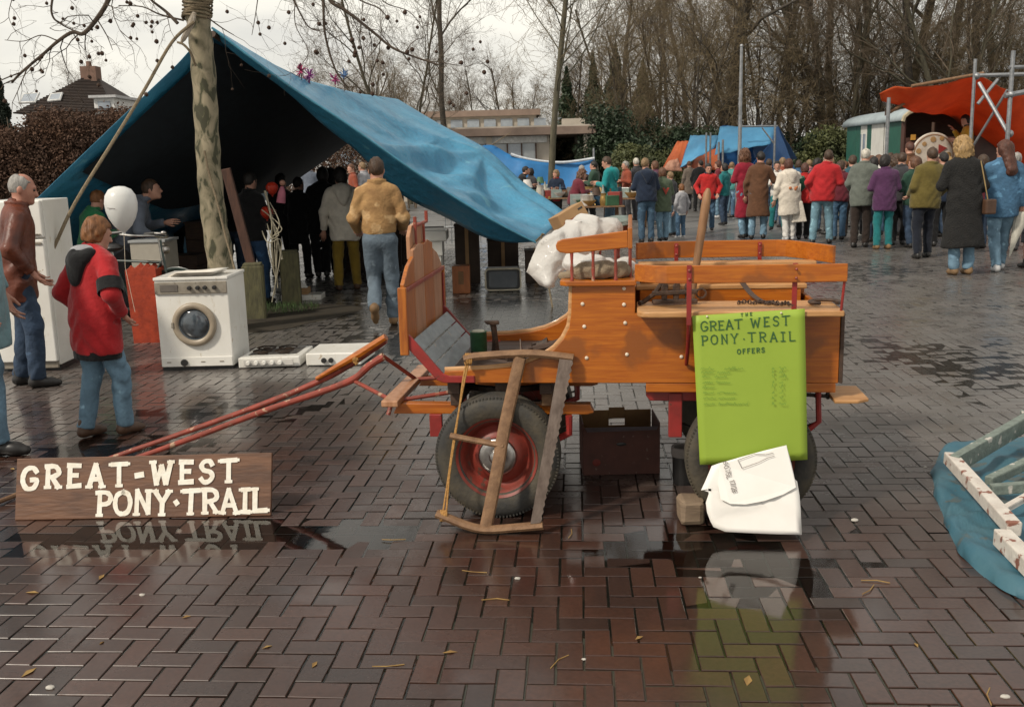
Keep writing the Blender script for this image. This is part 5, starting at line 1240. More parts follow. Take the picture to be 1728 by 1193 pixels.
mk('green_sleeve', MB().tube([cpi['loc'](*(S_+(el-S_)*.35)), cpi['loc'](*el), cpi['loc'](*(el+(wr-el)*.75))], [.115*cpi['s'], .10*cpi['s'], .075*cpi['s']], 14), C_('bottle_green', (.02, .10, .06)), cp_, smooth=True)
for k, (dx, dz, sx, sz) in enumerate(((-.075, 1.17, .04, .035), (.045, 1.15, .035, .045), (.08, 1.18, .028, .03))):
    mk('orange_print', MB().sphere(cpi['loc'](dx, -.165, dz-.03), 1, 12, 8, (sx*.8, .012, sz*.8)), mat('print_orange', (.55, .20, .08), .8), cp_, smooth=True)
e0 = gi['loc'](0.0, -.150, 1.20); mk('red_emblem', MB().prism([(e0.x-.07, e0.z+.07), (e0.x-.03, e0.z+.07), (e0.x, e0.z+.02), (e0.x+.03, e0.z+.07), (e0.x+.07, e0.z+.07), (e0.x, e0.z-.07)], 'xz', e0.y-.02, e0.y+.02), mat('emblem_red', (.35, .05, .03), .8), gch)
person('person in a bright red jacket beside the cream vest', 1354, 404, 276, yaw=-20, detail=1, top=RED2, legs=BLACKC, hair='auburn', hstyle='bob', arms=('carry', 'down'))
person('man in a red padded jacket and light jeans', 1385, 412, 253, yaw=-25, detail=1, top=RED, legs=denim('pale_teal', (.16, .29, .36)), hair='brown', hstyle='short', arms=('pocket', 'front'), hem=.80, bulk=1.25, look=-30)
person('person in a burgundy jacket and blue jeans next to the red padded jacket', 1414, 405, 272, yaw=-5, detail=1, top=MAROON, legs=denim('mid2', (.06, .13, .22)), hair='brown', hstyle='bob', hem=.86, arms=('front', 'front'), bulk=1.05)
person('white haired man in a grey coat and dark trousers', 1450, 418, 251, yaw=-30, detail=1, top=GREYG, legs=DKBR, hair='white', hstyle='short', hem=.74, arms=('carry', ((.09, .0, -.27), (.0, .16, -.26))), bulk=1.08, look=-15)
person('person in a purple coat and teal trousers', 1489, 421, 262, yaw=0, detail=1, top=PURP, legs=TEALT, hair='dark', hstyle='bob', hem=.72, arms=('front', 'front'), bulk=1.1, shoes='tan')
for i, (x, yf, yh, top, hc, hs_, lab) in enumerate(((1300, 378, 268, NAVY, 'brown', 'short', 'navy jacket near the blue stall tent'), (1345, 372, 271, C_('blue_coat', (.05, .12, .22)), 'brown', 'bob', 'blue coat behind the cream vest'), (1362, 370, 270, PINK, 'fair', 'short', 'pink jumper behind the red jackets'),
        (1402, 368, 268, LBLUE, 'fair', 'bob', 'light blue top behind the red padded jacket'), (1424, 372, 272, DGREY, 'chestnut', 'short', 'dark grey jacket behind the grey coat'), (1464, 396, 264, LBLUE, 'chestnut', 'bob', 'pale blue cardigan between grey and purple coats'),
        (1478, 398, 262, WHITEC, 'chestnut', 'bob', 'white jumper behind the purple coat'), (1506, 408, 262, MAROON, 'brown', 'curly', 'maroon jacket next to the purple coat'), (1521, 398, 264, MAROON, 'ginger', 'child', 'maroon top with ginger hair below the painted wheel'),
        (1536, 402, 268, NAVY, 'dark', 'short', 'navy sweater below the painted wheel'), (1500, 384, 258, DGREY, 'brown', 'short', 'charcoal jacket deep in the crowd'), (1528, 392, 240, BROWNC, 'auburn', 'short', 'brown jacket taller than the crowd by the caravan'),
        (1582, 396, 266, BURG, 'auburn', 'bob', 'wine red coat behind the olive jacket'), (1596, 400, 264, OLIVE, 'blond', 'bob', 'khaki top between olive jacket and black coat'), (1440, 384, 262, RUST, 'brown', 'short', 'rust jumper behind the white haired man'))):
    person('onlooker in a %s' % lab, x, yf, yh, yaw=-20+17*(i % 5), detail=0, top=top, legs=(JEAN, JEAND, DGREY)[i % 3], hair=hc, hstyle=hs_, arms=(('front', 'down'), ('down', 'down'), ('pocket', 'front'))[i % 3])
person('man in an olive leather shouldered jacket and black trousers', 1556, 436, 249, yaw=3, detail=1, top=OLIVE, legs=C_('blue_black', (.010, .013, .022)), hair='brown', hstyle='short', hem=.80, arms=('carry', 'carry'), bulk=1.22, stance=.12)
bw, bi = person('woman with frizzy blond hair in a long black fur coat', 1621, 464, 232, yaw=2, detail=1, top=mat('black_fur', (.008, .008, .008), .9, (.014, .013, .012), scale=20, bump=.9, bscale=60, bdist=.03), legs=JEANL, hair='blond', hstyle='curly', coat=.36, bulk=1.2, arms=('front', 'carry'), shoes='tan', collar=False)
hb2 = thing('handbag', 'brown leather handbag hanging from the shoulder of the black fur coat', 'handbag', bi['loc'](.26, -.12, .78))
mk('bag_body', MB().box(bi['loc'](.26, -.12, .88), (.16, .10, .20), .2), mat('brown_bag', (.09, .045, .025), .5, bump=.2), hb2, bevel=.02)
mk('bag_strap', MB().tube([bi['loc'](.22, -.15, .97), bi['loc'](.16, -.16, 1.2), bi['loc'](.13, -.09, 1.46)], .008, 6), mat('gold_strap', (.35, .24, .10), .4), hb2, smooth=True)
dw, di = person('woman with long brown hair in a blue denim jacket and pale jeans', 1684, 457, 238, yaw=-8, detail=1, top=DENIMJ, legs=JEANL, hair='auburn', hstyle='long', hem=.74, bulk=1.12, arms=('front', 'down'), shoes='white', step=.2)
gw, gwi = person('woman in a grey coat and skirt at the edge of the crowd', 1741, 452, 262, yaw=10, detail=1, top=C_('mauve_grey', (.16, .145, .17)), legs=None, skirt=C_('grey_skirt', (.07, .07, .085)), hair='grey', hstyle='bob', hem=.55, bulk=1.15, arms=('down', 'down'))
# folded white umbrella carried by the denim woman
hp = di['loc'](.30, .06, .86); tip = hp + Vector((-.16, .0, -.70))
um = thing('folded_umbrella', 'folded white umbrella held point down by the woman in denim', 'umbrella', tip)
mk('canopy', MB().tube([hp.lerp(tip, t) for t in (.06, .12, .3, .6, .9, .97)], [.02, .10, .09, .05, .018, .008], 10, flat=.8), mat('umbrella_white', (.60, .58, .50), .6, (.5, .47, .40), scale=9, stretch=(6, 6, 1), bump=.5), um, smooth=True)
mk('handle', MB().tube([hp+Vector((.01, 0, .10)), hp, hp.lerp(tip, .1)], .012, 8), m_oldw, um, smooth=True); mk('ferrule', MB().tube([hp.lerp(tip, .95), tip], [.007, .004], 6), m_steel, um, smooth=True)
# white shopping bag carried by the bright red jacket
p = G(1347, 404) + Vector((0, 0, 0)); p = W(1347, 350, p.y-.25)
sb_ = thing('shopping_bag', 'cream shopping bag hanging beside the child in the cream vest', 'bag', p-Vector((0, 0, .3)))
mk('bag_body', MB().prism([(p.x-.13, p.z-.30), (p.x+.17, p.z-.28), (p.x+.07, p.z+.12), (p.x-.03, p.z+.12)], 'xz', p.y-.05, p.y+.05), CREAM, sb_, bevel=.02); mk('strap', MB().tube([p+Vector((.02, 0, .10)), p+Vector((.03, 0, .45))], .014, 6), CREAM, sb_, smooth=True)
# balloon
c = W(205, 353, 6.0); bal = thing('balloon', 'white balloon floating just above the head of the child', 'balloon', c-Vector((0, 0, .2)))
prof = [(0, .135), (.03, .132), (.065, .115), (.087, .08), (.094, .035), (.09, -.01), (.076, -.055), (.05, -.10), (.022, -.128), (.010, -.138), (.012, -.15), (0, -.15)]
mk('skin', MB().lathe(prof, 32, c), mat('balloon_white', (.80, .80, .78), .28, (.76, .76, .73), scale=2, transl=.2), bal, smooth=True, sharp=60)
mk('printed_text', MB().add([c+Vector((dx, -.0945*math.cos(dx*9)+.002-.003, dz)) for dx, dz in ((-.05, .012), (.0, .008), (.0, .004), (-.05, .008))], [(0, 1, 2, 3)]), m_print, bal)
mk('string', MB().tube([c+Vector((0, 0, -.15)), c+Vector((-.02, .02, -.35)), c+Vector((.02, .0, -.62))], .0015, 4), m_bolt, bal)

# more people packed into the crowd and the tent
for i, (x, yf, yh, top, lg, hc, hs_, yw, ar, lab) in enumerate(((1322, 384, 266, RUST, JEAND, 'fair', 'short', 30, ('front', 'down'), 'onlooker in a rust pullover beside the brown overcoat'), (1372, 392, 268, DGREY, JEAN, 'dark', 'bob', -60, ('fold', 'front'), 'onlooker in a charcoal coat between the two red jackets'),
        (1396, 396, 262, C_('khaki', (.16, .13, .07)), DGREY, 'grey', 'short', 50, ('pocket', 'pocket'), 'onlooker in a khaki raincoat beside the burgundy jacket'), (1434, 400, 264, C_('petrol', (.03, .09, .12)), DKBR, 'brown', 'short', -10, ('front', 'front'), 'onlooker in a petrol blue jacket touching the grey coat'),
        (1472, 408, 266, BROWNC, JEAND, 'dark', 'bob', 25, ('down', 'front'), 'onlooker in a brown coat squeezed beside the purple coat'), (1514, 414, 258, DGREY, BLACKC, 'brown', 'short', -35, ('front', 'down'), 'onlooker in a dark anorak left of the olive jacket'),
        (1535, 418, 266, C_('bottle', (.02, .06, .04)), JEAND, 'chestnut', 'bob', 15, ('front', 'front'), 'onlooker in a bottle green coat just left of the olive jacket'), (1586, 416, 258, NAVY, BLACKC, 'dark', 'short', -10, ('down', 'down'), 'onlooker in a navy coat right of the olive jacket'),
        (1652, 420, 262, MAROON, JEAND, 'brown', 'bob', 20, ('front', 'down'), 'onlooker in a maroon coat between black fur and denim'), (1704, 424, 258, DGREY, DGREY, 'grey', 'short', -15, ('down', 'front'), 'onlooker in a dark suit coat behind the denim woman'),
        (1110, 378, 272, C_('plum', (.10, .03, .06)), JEAND, 'chestnut', 'bob', 70, ('front', 'carry'), 'shopper in a plum coat behind the green jacketed child'), (1222, 380, 276, TEALT, JEAND, 'dark', 'child', 40, ('down', 'front'), 'child in a teal coat behind the walking boy'), (1058, 374, 272, RUST, DGREY, 'grey', 'short', 110, ('front', 'front'), 'shopper in a rust cardigan at the small stall table'))):
    person(lab, x, yf, yh, yaw=yw, detail=0, top=top, legs=lg, hair=hc, hstyle=hs_, arms=ar)
person('person in a black anorak at the tables left of the bollards', 398, 476, 296, yaw=-15, detail=0, top=BLACKC, legs=JEAND, hair='dark', arms=('front', 'front'), lean=12)
person('person in a dark brown coat by the left tent table', 318, 470, 300, yaw=30, detail=0, top=DKBR, legs=BLACKC, hair='brown', arms=('front', 'front'), lean=15)
person('person in charcoal searching the tent table', 478, 466, 292, yaw=-25, detail=0, top=C_('charcoal', (.018, .018, .02)), legs=BLACKC, hair='dark', hstyle='bob', arms=('front', 'carry'), lean=14)
# ------------------------------------------------------------------ washing machine, hobs, fridge and other goods on the pavement
m_panel = mat('grey_control_panel', (.30, .27, .22), .45, (.22, .19, .15), scale=20, speck=((.12, .10, .08), 14, .62))
m_glassd = mat('dark_glass', (.05, .06, .07), .06, (.03, .04, .05), scale=4, coat=1.0)
m_ringg = mat('beige_ring', (.36, .30, .22), .4, (.28, .23, .17), scale=10)
a, b = G(274, 626), G(395, 623); X0, X1, Y0 = a.x, b.x, a.y; HW = W(268, 470, Y0).z
wmn = thing('washing_machine', 'old white front loading washing machine with a round porthole', 'washing machine', ((X0+X1)/2, Y0+.26, 0))
mk('cabinet', MB().bb(X0, X1, Y0, Y0+.54, .03, HW-.022), m_white, wmn, bevel=.008)
mk('top_plate', MB().bb(X0-.006, X1+.006, Y0-.01, Y0+.55, HW-.021, HW+.005), m_white, wmn, bevel=.005)
kp = mk('plinth', MB().bb(X0+.004, X1-.004, Y0+.012, Y0+.53, .0, .03), m_black, wmn)
mk('kick_panel', MB().bb(X0+.005, X1-.005, Y0-.012, Y0-.001, .035, .115), m_white, wmn, bevel=.003)
zp1, zp0 = HW-.035, HW-.135
pn = mk('control_panel', MB().bb(X0+.004, X1-.004, Y0-.016, Y0-.001, zp0, zp1), m_panel, wmn, bevel=.003)
mk('drawer', MB().bb(X0+.05, X0+.20, Y0-.021, Y0-.0165, zp0+.02, zp1-.02), mat('drawer_dark', (.16, .14, .12), .5), pn, bevel=.002)
for k, xx in enumerate((.30, .37, .43, .51)):
    mk('knob', MB().lathe([(0, -.03), (.012, -.03), (.016, -.026), (.018, 0)], 18, (X0+xx, Y0-.0165, (zp0+zp1)/2), 'y'), m_black, pn, smooth=True)
cx, cz_ = (X0+X1)/2+.005, HW*.50; 
dr = mk('door_ring', MB().lathe([(.125, -.001), (.185, -.001), (.188, -.018), (.178, -.034), (.150, -.038), (.132, -.022), (.125, -.012)], 56, (cx, Y0, cz_), 'y', close=True), m_ringg, wmn, smooth=True, sharp=50)
mk('door_glass', MB().lathe([(.131, -.018), (.12, -.006), (.095, .012), (.06, .022), (0, .026)], 48, (cx, Y0-.006, cz_), 'y'), m_glassd, dr, smooth=True) 
mk('drum_bulge', MB().lathe([(.122, -.012), (.105, -.024), (.07, -.034), (0, -.038)], 40, (cx, Y0, cz_), 'y'), mat('clear_glass_bulge', (.07, .085, .10), .06, (.03, .035, .04), scale=9, coat=1.0, lo=.45, hi=.6), dr, smooth=True)
mk('door_handle', MB().box((cx-.178, Y0-.038, cz_), (.02, .012, .05)), m_panel, dr, bevel=.004)
mk('drain_cap', MB().lathe([(0, -.016), (.026, -.016), (.030, -.010), (.030, 0)], 24, (X0+.20, Y0-.0125, .07), 'y'), m_black, kp, smooth=True)
for xx in (.07, .36, .52): mk('clip', MB().box((X0+xx, Y0-.014, .075), (.035, .004, .008)), m_panel, kp)
pp = thing('folded_papers', 'folded cream papers lying on top of the washing machine', 'papers', (X0+.28, Y0+.2, HW+.006))
for k in range(5):
    mk('sheet', MB().sheet(lambda s, t: Vector((X0+.10+.34*s+.02*k+.05*t, Y0+.06+.26*t-.02*k, HW+.008+.009*k+.008*math.sin(4*s+k)*t)), 6, 4), mat('paper', (.72, .68, .60), .8, (.60, .55, .47), scale=6), pp, smooth=True, solid=.006)

hb = thing('gas_hob', 'white built-in gas hob with five knobs and a black grate lying on the paving', 'hob', G(460, 618))
a, b = G(403, 623), G(508, 618); hz_ = .095; dp = .46
mk('body', MB().prism([(a.x, a.y), (b.x, b.y-.03), (b.x+.02, b.y+dp), (a.x+.03, a.y+dp)], 'xy', .008, hz_), m_white, hb, bevel=.008)
mk('grate_tray', MB().prism([(a.x+.06, a.y+.12), (b.x-.05, b.y+.09), (b.x-.03, b.y+dp-.05), (a.x+.08, a.y+dp-.05)], 'xy', hz_+.001, hz_+.004), mat('soot', (.05, .045, .04), .6, (.11, .10, .09), scale=30), hb)
for i in range(2):
    for j in range(2):
        c = Vector((a.x+.17+.19*i, a.y+.18+.16*j, hz_+.005)); mk('burner', MB().lathe([(0, .018), (.03, .018), (.036, .01), (.045, .008), (.045, 0)], 18, c), m_iron, hb, smooth=True)
        mb = MB()
        for k in range(4): an = k*math.pi/2+.4; mb.bar(c+Vector((.03*math.cos(an), .03*math.sin(an), .026)), c+Vector((.085*math.cos(an), .085*math.sin(an), .024)), .008, .008)
        mb.lathe([(.075, .018), (.083, .018), (.083, .026), (.075, .026)], 16, c, close=True); mk('pan_support', mb, m_iron, hb)
mk('fascia', MB().bb(a.x+.05, b.x-.05, a.y-.020, a.y-.0005, .03, .08), mat('alu_strip', (.62, .60, .56), .4), hb, bevel=.002)
for k in range(5): mk('knob', MB().lathe([(0, -.022), (.015, -.022), (.018, -.018), (.02, 0)], 16, (a.x+.09+.068*k, a.y-.021, .055), 'y'), m_white, hb, smooth=True)
hc = thing('electric_hob', 'plain white hob cover with two black knobs lying on the paving', 'hob', G(570, 612))
a, b = G(517, 619), G(612, 614)
mk('body', MB().prism([(a.x, a.y), (b.x, a.y-.02), (b.x+.06, a.y+.46), (a.x+.03, a.y+.46)], 'xy', .008, .115), m_white, hc, bevel=.010)
for k in range(2): mk('knob', MB().lathe([(0, -.026), (.018, -.026), (.022, -.02), (.022, 0)], 16, (a.x+.155+.062*k, a.y-.006, .055), 'y'), m_black, hc, smooth=True)

e = G(104, 625); zt_ = W(81, 337, e.y).z
fr_ = thing('fridge', 'tall white fridge freezer with two doors', 'fridge', (e.x-.27, e.y+.24, 0))
mk('cabinet', MB().bb(e.x-.52, e.x, e.y, e.y+.50, .05, zt_), m_white, fr_, bevel=.008)
mk('plinth', MB().bb(e.x-.51, e.x-.01, e.y+.02, e.y+.48, .0, .05), m_black, fr_)
zs = W(93, 401, e.y).z
for z0_, z1_ in ((.09, zs-.008), (zs+.004, zt_-.004)): 
    d_ = mk('door', MB().bb(e.x-.522, e.x-.002, e.y-.055, e.y-.004, z0_, z1_), m_white, fr_, bevel=.010)
    mk('handle', MB().bb(e.x-.20, e.x-.02, e.y-.066, e.y-.056, (z1_-.045 if z0_ < .5 else z0_+.02), (z1_-.025 if z0_ < .5 else z0_+.035)), m_panel, d_, bevel=.003)
mk('vent_strip', MB().bb(e.x-.51, e.x-.01, e.y-.03, e.y-.002, .03, .085), m_panel, fr_, bevel=.003)

# tall cooker near the tent edge
a = G(702, 504); 
ck = thing('white_cooker', 'white enamel heater with a grille and overhanging top near the tent edge', 'heater', a+Vector((.18, .2, 0)))
px_ = lambda y: W(720, y, a.y).z
mk('body', MB().bb(a.x, a.x+.34, a.y, a.y+.40, .05, px_(432)), m_white, ck, bevel=.006); mk('plinth', MB().bb(a.x+.01, a.x+.36, a.y+.01, a.y+.39, 0, .05), m_panel, ck)
mk('upper_box', MB().bb(a.x-.03, a.x+.36, a.y-.02, a.y+.42, px_(432)+.001, px_(408)), m_white, ck, bevel=.006)
mk('top_slab', MB().bb(a.x-.05, a.x+.42, a.y-.05, a.y+.45, px_(408)+.001, px_(389)), m_white, ck, bevel=.02)
for k in range(5): mk('grille_slot', MB().bb(a.x+.06, a.x+.22, a.y-.006, a.y-.001, px_(445)-.022*k-.008, px_(445)-.022*k), m_iron, ck)
# brown loudspeaker and radio
a = G(764, 496)
sp_ = thing('wooden_speaker', 'orange brown wooden loudspeaker box on the ground under the tarp', 'speaker', a+Vector((.11, .12, 0)))
mk('cabinet', MB().bb(a.x, a.x+.23, a.y, a.y+.22, .0, W(778, 449, a.y).z), mat('teak', (.36, .12, .035), .45, (.25, .075, .02), scale=6, stretch=(4, 4, 1)), sp_, bevel=.008)
mk('grille', MB().bb(a.x+.08, a.x+.15, a.y-.006, a.y-.001, .12, .29), mat('speaker_cloth', (.22, .12, .06), .9), sp_)
a = G(820, 493)
tv = thing('portable_television', 'small black television with a cream rounded frame on the wet ground', 'television', a+Vector((.22, .15, 0)))
def rrect(x0, x1, z0, z1, r, n=5):
    out_ = []
    for cx_, cz__, s in ((x1-r, z1-r, 0), (x0+r, z1-r, 1), (x0+r, z0+r, 2), (x1-r, z0+r, 3)):
        for k in range(n): an = math.pi/2*(s+k/(n-1)); out_.append((cx_+r*math.cos(an), cz__+r*math.sin(an)))
    return out_
mk('cabinet', MB().prism(rrect(a.x, a.x+.46, .02, .30, .05), 'xz', a.y, a.y+.3), m_black, tv, bevel=.004)
mk('frame', MB().tube([(x, a.y-.004, z) for x, z in rrect(a.x, a.x+.46, .02, .30, .05)+rrect(a.x, a.x+.46, .02, .30, .05)[:1]], .011, 8), mat('cream_plastic', (.5, .45, .34), .4), tv, smooth=True)
mk('screen', MB().prism(rrect(a.x+.04, a.x+.42, .05, .27, .04), 'xz', a.y-.012, a.y-.0005), m_glassd, tv, bevel=.003)
mk('base', MB().bb(a.x+.03, a.x+.43, a.y+.02, a.y+.28, 0, .02), m_black, tv)
# dark boxes deeper under the tarp
m_dkbox = mat('dark_boxes', (.06, .038, .026), .8, (.04, .026, .018), scale=6)
for k, (x, y, w_, d_, h_, lab) in enumerate(((790, 478, .34, .3, .80, 'tall dark brown box standing behind the wooden speaker'), (850, 470, .45, .4, .55, 'low dark box behind the television'), (905, 476, .3, .3, .42, 'dark crate at the low edge of the blue tarp'))):
    a = G(x, y); o_ = thing('storage_box', lab, 'box', a)
    mk('box_body', MB().bb(a.x-w_/2, a.x+w_/2, a.y, a.y+d_, 0, h_), m_dkbox, o_, bevel=.006)
    mk('lid', MB().bb(a.x-w_/2-.008, a.x+w_/2+.008, a.y-.008, a.y+d_+.008, h_+.001, h_+.03), m_dkbox, o_, bevel=.006)
    for sgn in (0, 1): mk('tape', MB().bb(a.x-.025, a.x+.025, a.y-.0095, a.y-.0085, .02, h_-.02) if sgn else MB().bb(a.x-.025, a.x+.025, a.y, a.y+d_, h_+.031, h_+.032), m_card, o_)
# cabinet, orange crate and bicycle by the tree
a = G(232, 545); zc = W(260, 405, a.y).z
cb = thing('metal_cabinet', 'low grey beige cabinet standing behind the washing machine', 'cabinet', a+Vector((.2, .2, 0)))
m_beige = mat('beige_paint', (.40, .37, .31), .5, (.33, .30, .25), scale=5)
mk('body', MB().bb(a.x, a.x+.38, a.y, a.y+.45, .03, zc-.03), m_beige, cb, bevel=.005); mk('top', MB().bb(a.x-.015, a.x+.40, a.y-.015, a.y+.46, zc-.029, zc), mat('zinc_top', (.35, .36, .36), .4), cb, bevel=.004); mk('foot', MB().bb(a.x+.02, a.x+.36, a.y+.02, a.y+.43, 0, .03), m_black, cb)
m_orange = mat('orange_plastic', (.42, .055, .02), .5, (.27, .035, .015), scale=12, bump=.3)
a = G(226, 580); cr_ = thing('plastic_crate', 'jagged edged orange red plastic crate behind the child', 'crate', a+Vector((.17, .12, 0)))
zc = W(245, 447, a.y).z
pts = [(a.x, .0), (a.x+.27, .0), (a.x+.285, zc-.05)] + [(a.x+.285-.034*k, zc-(.0 if k % 2 else .035)) for k in range(9)] + [(a.x-.02, zc-.05)]
mk('front_side', MB().prism(pts, 'xz', a.y, a.y+.012), m_orange, cr_, bevel=.003); mk('back_side', MB().prism(pts, 'xz', a.y+.26, a.y+.272), m_orange, cr_, bevel=.003)
mk('left_side', MB().bb(a.x+.002, a.x+.014, a.y+.0125, a.y+.2595, .0, zc-.05), m_orange, cr_); mk('right_side', MB().bb(a.x+.256, a.x+.268, a.y+.0125, a.y+.2595, .0, zc-.05), m_orange, cr_); mk('bottom', MB().bb(a.x+.015, a.x+.255, a.y+.013, a.y+.259, .0, .012), m_orange, cr_)

hbx = W(272, 400, 10.0)
bk = thing('bicycle', 'dark bicycle with chrome handlebars parked behind the washing machine', 'bicycle', (hbx.x-.04, hbx.y, 0))
fx, fy = hbx.x-.10, hbx.y; zh = hbx.z
def bwheel(x): 
    w_ = mk('wheel', MB().lathe([(.325, -.016), (.345, -.010), (.345, .010), (.325, .016)], 40, (x, fy, .345), 'y', close=True), m_tyre, bk, smooth=True)
    mk('rim', MB().lathe([(.305, -.012), (.324, -.012), (.324, .012), (.305, .012)], 40, (x, fy, .345), 'y', close=True), m_chrome, w_)
    mb = MB()
    for k in range(18): an = 2*math.pi*k/18; mb.tube([(x, fy, .345), (x+.306*math.cos(an), fy, .345+.306*math.sin(an))], .0015, 3, cap=False)
    sp2 = mk('spokes', mb, m_chrome, w_); sp2['kind'] = 'stuff'
bwheel(fx-.12); bwheel(fx+.98)
m_bike = mat('dark_green_enamel', (.012, .03, .025), .35, coat=.5)
mk('frame', MB().tube([(fx+.02, fy, .80), (fx+.02+.38, fy, .30), (fx+.98, fy, .345), (fx+.58, fy, .82), (fx+.40, fy, .30)], .016, 8), m_bike, bk, smooth=True)
mk('top_tube', MB().tube([(fx+.03, fy, .78), (fx+.57, fy, .80)], .014, 8), m_bike, bk, smooth=True)
mk('fork', MB().tube([(fx-.12, fy+.05, .345), (fx-.06, fy+.05, .6), (fx+.0, fy, .72), (fx+.03, fy, zh-.03)], .013, 8), m_bike, bk, smooth=True)
mk('stem', MB().tube([(fx+.02, fy, .75), (fx+.04, fy, zh-.01)], .015, 10), m_chrome, bk, smooth=True)
mk('handlebar', MB().tube(smooth_curve([(fx+.26, fy-.26, zh+.02), (fx+.12, fy-.24, zh+.01), (fx+.03, fy-.12, zh-.01), (fx+.04, fy, zh), (fx+.03, fy+.12, zh+.02), (fx+.14, fy+.24, zh+.03), (fx+.30, fy+.26, zh+.05)], 4), .012, 10), m_chrome, bk, smooth=True)
for sg in (-1, 1): mk('grip', MB().tube([(fx+.26, fy+.26*sg, zh+.02+.025*(sg+1)/1), (fx+.38, fy+.27*sg, zh+.01+.025*(sg+1))], .017, 8), m_black, bk, smooth=True)
mk('headlamp', MB().lathe([(0, .06), (.03, .055), (.042, .03), (.046, -.02), (.04, -.026), (0, -.02)], 20, (fx+.02, fy-.05, zh-.13), 'y'), m_chrome, bk, smooth=True)
mk('bell', MB().sphere((fx+.05, fy-.10, zh+.035), .03, 14, 8, (1, 1, .7)), m_chrome, bk, smooth=True)
mk('saddle', MB().sphere((fx+.60, fy, .93), .13, 14, 8, (1, .75, .35)), m_black, bk, smooth=True); mk('seat_post', MB().tube([(fx+.58, fy, .78), (fx+.60, fy, .91)], .013, 8), m_chrome, bk, smooth=True)
mk('mudguard', MB().tube([(fx-.12+.37*math.cos(t), fy, .345+.37*math.sin(t)) for t in np.linspace(.3, 2.8, 14)], .022, 6, flat=.3), m_bike, bk, smooth=True)

bk.rotation_euler.z = math.pi-.25
# ------------------------------------------------------------------ box and folded sheet on the far end of the driver's seat
def seatbox(px, py, v): u, z = CP(px, py, v); return cart_world(u, v, z)
cc = seatbox(962, 372, .92)
cbx = thing('cardboard_box', 'small tilted brown cardboard box with red print behind the white bag', 'box', cc)
Rb = Matrix.Rotation(math.radians(-28), 3, 'Y') @ Matrix.Rotation(math.radians(22), 3, 'Z')
mk('carton', MB().box(cc, (.17, .14, .125), Rb), m_card, cbx, bevel=.003)
f_ = lambda x, y, z: cc + Rb @ Vector((x, y, z))
mk('red_print', MB().add([f_(-.07, -.0712, -.045), f_(.05, -.0712, -.045), f_(.05, -.0712, .01), f_(-.07, -.0712, .01)], [(0, 1, 2, 3)]), mat('print_rust', (.28, .06, .03), .8), cbx)
mk('hand_hole', MB().add([f_(.04, -.0714, .03), f_(.07, -.0714, .03), f_(.07, -.0714, .04), f_(.04, -.0714, .04)], [(0, 1, 2, 3)]), m_black, cbx)
q0, q1 = seatbox(980, 372, .9), seatbox(1062, 366, .98)
bl_ = thing('folded_canvas', 'folded grey green canvas lying behind the white bag on the cart', 'canvas', (q0+q1)/2)
m_canv = mat('grey_green_canvas', (.19, .235, .215), .85, (.13, .165, .15), scale=5, bump=.3)
for k in range(3):
    mk('fold', MB().sheet(lambda s, t: q0.lerp(q1, s) + Vector((0, -.10+.26*t, -.012-.016*k+.010*math.sin(6*s+3*t+k))), 10, 5), m_canv, bl_, smooth=True, solid=.012)

# ------------------------------------------------------------------ blue groundsheet with a painted timber trestle at the right
m_gs = mat('dusty_blue_sheet', (.030, .105, .150), .6, (.050, .130, .165), scale=4, bump=.4, bscale=7, bdist=.03, speck=((.075, .10, .10), 8, .6))
ol = [(1574, 800), (1578, 780), (1592, 764), (1620, 752), (1668, 747), (1760, 742), (1850, 745), (1900, 800), (1900, 900), (1880, 1000), (1800, 1035), (1728, 1013), (1690, 995), (1650, 965), (1615, 925), (1590, 870), (1577, 830)]
P_ = [G(x, y) for x, y in ol]; P_ = smooth_curve(P_+[P_[0]], 8)[:-1]; cen = sum(P_, Vector())/len(P_)
n = len(P_); V = []; F = []; K = 26
for k in range(K+1):
    f = 1 - k/K
    for i, p in enumerate(P_):
        q = cen + (p-cen)*f; e_ = min(1, k/1.3); fold = .020*fbm(q.x*5, q.y*5, 1, 1, 3) + .022*abs(math.sin(7*q.x-9*q.y+2.2*math.sin(5*q.y)))**2 + .016*abs(math.sin(15*q.x+11*q.y+2*math.sin(6*q.x)))**3
        V.append(Vector((q.x+.012*math.sin(17*q.y)*(f > .9), q.y+.012*math.sin(21*q.x)*(f > .9), .008 + (.016 + fold)*e_)))
for k in range(K):
    for i in range(n): F.append((k*n+i, k*n+(i+1) % n, (k+1)*n+(i+1) % n, (k+1)*n+i))
V += [Vector((p.x, p.y, .001)) for p in P_]; o_ = (K+1)*n
for i in range(n): F.append((o_+i, o_+(i+1) % n, (i+1) % n, i))
o = mk('groundsheet', MB().add(V, F), m_gs, smooth=True, sharp=70); tag(o, 'dusty blue groundsheet spread on the bricks under the painted trestle', 'tarp')
m_flk = mat('flaking_white_paint', (.62, .58, .52), .7, (.50, .45, .40), scale=12, bump=.4, speck=((.22, .09, .06), 16, .585))
m_flg = mat('flaking_grey_green_paint', (.19, .23, .20), .7, (.13, .155, .135), scale=10, stretch=(3, 3, 3), bump=.4, speck=((.50, .47, .42), 14, .60))
tr_ = thing('timber_trestle', 'old timber trestle with flaking white and grey paint lying on the groundsheet', 'trestle', G(1640, 850))
def TB(a, b, w_, h_, m, nm, za=.13, zb_=.13): mk(nm, MB().bar(G(a[0], a[1], za), G(b[0], b[1], zb_), w_, h_), m, tr_, bevel=.006, jit=.0012)
TB((1603, 772), (1712, 893), .062, .062, m_flk, 'leg', .16, .12); TB((1610, 783), (1760, 695), .05, .09, m_flg, 'leg', .15, .22)
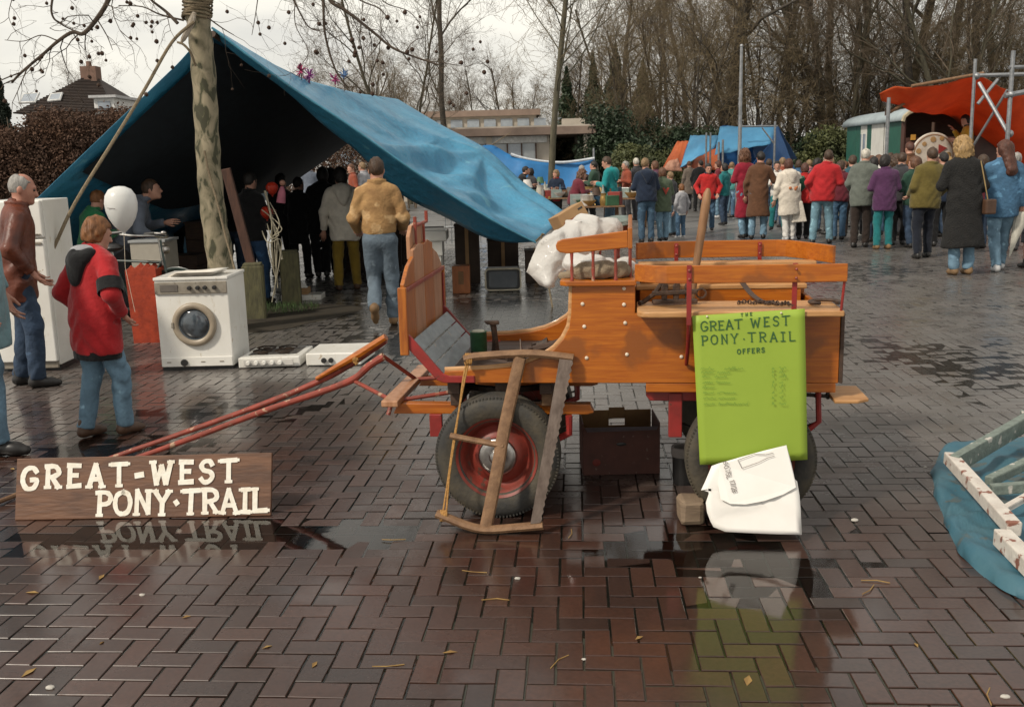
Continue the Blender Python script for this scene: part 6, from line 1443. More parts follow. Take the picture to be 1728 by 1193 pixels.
TB((1668, 812), (1760, 768), .045, .045, m_flg, 'brace', .11, .16); TB((1672, 826), (1770, 818), .04, .05, m_flg, 'brace', .10, .12); TB((1690, 862), (1760, 822), .03, .03, m_flk, 'brace', .10, .14)
TB((1690, 905), (1745, 960), .07, .07, m_flk, 'foot_block', .09, .09); TB((1730, 700), (1850, 830), .06, .06, m_flg, 'leg', .2, .12)
# fallen bits on the paving
rs = random.Random(11); m_leaf = mat('fallen_leaf', (.30, .19, .06), .8, (.2, .11, .03), scale=20); m_bit = mat('pale_litter', (.5, .47, .42), .8)
for k in range(44):
    x, y = rs.uniform(20, 1700), rs.uniform(690, 1180)
    if 460 < x < 1380 and y < 900: continue
    p = G(x, y); zg = ground_h(p.x, p.y)+.003; an = rs.uniform(0, 6.28); r_ = rs.uniform(.008, .024)
    if k % 4 == 0: o = mk('straw', MB().tube([p+Vector((0, 0, .006)), p+Vector((.05*math.cos(an), .05*math.sin(an), .008)), p+Vector((.11*math.cos(an+.2), .11*math.sin(an+.2), .006))], .0022, 5), m_leaf); tag(o, 'thin straw lying on the wet brick paving', 'straw', 'straws on the paving')
    elif k % 4 == 1: o = mk('pebble', MB().sphere(p+Vector((0, 0, .006)), r_*.6, 8, 5, (1.4, 1, .6)), m_bit, smooth=True, jit=.001); tag(o, 'tiny pale pebble lying on the wet brick paving', 'pebble', 'pebbles on the paving')
    else:
        mb = MB().add([p+Vector((r_*1.6*math.cos(an), r_*1.6*math.sin(an), .006)), p+Vector((-r_*.6*math.sin(an), r_*.6*math.cos(an), .010)), p+Vector((-r_*1.4*math.cos(an), -r_*1.4*math.sin(an), .005)), p+Vector((r_*.6*math.sin(an), -r_*.6*math.cos(an), .008))], [(0, 1, 2, 3)])
        o = mk('fallen_leaf', mb, m_leaf, solid=.001); tag(o, 'small brown leaf lying on the wet brick paving', 'leaf', 'leaves on the paving')
# ------------------------------------------------------------------ big blue tarpaulin tent
m_tarp = mat('blue_tarpaulin', (.050, .285, .46), .48, (.036, .21, .36), scale=1.4, bump=.8, bscale=7, bdist=.04, transl=.05, coat=.15, speck=((.10, .33, .45), 3, .66))
tent = thing('blue_tent', 'large ridge tent of blue tarpaulin tied to the plane tree', 'tent', (-2.2, 13.5, 0))
def PL(pts): return [W(*q) for q in pts]
def along(poly, t):
    d_ = [0]
    for i in range(len(poly)-1): d_.append(d_[-1]+(poly[i+1]-poly[i]).length)
    x = t*d_[-1]
    for i in range(len(poly)-1):
        if x <= d_[i+1] or i == len(poly)-2: return poly[i].lerp(poly[i+1], (x-d_[i])/max(1e-9, d_[i+1]-d_[i]))
ridge = smooth_curve(PL([(358, 46, 10.9), (440, 96, 11.9), (500, 129, 13.0), (545, 143, 14.2), (600, 157, 15.6), (640, 163, 17.0), (672, 168, 18.2)]), 4)
front = smooth_curve(PL([(358, 46, 10.9), (480, 138, 11.0), (585, 207, 11.1), (700, 288, 11.3), (800, 352, 11.5), (860, 386, 11.6), (904, 408, 11.7)]), 4)
back = smooth_curve(PL([(672, 168, 18.2), (730, 203, 17.8), (800, 246, 17.2), (870, 300, 16.5), (952, 357, 15.6)]), 4)
bott = smooth_curve(PL([(904, 408, 11.7), (925, 392, 13.0), (945, 370, 14.4), (952, 357, 15.6)]), 4)
def coons(A, B, C, Dd, s, t):           # A(s): t=0, B(s): t=1, C(t): s=0, D(t): s=1
    p = along(A, s)*(1-t) + along(B, s)*t + along(C, t)*(1-s) + along(Dd, t)*s
    return p - (A[0]*(1-s)*(1-t) + A[-1]*s*(1-t) + B[0]*(1-s)*t + B[-1]*s*t)
def rs_pt(s, t):                         # s ridge->bottom, t front->back
    p = coons(front, back, ridge, bott, s, t)
    e_ = math.sin(math.pi*t)*math.sin(math.pi*min(1, s*1.02)); n_ = Vector((.62, -.1, .78))
    sag = -.22*e_ + .06*fbm(s*4, t*3, 2.0, 1, 3)*e_*2
    rad = math.atan2(s-.52, t-.93); dist = math.hypot(s-.52, t-.93)      # folds that radiate from the prop under the sheet
    sag += .09*math.exp(-((s-.52)**2+(t-.93)**2)/.03) + .075*math.sin(rad*9+1)*min(1, dist*3)*e_**.5*(1 if s > .35 else .35)
    sag += .03*math.sin(34*s+5*t+2*math.sin(7*t))*e_ * (.4+s) + .045*math.sin((s*.8+t)*19)*max(0, s-.55)*e_**.3*2
    sag += .05*abs(math.sin(11*s-6*t+2.5*math.sin(4*t)))**3*e_ - .04*abs(math.sin(8*t+5*s+1.3*math.sin(6*s)))**4*e_ + .022*fbm(s*16, t*14, 5, 1, 3)*e_
    return p + n_*sag
mk('right_slope', MB().sheet(rs_pt, 110, 80), m_tarp, tent, smooth=True, sharp=180, solid=.004)
lbot = [W(-80, 470, 10.6)] + [Vector((W(x, 285, Y).x, Y, .04)) for x, Y in ((30, 13.2), (200, 15.8), (335, 18.2))]
lfront = PL([(352, 50, 10.92), (300, 108, 10.9), (200, 203, 10.85), (65, 333, 10.8), (-80, 470, 10.6)])
lback = PL([(672, 168.5, 18.2), (585, 241, 18.2), (500, 302, 18.2), (400, 372, 18.2)]) + [Vector((W(335, 285, 18.2).x, 18.2, .04))]
rl = smooth_curve(PL([(352, 50, 10.92), (440, 98, 11.92), (545, 145, 14.22), (640, 165, 17.02), (672, 168.5, 18.2)]), 4)
def ls_pt(s, t):
    p = coons(lfront, lback, rl, lbot, s, t); e_ = math.sin(math.pi*t)*math.sin(math.pi*s)
    return p + Vector((.6, 0, -.8))*(.16*e_ + .04*math.sin(17*s+4*math.sin(5*t))*e_ + .05*fbm(s*5, t*4, 7, 1, 2)*e_)
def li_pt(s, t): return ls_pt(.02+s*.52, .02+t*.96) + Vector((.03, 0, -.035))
mk('shade_sheet', MB().sheet(li_pt, 30, 30), mat('interior_shade', (.016, .024, .032), .9), tent, smooth=True, sharp=180)  # added dark sheet under the left slope: interior shade put into its colour
mk('left_slope', MB().sheet(ls_pt, 44, 40), m_tarp, tent, smooth=True, sharp=180, solid=.004)
fl_ = smooth_curve(PL([(362, 60, 11.0), (480, 156, 11.25), (585, 241, 11.6), (648, 303, 11.8), (720, 352, 11.9), (800, 393, 11.9), (860, 408, 11.8), (904, 411, 11.72)]), 4)
mk('front_flap', MB().sheet(lambda s, t: along(front, s).lerp(along(fl_, s), t) + Vector((0, .03*math.sin(9*s)*t, -.02*math.sin(23*s)*t)), 60, 6), m_tarp, tent, smooth=True, sharp=180, solid=.004)
mk('edge_rope', MB().tube([p+Vector((0, -.02, -.01)) for p in front], .012, 6), mat('blue_hem', (.08, .30, .42), .6), tent, smooth=True)
mk('ridge_pole', MB().tube([p+Vector((0, 0, -.07)) for p in ridge], .035, 8), m_dkw, tent, smooth=True)
pb = W(800, 246, 17.2); mk('prop_pole', MB().tube([(pb.x, pb.y-.05, 0), (pb.x, pb.y-.05, pb.z-.1)], .03, 8), m_dkw, tent, smooth=True)
pb = W(672, 168, 18.2); mk('prop_pole', MB().tube([(pb.x, pb.y-.1, 0), (pb.x, pb.y-.1, pb.z-.1)], .03, 8), m_dkw, tent, smooth=True)
mk('corner_tie', MB().tube(smooth_curve([W(904, 408, 11.7), W(912, 400, 11.66), W(918, 396, 11.6), W(914, 408, 11.6), (W(930, 430, 11.6).x, 11.5, .0)], 4), .012, 6), m_rope, tent, smooth=True)
# colourful decorations on the ridge
for k, (x, y, Y, c_, lab) in enumerate(((508, 120, 13.1, (.30, .03, .10), 'pink and purple tuft tied on the ridge of the tent'), (522, 128, 13.4, (.35, .08, .28), 'mauve tuft tied on the ridge of the tent'), (565, 134, 14.8, (.40, .06, .18), 'small pink tuft near the middle of the tent ridge'), (580, 130, 15.0, (.12, .22, .40), 'small blue flag standing on the tent ridge'))):
    p = W(x, y, Y); t_ = thing('ridge_tuft', lab, 'decoration', p)
    mb = MB()
    for q in range(26): 
        v_ = Vector((random.gauss(0, 1), random.gauss(0, 1), random.gauss(0, 1))).normalized()*random.uniform(.05, .11); mb.bar(p, p+v_*(1 if k != 3 else .8)+Vector((0, 0, .05 if k == 3 else 0)), .02, .006)
    mk('streamers', mb, mat('tuft%d' % k, c_, .8), t_)
    mk('stalk', MB().tube([p, p-Vector((0, 0, .22))], .006, 5), m_dkw, t_)
for k, (x, y, w_, d_, h_, lab) in enumerate(((165, 520, .5, .4, .75, 'stacked dark crate at the left of the tent'), (300, 500, .6, .4, .55, 'dark tea chest below the left tent table'), (350, 486, .5, .4, .95, 'tall dark cupboard behind the plane tree'), (610, 458, .7, .4, .6, 'dark chest at the back of the tent'), (660, 448, .6, .5, .9, 'dark cabinet behind the sheepskin jacket'), (715, 462, .6, .4, .7, 'dark chest behind the white heater'))):
    a = G(x, y); o_ = thing('wooden_chest', lab, 'chest', a)
    for q_ in range(4): mk('board', MB().bb(a.x-w_/2, a.x+w_/2, a.y, a.y+d_, .01+q_*(h_-.03)/4, .004+(q_+1)*(h_-.03)/4), m_dkw, o_, bevel=.006)
    mk('lid', MB().bb(a.x-w_/2-.015, a.x+w_/2+.015, a.y-.015, a.y+d_+.015, h_-.025, h_), m_dkw, o_, bevel=.006)
# tables with junk inside the tent
m_cream = mat('cream_things', (.45, .42, .36), .6); m_redball = mat('red_ball', (.42, .03, .012), .35); m_brass = mat('brass_thing', (.4, .25, .08), .4, metal=.6)
JUNK = [m_cream, m_dkw, m_brass, mat('blue_thing', (.05, .12, .2), .5), mat('grey_thing', (.2, .2, .2), .5), mat('brown_thing', (.16, .08, .04), .6), mat('glass_thing', (.3, .36, .34), .2), mat('red_thing', (.28, .04, .03), .5), mat('green_thing', (.06, .16, .08), .5), mat('ochre_thing', (.42, .26, .09), .6), mat('white_thing', (.66, .64, .60), .5)]
def trestle_table(lab, c, w_, d_, h_=.74, yaw=0.0, m=m_dkw, group=None):
    t_ = thing('trestle_table', lab, 'table', c, group); R_ = Matrix.Rotation(yaw, 3, 'Z'); c = Vector(c)
    n_ = 3
    for k in range(n_): mk('table_plank', MB().box(c+R_ @ Vector((0, (k-1)*d_/n_, h_-.015)), (w_, d_/n_-.008, .03), R_), m, t_, bevel=.003)
    for sx in (-1, 1):
        for sy in (-1, 1): mk('leg', MB().bar(c+R_ @ Vector((sx*(w_/2-.12), sy*d_*.42, 0)), c+R_ @ Vector((sx*(w_/2-.12), sy*d_*.15, h_-.031)), .04, .04), m, t_)
    return t_
def junk(lab, cat, p, kind, m, sc=1.0, group=None, seed=0):
    """small wares on a table, each a thing with its own shape"""
    rs_ = random.Random(seed); p = Vector(p)
    if kind == 'vase': prof = [(0, 0), (.04, 0), (.06, .05), (.065, .10), (.035, .17), (.025, .21), (.035, .24), (.03, .24), (.0, .2)]
    elif kind == 'bowl': prof = [(0, 0), (.04, 0), (.05, .01), (.10, .06), (.12, .09), (.11, .09), (.04, .02), (0, .02)]
    elif kind == 'bottle': prof = [(0, 0), (.035, 0), (.036, .15), (.015, .20), (.013, .26), (.016, .27), (0, .27)]
    elif kind == 'jug': prof = [(0, 0), (.06, 0), (.075, .08), (.06, .16), (.05, .19), (.06, .22), (.055, .22), (0, .18)]
    elif kind == 'pot': prof = [(0, 0), (.09, 0), (.10, .02), (.10, .16), (.11, .17), (.095, .17), (.0, .15)]
    else: prof = None
    nm = {'vase': 'vase', 'bowl': 'bowl', 'bottle': 'bottle', 'jug': 'jug', 'pot': 'cooking_pot', 'box': 'wares_box', 'book': 'book', 'frame': 'picture_frame', 'lamp': 'table_lamp'}[kind]
    if prof: o = mk(nm, MB().lathe([(r*sc, h_*sc) for r, h_ in prof], 18, p), m, smooth=True, sharp=50)
    elif kind == 'box':
        o = thing(nm, lab, cat, p, group); w_, d_, h_ = .22*sc*rs_.uniform(.7, 1.3), .16*sc, .14*sc*rs_.uniform(.6, 1.4)
        mk('box_body', MB().box(p+Vector((0, 0, h_/2)), (w_, d_, h_), rs_.uniform(-.5, .5)), m, o, bevel=.004); return o
    elif kind == 'book':
        o = thing(nm, lab, cat, p, group)
        mk('cover', MB().box(p+Vector((0, 0, .02*sc)), (.16*sc, .22*sc, .04*sc), rs_.uniform(-.7, .7)), m, o, bevel=.003); return o
    elif kind == 'frame':
        o = thing(nm, lab, cat, p, group); mk('board', MB().prism([(p.x-.18*sc, p.z), (p.x+.18*sc, p.z+.0), (p.x+.16*sc, p.z+.5*sc), (p.x-.14*sc, p.z+.52*sc)], 'xz', p.y-.012, p.y+.012), m, o, bevel=.004); return o
    else:
        o = thing(nm, lab, cat, p, group); mk('lamp_foot', MB().lathe([(0, 0), (.06*sc, 0), (.05*sc, .02*sc), (.012*sc, .04*sc), (.012*sc, .22*sc), (0, .22*sc)], 16, p), m_brass, o, smooth=True)
        mk('lamp_shade', MB().lathe([(.10*sc, .18*sc), (.06*sc, .32*sc), (.055*sc, .32*sc), (.095*sc, .18*sc)], 18, p, close=True), m, o, smooth=True); return o
    return tag(o, lab, cat, group)
trestle_table('dark trestle table loaded with junk across the middle of the tent', G(520, 462)+Vector((0, .3, 0)), 3.2, .8)
trestle_table('dark trestle table along the left side of the tent', G(330, 470)+Vector((0, .6, 0)), 3.0, .8)
kinds = ['vase', 'bowl', 'bottle', 'jug', 'pot', 'box', 'book', 'lamp']; colw = ['cream', 'dark wooden', 'brass', 'blue', 'grey', 'brown', 'glass', 'red', 'green', 'ochre', 'white']
rs = random.Random(4)
for k in range(14):
    base = G(520, 462)+Vector((-1.45+.22*k, .3+rs.uniform(-.25, .25), .74)) if k < 13 else G(330, 470)+Vector((.3, .6, .74))
    kd = kinds[(k*3) % 8]; mi = (k*5+2) % 11
    junk('%s %s standing on the junk table inside the tent' % (colw[mi], kd), kd, base, kd, JUNK[mi], 1.2, 'wares on the table inside the tent', k)
for (x, y, lab) in ((459, 318, 'red balloon hanging in the tent opening'), (450, 359, 'smaller red balloon hanging on cords below the other')):
    p = W(x, y, 11.9); o = thing('red_balloon', lab, 'balloon', p); mk('skin', MB().lathe([(0, .075), (.04, .066), (.072, .03), (.072, -.01), (.045, -.055), (.012, -.082), (0, -.085)], 20, p), m_redball, o, smooth=True); mk('knot', MB().sphere(p-Vector((0, 0, .09)), .01, 8, 5), m_redball, o)
p = W(477, 325, 11.9); o = thing('pink_doll', 'small pink cloth doll hanging beside the red balloon', 'doll', p)
mk('doll_body', MB().tube([p+Vector((-.03, 0, -.12)), p+Vector((-.01, 0, 0)), p+Vector((.0, 0, .07))], [.055, .045, .02], 10), mat('pink_cloth', (.5, .16, .22), .8), o, smooth=True); mk('doll_head', MB().sphere(p+Vector((.005, 0, .11)), .035, 10, 8), SKIN, o, smooth=True)
cd_ = thing('hanging_cords', 'tangle of pale cords hanging down beside the bollard', 'cords', W(462, 440, 11.8))
for k in range(6):
    pts_ = [W(446+random.uniform(-8, 16), 330+12*k, 11.8), W(452+random.uniform(-14, 34), 370+8*k, 11.7), W(458+random.uniform(-6, 18), 410, 11.75), W(466+random.uniform(-8, 12), 450+12*k, 11.8)]
    mk('cord', MB().tube(smooth_curve(pts_, 5), .007, 5), mat('pale_cord', (.42, .38, .28), .85), cd_, smooth=True)
mk('broom_stick', MB().tube([W(447, 322, 11.85), W(476, 438, 11.8)], .014, 7), mat('pale_cord', (.42, .38, .28), .85), cd_, smooth=True)
a = G(487, 508); o = thing('white_tray', 'white enamel tray and box lying on the ground in the tent', 'tray', a+Vector((.2, 0, 0)))
mk('tray_body', MB().bb(a.x-.1, a.x+.42, a.y, a.y+.3, .0, .07), m_white, o, bevel=.008); mk('box_on_tray', MB().bb(a.x+.02, a.x+.24, a.y+.06, a.y+.26, .071, .15), m_card, o, bevel=.004); mk('paper_top', MB().prism([(a.x+.03, .151), (a.x+.22, .151), (a.x+.12, .25)], 'xz', a.y+.1, a.y+.2), m_carton, o)
# pale railing and low wall seen below the tarp
fe = thing('railing', 'pale metal railing seen beyond the low edge of the tarp', 'railing', W(800, 420, 20)*1)
y_ = 21.0; p0, p1 = W(752, 385, y_), W(860, 392, y_); p0.z = p1.z = 0
fe.location = (p0+p1)/2
for z in (1.0, .35): mk('rail', MB().tube([p0+Vector((0, 0, z)), p1+Vector((0, 0, z))], .025, 6), m_steel, fe, smooth=True)
for k in range(12): q = p0.lerp(p1, k/11); mk('baluster', MB().tube([q, q+Vector((0, 0, 1.0))], .012, 5), m_steel, fe)

# ------------------------------------------------------------------ plane tree that carries the tent
m_plane, t, b, out = base_mat('plane_bark'); l = t.links.new
tcn = nd(t, 'ShaderNodeTexCoord'); mpn = nd(t, 'ShaderNodeMapping'); mpn.inputs['Scale'].default_value = (1, 1, .6); l(tcn.outputs['Object'], mpn.inputs['Vector'])
n1 = nd(t, 'ShaderNodeTexNoise', Scale=9.0, Detail=4.0, Distortion=.8); n2 = nd(t, 'ShaderNodeTexNoise', Scale=4.0, Detail=3.0); l(mpn.outputs[0], n1.inputs['Vector']); l(mpn.outputs[0], n2.inputs['Vector'])
r = nd(t, 'ShaderNodeValToRGB'); r.color_ramp.interpolation = 'LINEAR'; e = r.color_ramp.elements
e[0].position = .36; e[0].color = (.062, .060, .038, 1); e[1].position = .60; e[1].color = (.33, .285, .205, 1)
q = e.new(.42); q.color = (.075, .078, .045, 1); q = e.new(.445); q.color = (.19, .17, .115, 1)
l(n1.outputs['Fac'], r.inputs[0])
mx_ = nd(t, 'ShaderNodeMixRGB', blend_type='MULTIPLY'); mx_.inputs[0].default_value = .6; r2 = nd(t, 'ShaderNodeValToRGB'); r2.color_ramp.elements[0].color = (.6, .6, .5, 1); r2.color_ramp.elements[1].color = (1.2, 1.15, 1.05, 1)
l(n2.outputs['Fac'], r2.inputs[0]); l(r.outputs[0], mx_.inputs[1]); l(r2.outputs[0], mx_.inputs[2]); l(mx_.outputs[0], b.inputs['Base Color']); b.inputs['Roughness'].default_value = .85
bp = nd(t, 'ShaderNodeBump', Strength=.5, Distance=.015); l(n1.outputs['Fac'], bp.inputs['Height']); l(bp.outputs[0], b.inputs['Normal'])
m_twig = mat('twig_bark', (.085, .060, .040), .85, (.05, .036, .026), scale=8, bump=.3)
TY = 10.45
pt_ = thing('plane_tree', 'plane tree with patchy pale bark and hanging seed balls beside the tent', 'tree', (W(382, 545, TY).x, TY, 0))
tp_ = [(382, 553), (378, 500), (372, 440), (362, 370), (354, 300), (349, 220), (344, 130), (338, 60), (331, 0), (322, -90), (318, -200)]
tpts = smooth_curve([W(x, y, TY) for x, y in tp_], 5); tpts[0].z = -.03
n_ = len(tpts); rad = [np.interp(i/(n_-1), [0, .04, .2, .5, .72, .8, 1], [.19, .155, .134, .119, .114, .135, .11]) + .006*math.sin(i*1.7) for i in range(n_)]
mb = MB().tube(tpts, rad, 24); mb.v = [tuple(Vector(v)+Vector((1, .4, 0))*(.010*fbm(v[0]*6, v[1]*6, v[2]*2.2, 1, 2))) for v in mb.v]
mk('trunk', mb, m_plane, pt_, smooth=True, sharp=180)
branches = [([(190, -40), (183, 0), (163, 33), (141, 57), (122, 55), (98, 70), (74, 91), (37, 122), (20, 140)], .024, 9.4), ([(95, -30), (87, 10), (90, 30), (103, 41), (120, 50), (140, 57)], .012, 9.4), ([(546, -40), (546, 0), (548, 55), (563, 111), (578, 137), (590, 150)], .014, 9.2),
            ([(540, -50), (556, 0), (584, 19), (630, 55), (662, 81), (698, 96), (740, 110)], .018, 9.2), ([(565, -60), (600, -5), (640, 15), (660, 40)], .009, 9.2), ([(300, 40), (280, 20), (255, 0), (230, -30)], .018, 10.2), ([(310, 35), (270, 25), (240, 12), (200, 10)], .010, 10.2),
            ([(350, 30), (375, 48), (395, 60)], .008, 10.2), ([(480, -30), (500, 10), (520, 45), (540, 52)], .010, 9.6), ([(440, -40), (432, 20), (425, 60)], .006, 9.8), ([(165, 35), (180, 60), (190, 85)], .006, 9.4), ([(98, 70), (70, 60), (40, 70), (8, 68)], .006, 9.4), ([(20, 0), (15, 30), (30, 60)], .004, 9.4), ([(620, -30), (650, 5), (690, 20), (715, 50)], .006, 9.3), ([(500, -20), (498, 40), (520, 85), (510, 108)], .005, 9.3)]
rs = random.Random(21); tw = MB(); balls = []
def twig(p, d, r, ln_, depth):
    pts_ = [p]; k = 5; dd = Vector(d)
    for i in range(k):
        dd = (dd + Vector((rs.gauss(0, .28), rs.gauss(0, .28), rs.gauss(-.06, .26)))).normalized(); pts_.append(pts_[-1] + dd*(ln_/k))
    tw.tube(pts_, [r*(1-.75*i/k) for i in range(k+1)], 4, cap=False)
    if depth > 0:
        for i in range(2, k+1):
            if rs.random() < .8: twig(pts_[i], (dd + Vector((rs.gauss(0, .8), rs.gauss(0, .6), rs.gauss(0, .8)))).normalized(), r*.5, ln_*rs.uniform(.35, .65), depth-1)
    elif rs.random() < .22: balls.append(pts_[-1])
for pts_, r0, Y in branches:
    ps = smooth_curve([W(x, y, Y+.02*i) for i, (x, y) in enumerate(pts_)], 5); m_ = len(ps)
    mk('branch', MB().tube(ps, [r0*(1-.6*i/m_) for i in range(m_)], 7), m_twig, pt_, smooth=True)
    for i in range(2, m_, 3):
        d_ = (ps[min(i+1, m_-1)]-ps[i-1]).normalized()
        twig(ps[i], (d_*.6 + Vector((rs.gauss(0, .7), rs.gauss(0, .4), rs.gauss(-.1, .7)))).normalized(), max(.0028, r0*.28), rs.uniform(.25, .6), 2 if r0 > .009 else 1)
limb_ends = [ps for ps in ()]
for (ex_, ey_) in ((190, -40), (95, -30), (546, -40), (540, -50), (565, -60), (480, -30), (440, -40), (620, -30), (500, -20), (20, 0)):   # limbs above the frame that carry those branches
    a_ = tpts[-8]; e_ = W(ex_, ey_, 9.4); mk('limb', MB().tube(smooth_curve([a_, a_.lerp(e_, .45)+Vector((0, 0, .55)), e_], 6), [.05]*4+[.035]*5+[.02]*4, 7), m_twig, pt_, smooth=True)
o = mk('twigs', tw, m_twig, pt_); o['kind'] = 'stuff'
rs.shuffle(balls); m_ball = mat('seed_ball', (.075, .042, .026), .95, (.045, .026, .018), scale=60, bump=.8)
ball_me = None
for p in balls[:110]:
    if ball_me is None:
        ob = mk('seed_ball', MB().sphere((0, 0, 0), .017, 8, 6), m_ball, smooth=True, jit=.0015); ball_me = ob.data; bpy.data.objects.remove(ob)
    ob = bpy.data.objects.new('seed_ball', ball_me); COL.objects.link(ob); ob.parent = pt_; ob.location = p - pt_.location - Vector((0, 0, .06)); ob.scale = (rs.uniform(.8, 1.25),)*3
st_ = MB()
for p in balls[:110]: st_.tube([p, p-Vector((.0, 0, .06))], .0012, 3, cap=False)
o = mk('ball_stalks', st_, m_twig, pt_); o['kind'] = 'stuff'
# rope lashings and guy rope
rp = thing('guy_rope', 'thick hemp guy rope running from the plane tree down past the tent', 'rope', G(128, 420))
mk('rope_line', MB().tube(smooth_curve([W(327, 38, 10.2), W(290, 72, 10.0), W(245, 150, 9.6), W(190, 240, 9.2), W(127, 342, 8.8), W(90, 420, 8.65), W(60, 480, 8.6)], 5), .016, 8), m_rope, rp, smooth=True)
mb = MB()
for k in range(7):
    c_ = W(334-.3*k, 2+4.6*k, TY); mb.tube([c_ + Vector((.142*math.cos(a), .142*math.sin(a), .015*math.sin(a*2+k))) for a in np.linspace(0, 2*math.pi, 19)], .011, 6, cap=False)
mk('lashing', mb, m_rope, rp, smooth=True)
mk('rope_splice', MB().tube(smooth_curve([W(328, 22, 10.25), W(318, 50, 10.2), W(306, 72, 10.2)], 3), [.02, .03, .036, .03, .03, .026, .012], 8), mat('pale_rag', (.50, .44, .36), .9, (.36, .30, .23), scale=20, bump=.6), rp, smooth=True)
mk('rope_tail', MB().tube(smooth_curve([W(300, 72, 10.2), W(310, 76, 10.15), W(322, 90, 10.15), W(330, 112, 10.2)], 4), .012, 6), m_rope, rp, smooth=True)
rp2 = thing('trunk_cord', 'thin cord hanging down along the plane tree trunk', 'cord', W(396, 500, 10.2)); 
mk('cord', MB().tube(smooth_curve([W(345, 255, 10.28), W(352, 290, 10.26), W(366, 340, 10.24), (W(381, 400, 10.2)), W(392, 440, 10.15), W(398, 470, 10.1), W(399, 540, 10.1)], 4), .012, 6), m_rope, rp2, smooth=True)
# leaning timber and two bollards
a_, b_ = W(381, 285, 11.2), W(424, 447, 11.3)
o = mk('leaning_timber', MB().bar(a_, b_+(b_-a_)*.42, .10, .05, (0, 1, 0)), mat('red_brown_timber', (.105, .050, .034), .8, (.065, .033, .024), scale=6, stretch=(6, 6, 1), bump=.3), bevel=.005); tag(o, 'reddish brown timber leaning beside the plane tree', 'timber')
m_boll = mat('mossy_post', (.135, .125, .062), .9, (.075, .070, .040), scale=7, stretch=(4, 4, 1), bump=.5)
for (x0, x1, yt, yb, lab) in ((411, 446, 446, 541, 'mossy square wooden bollard below the leaning timber'), (474, 506, 424, 515, 'darker wooden bollard beside the hanging cords')):
    pb = G((x0+x1)/2, yb); w_ = W(x1, yb, pb.y).x-W(x0, yb, pb.y).x; zt = W((x0+x1)/2, yt, pb.y).z
    t_ = thing('bollard', lab, 'bollard', pb, None)
    mk('post', MB().box((pb.x, pb.y+w_/2, zt/2-.02), (w_, w_, zt), .15), m_boll, t_, bevel=.018, jit=.003)
    mk('post_cap', MB().box((pb.x, pb.y+w_/2, zt-.012), (w_*.86, w_*.86, .03), .15), m_boll, t_, bevel=.01)
# earth and grass round the tree
def patch(s, t): 
    a = 2*math.pi*s; r_ = t; q = Vector((W(400, 540, 11.3).x + r_*1.25*math.cos(a)*(1+.2*math.sin(3*a)), 11.3+r_*1.25*math.sin(a)*(1+.15*math.cos(2*a)), .004+.02*(1-t)))
    return q
o = mk('earth', MB().sheet(patch, 40, 8), mat('muddy_earth', (.045, .035, .022), .8, (.030, .024, .016), scale=6, bump=.8), smooth=True); tag(o, 'muddy earth round the foot of the plane tree', 'earth', kind='structure')
gmb = MB(); rs = random.Random(9)
for k in range(700):
    a = rs.uniform(0, 6.28); r_ = math.sqrt(rs.random()); p = Vector((W(455, 520, 11.6).x+r_*.55*math.cos(a), 11.75+r_*.40*math.sin(a), .03)); d_ = Vector((rs.gauss(0, .4), rs.gauss(0, .4), 1)).normalized(); hh = rs.uniform(.04, .10); sd_ = Vector((rs.gauss(0, 1), rs.gauss(0, 1), 0)).normalized()*.004
    gmb.add([p-sd_, p+sd_, p+d_*hh], [(0, 1, 2)])
o = mk('grass', gmb, mat('grass', (.06, .11, .03), .8, (.04, .07, .02), scale=5)); tag(o, 'short green grass round the bollards', 'grass', kind='stuff')
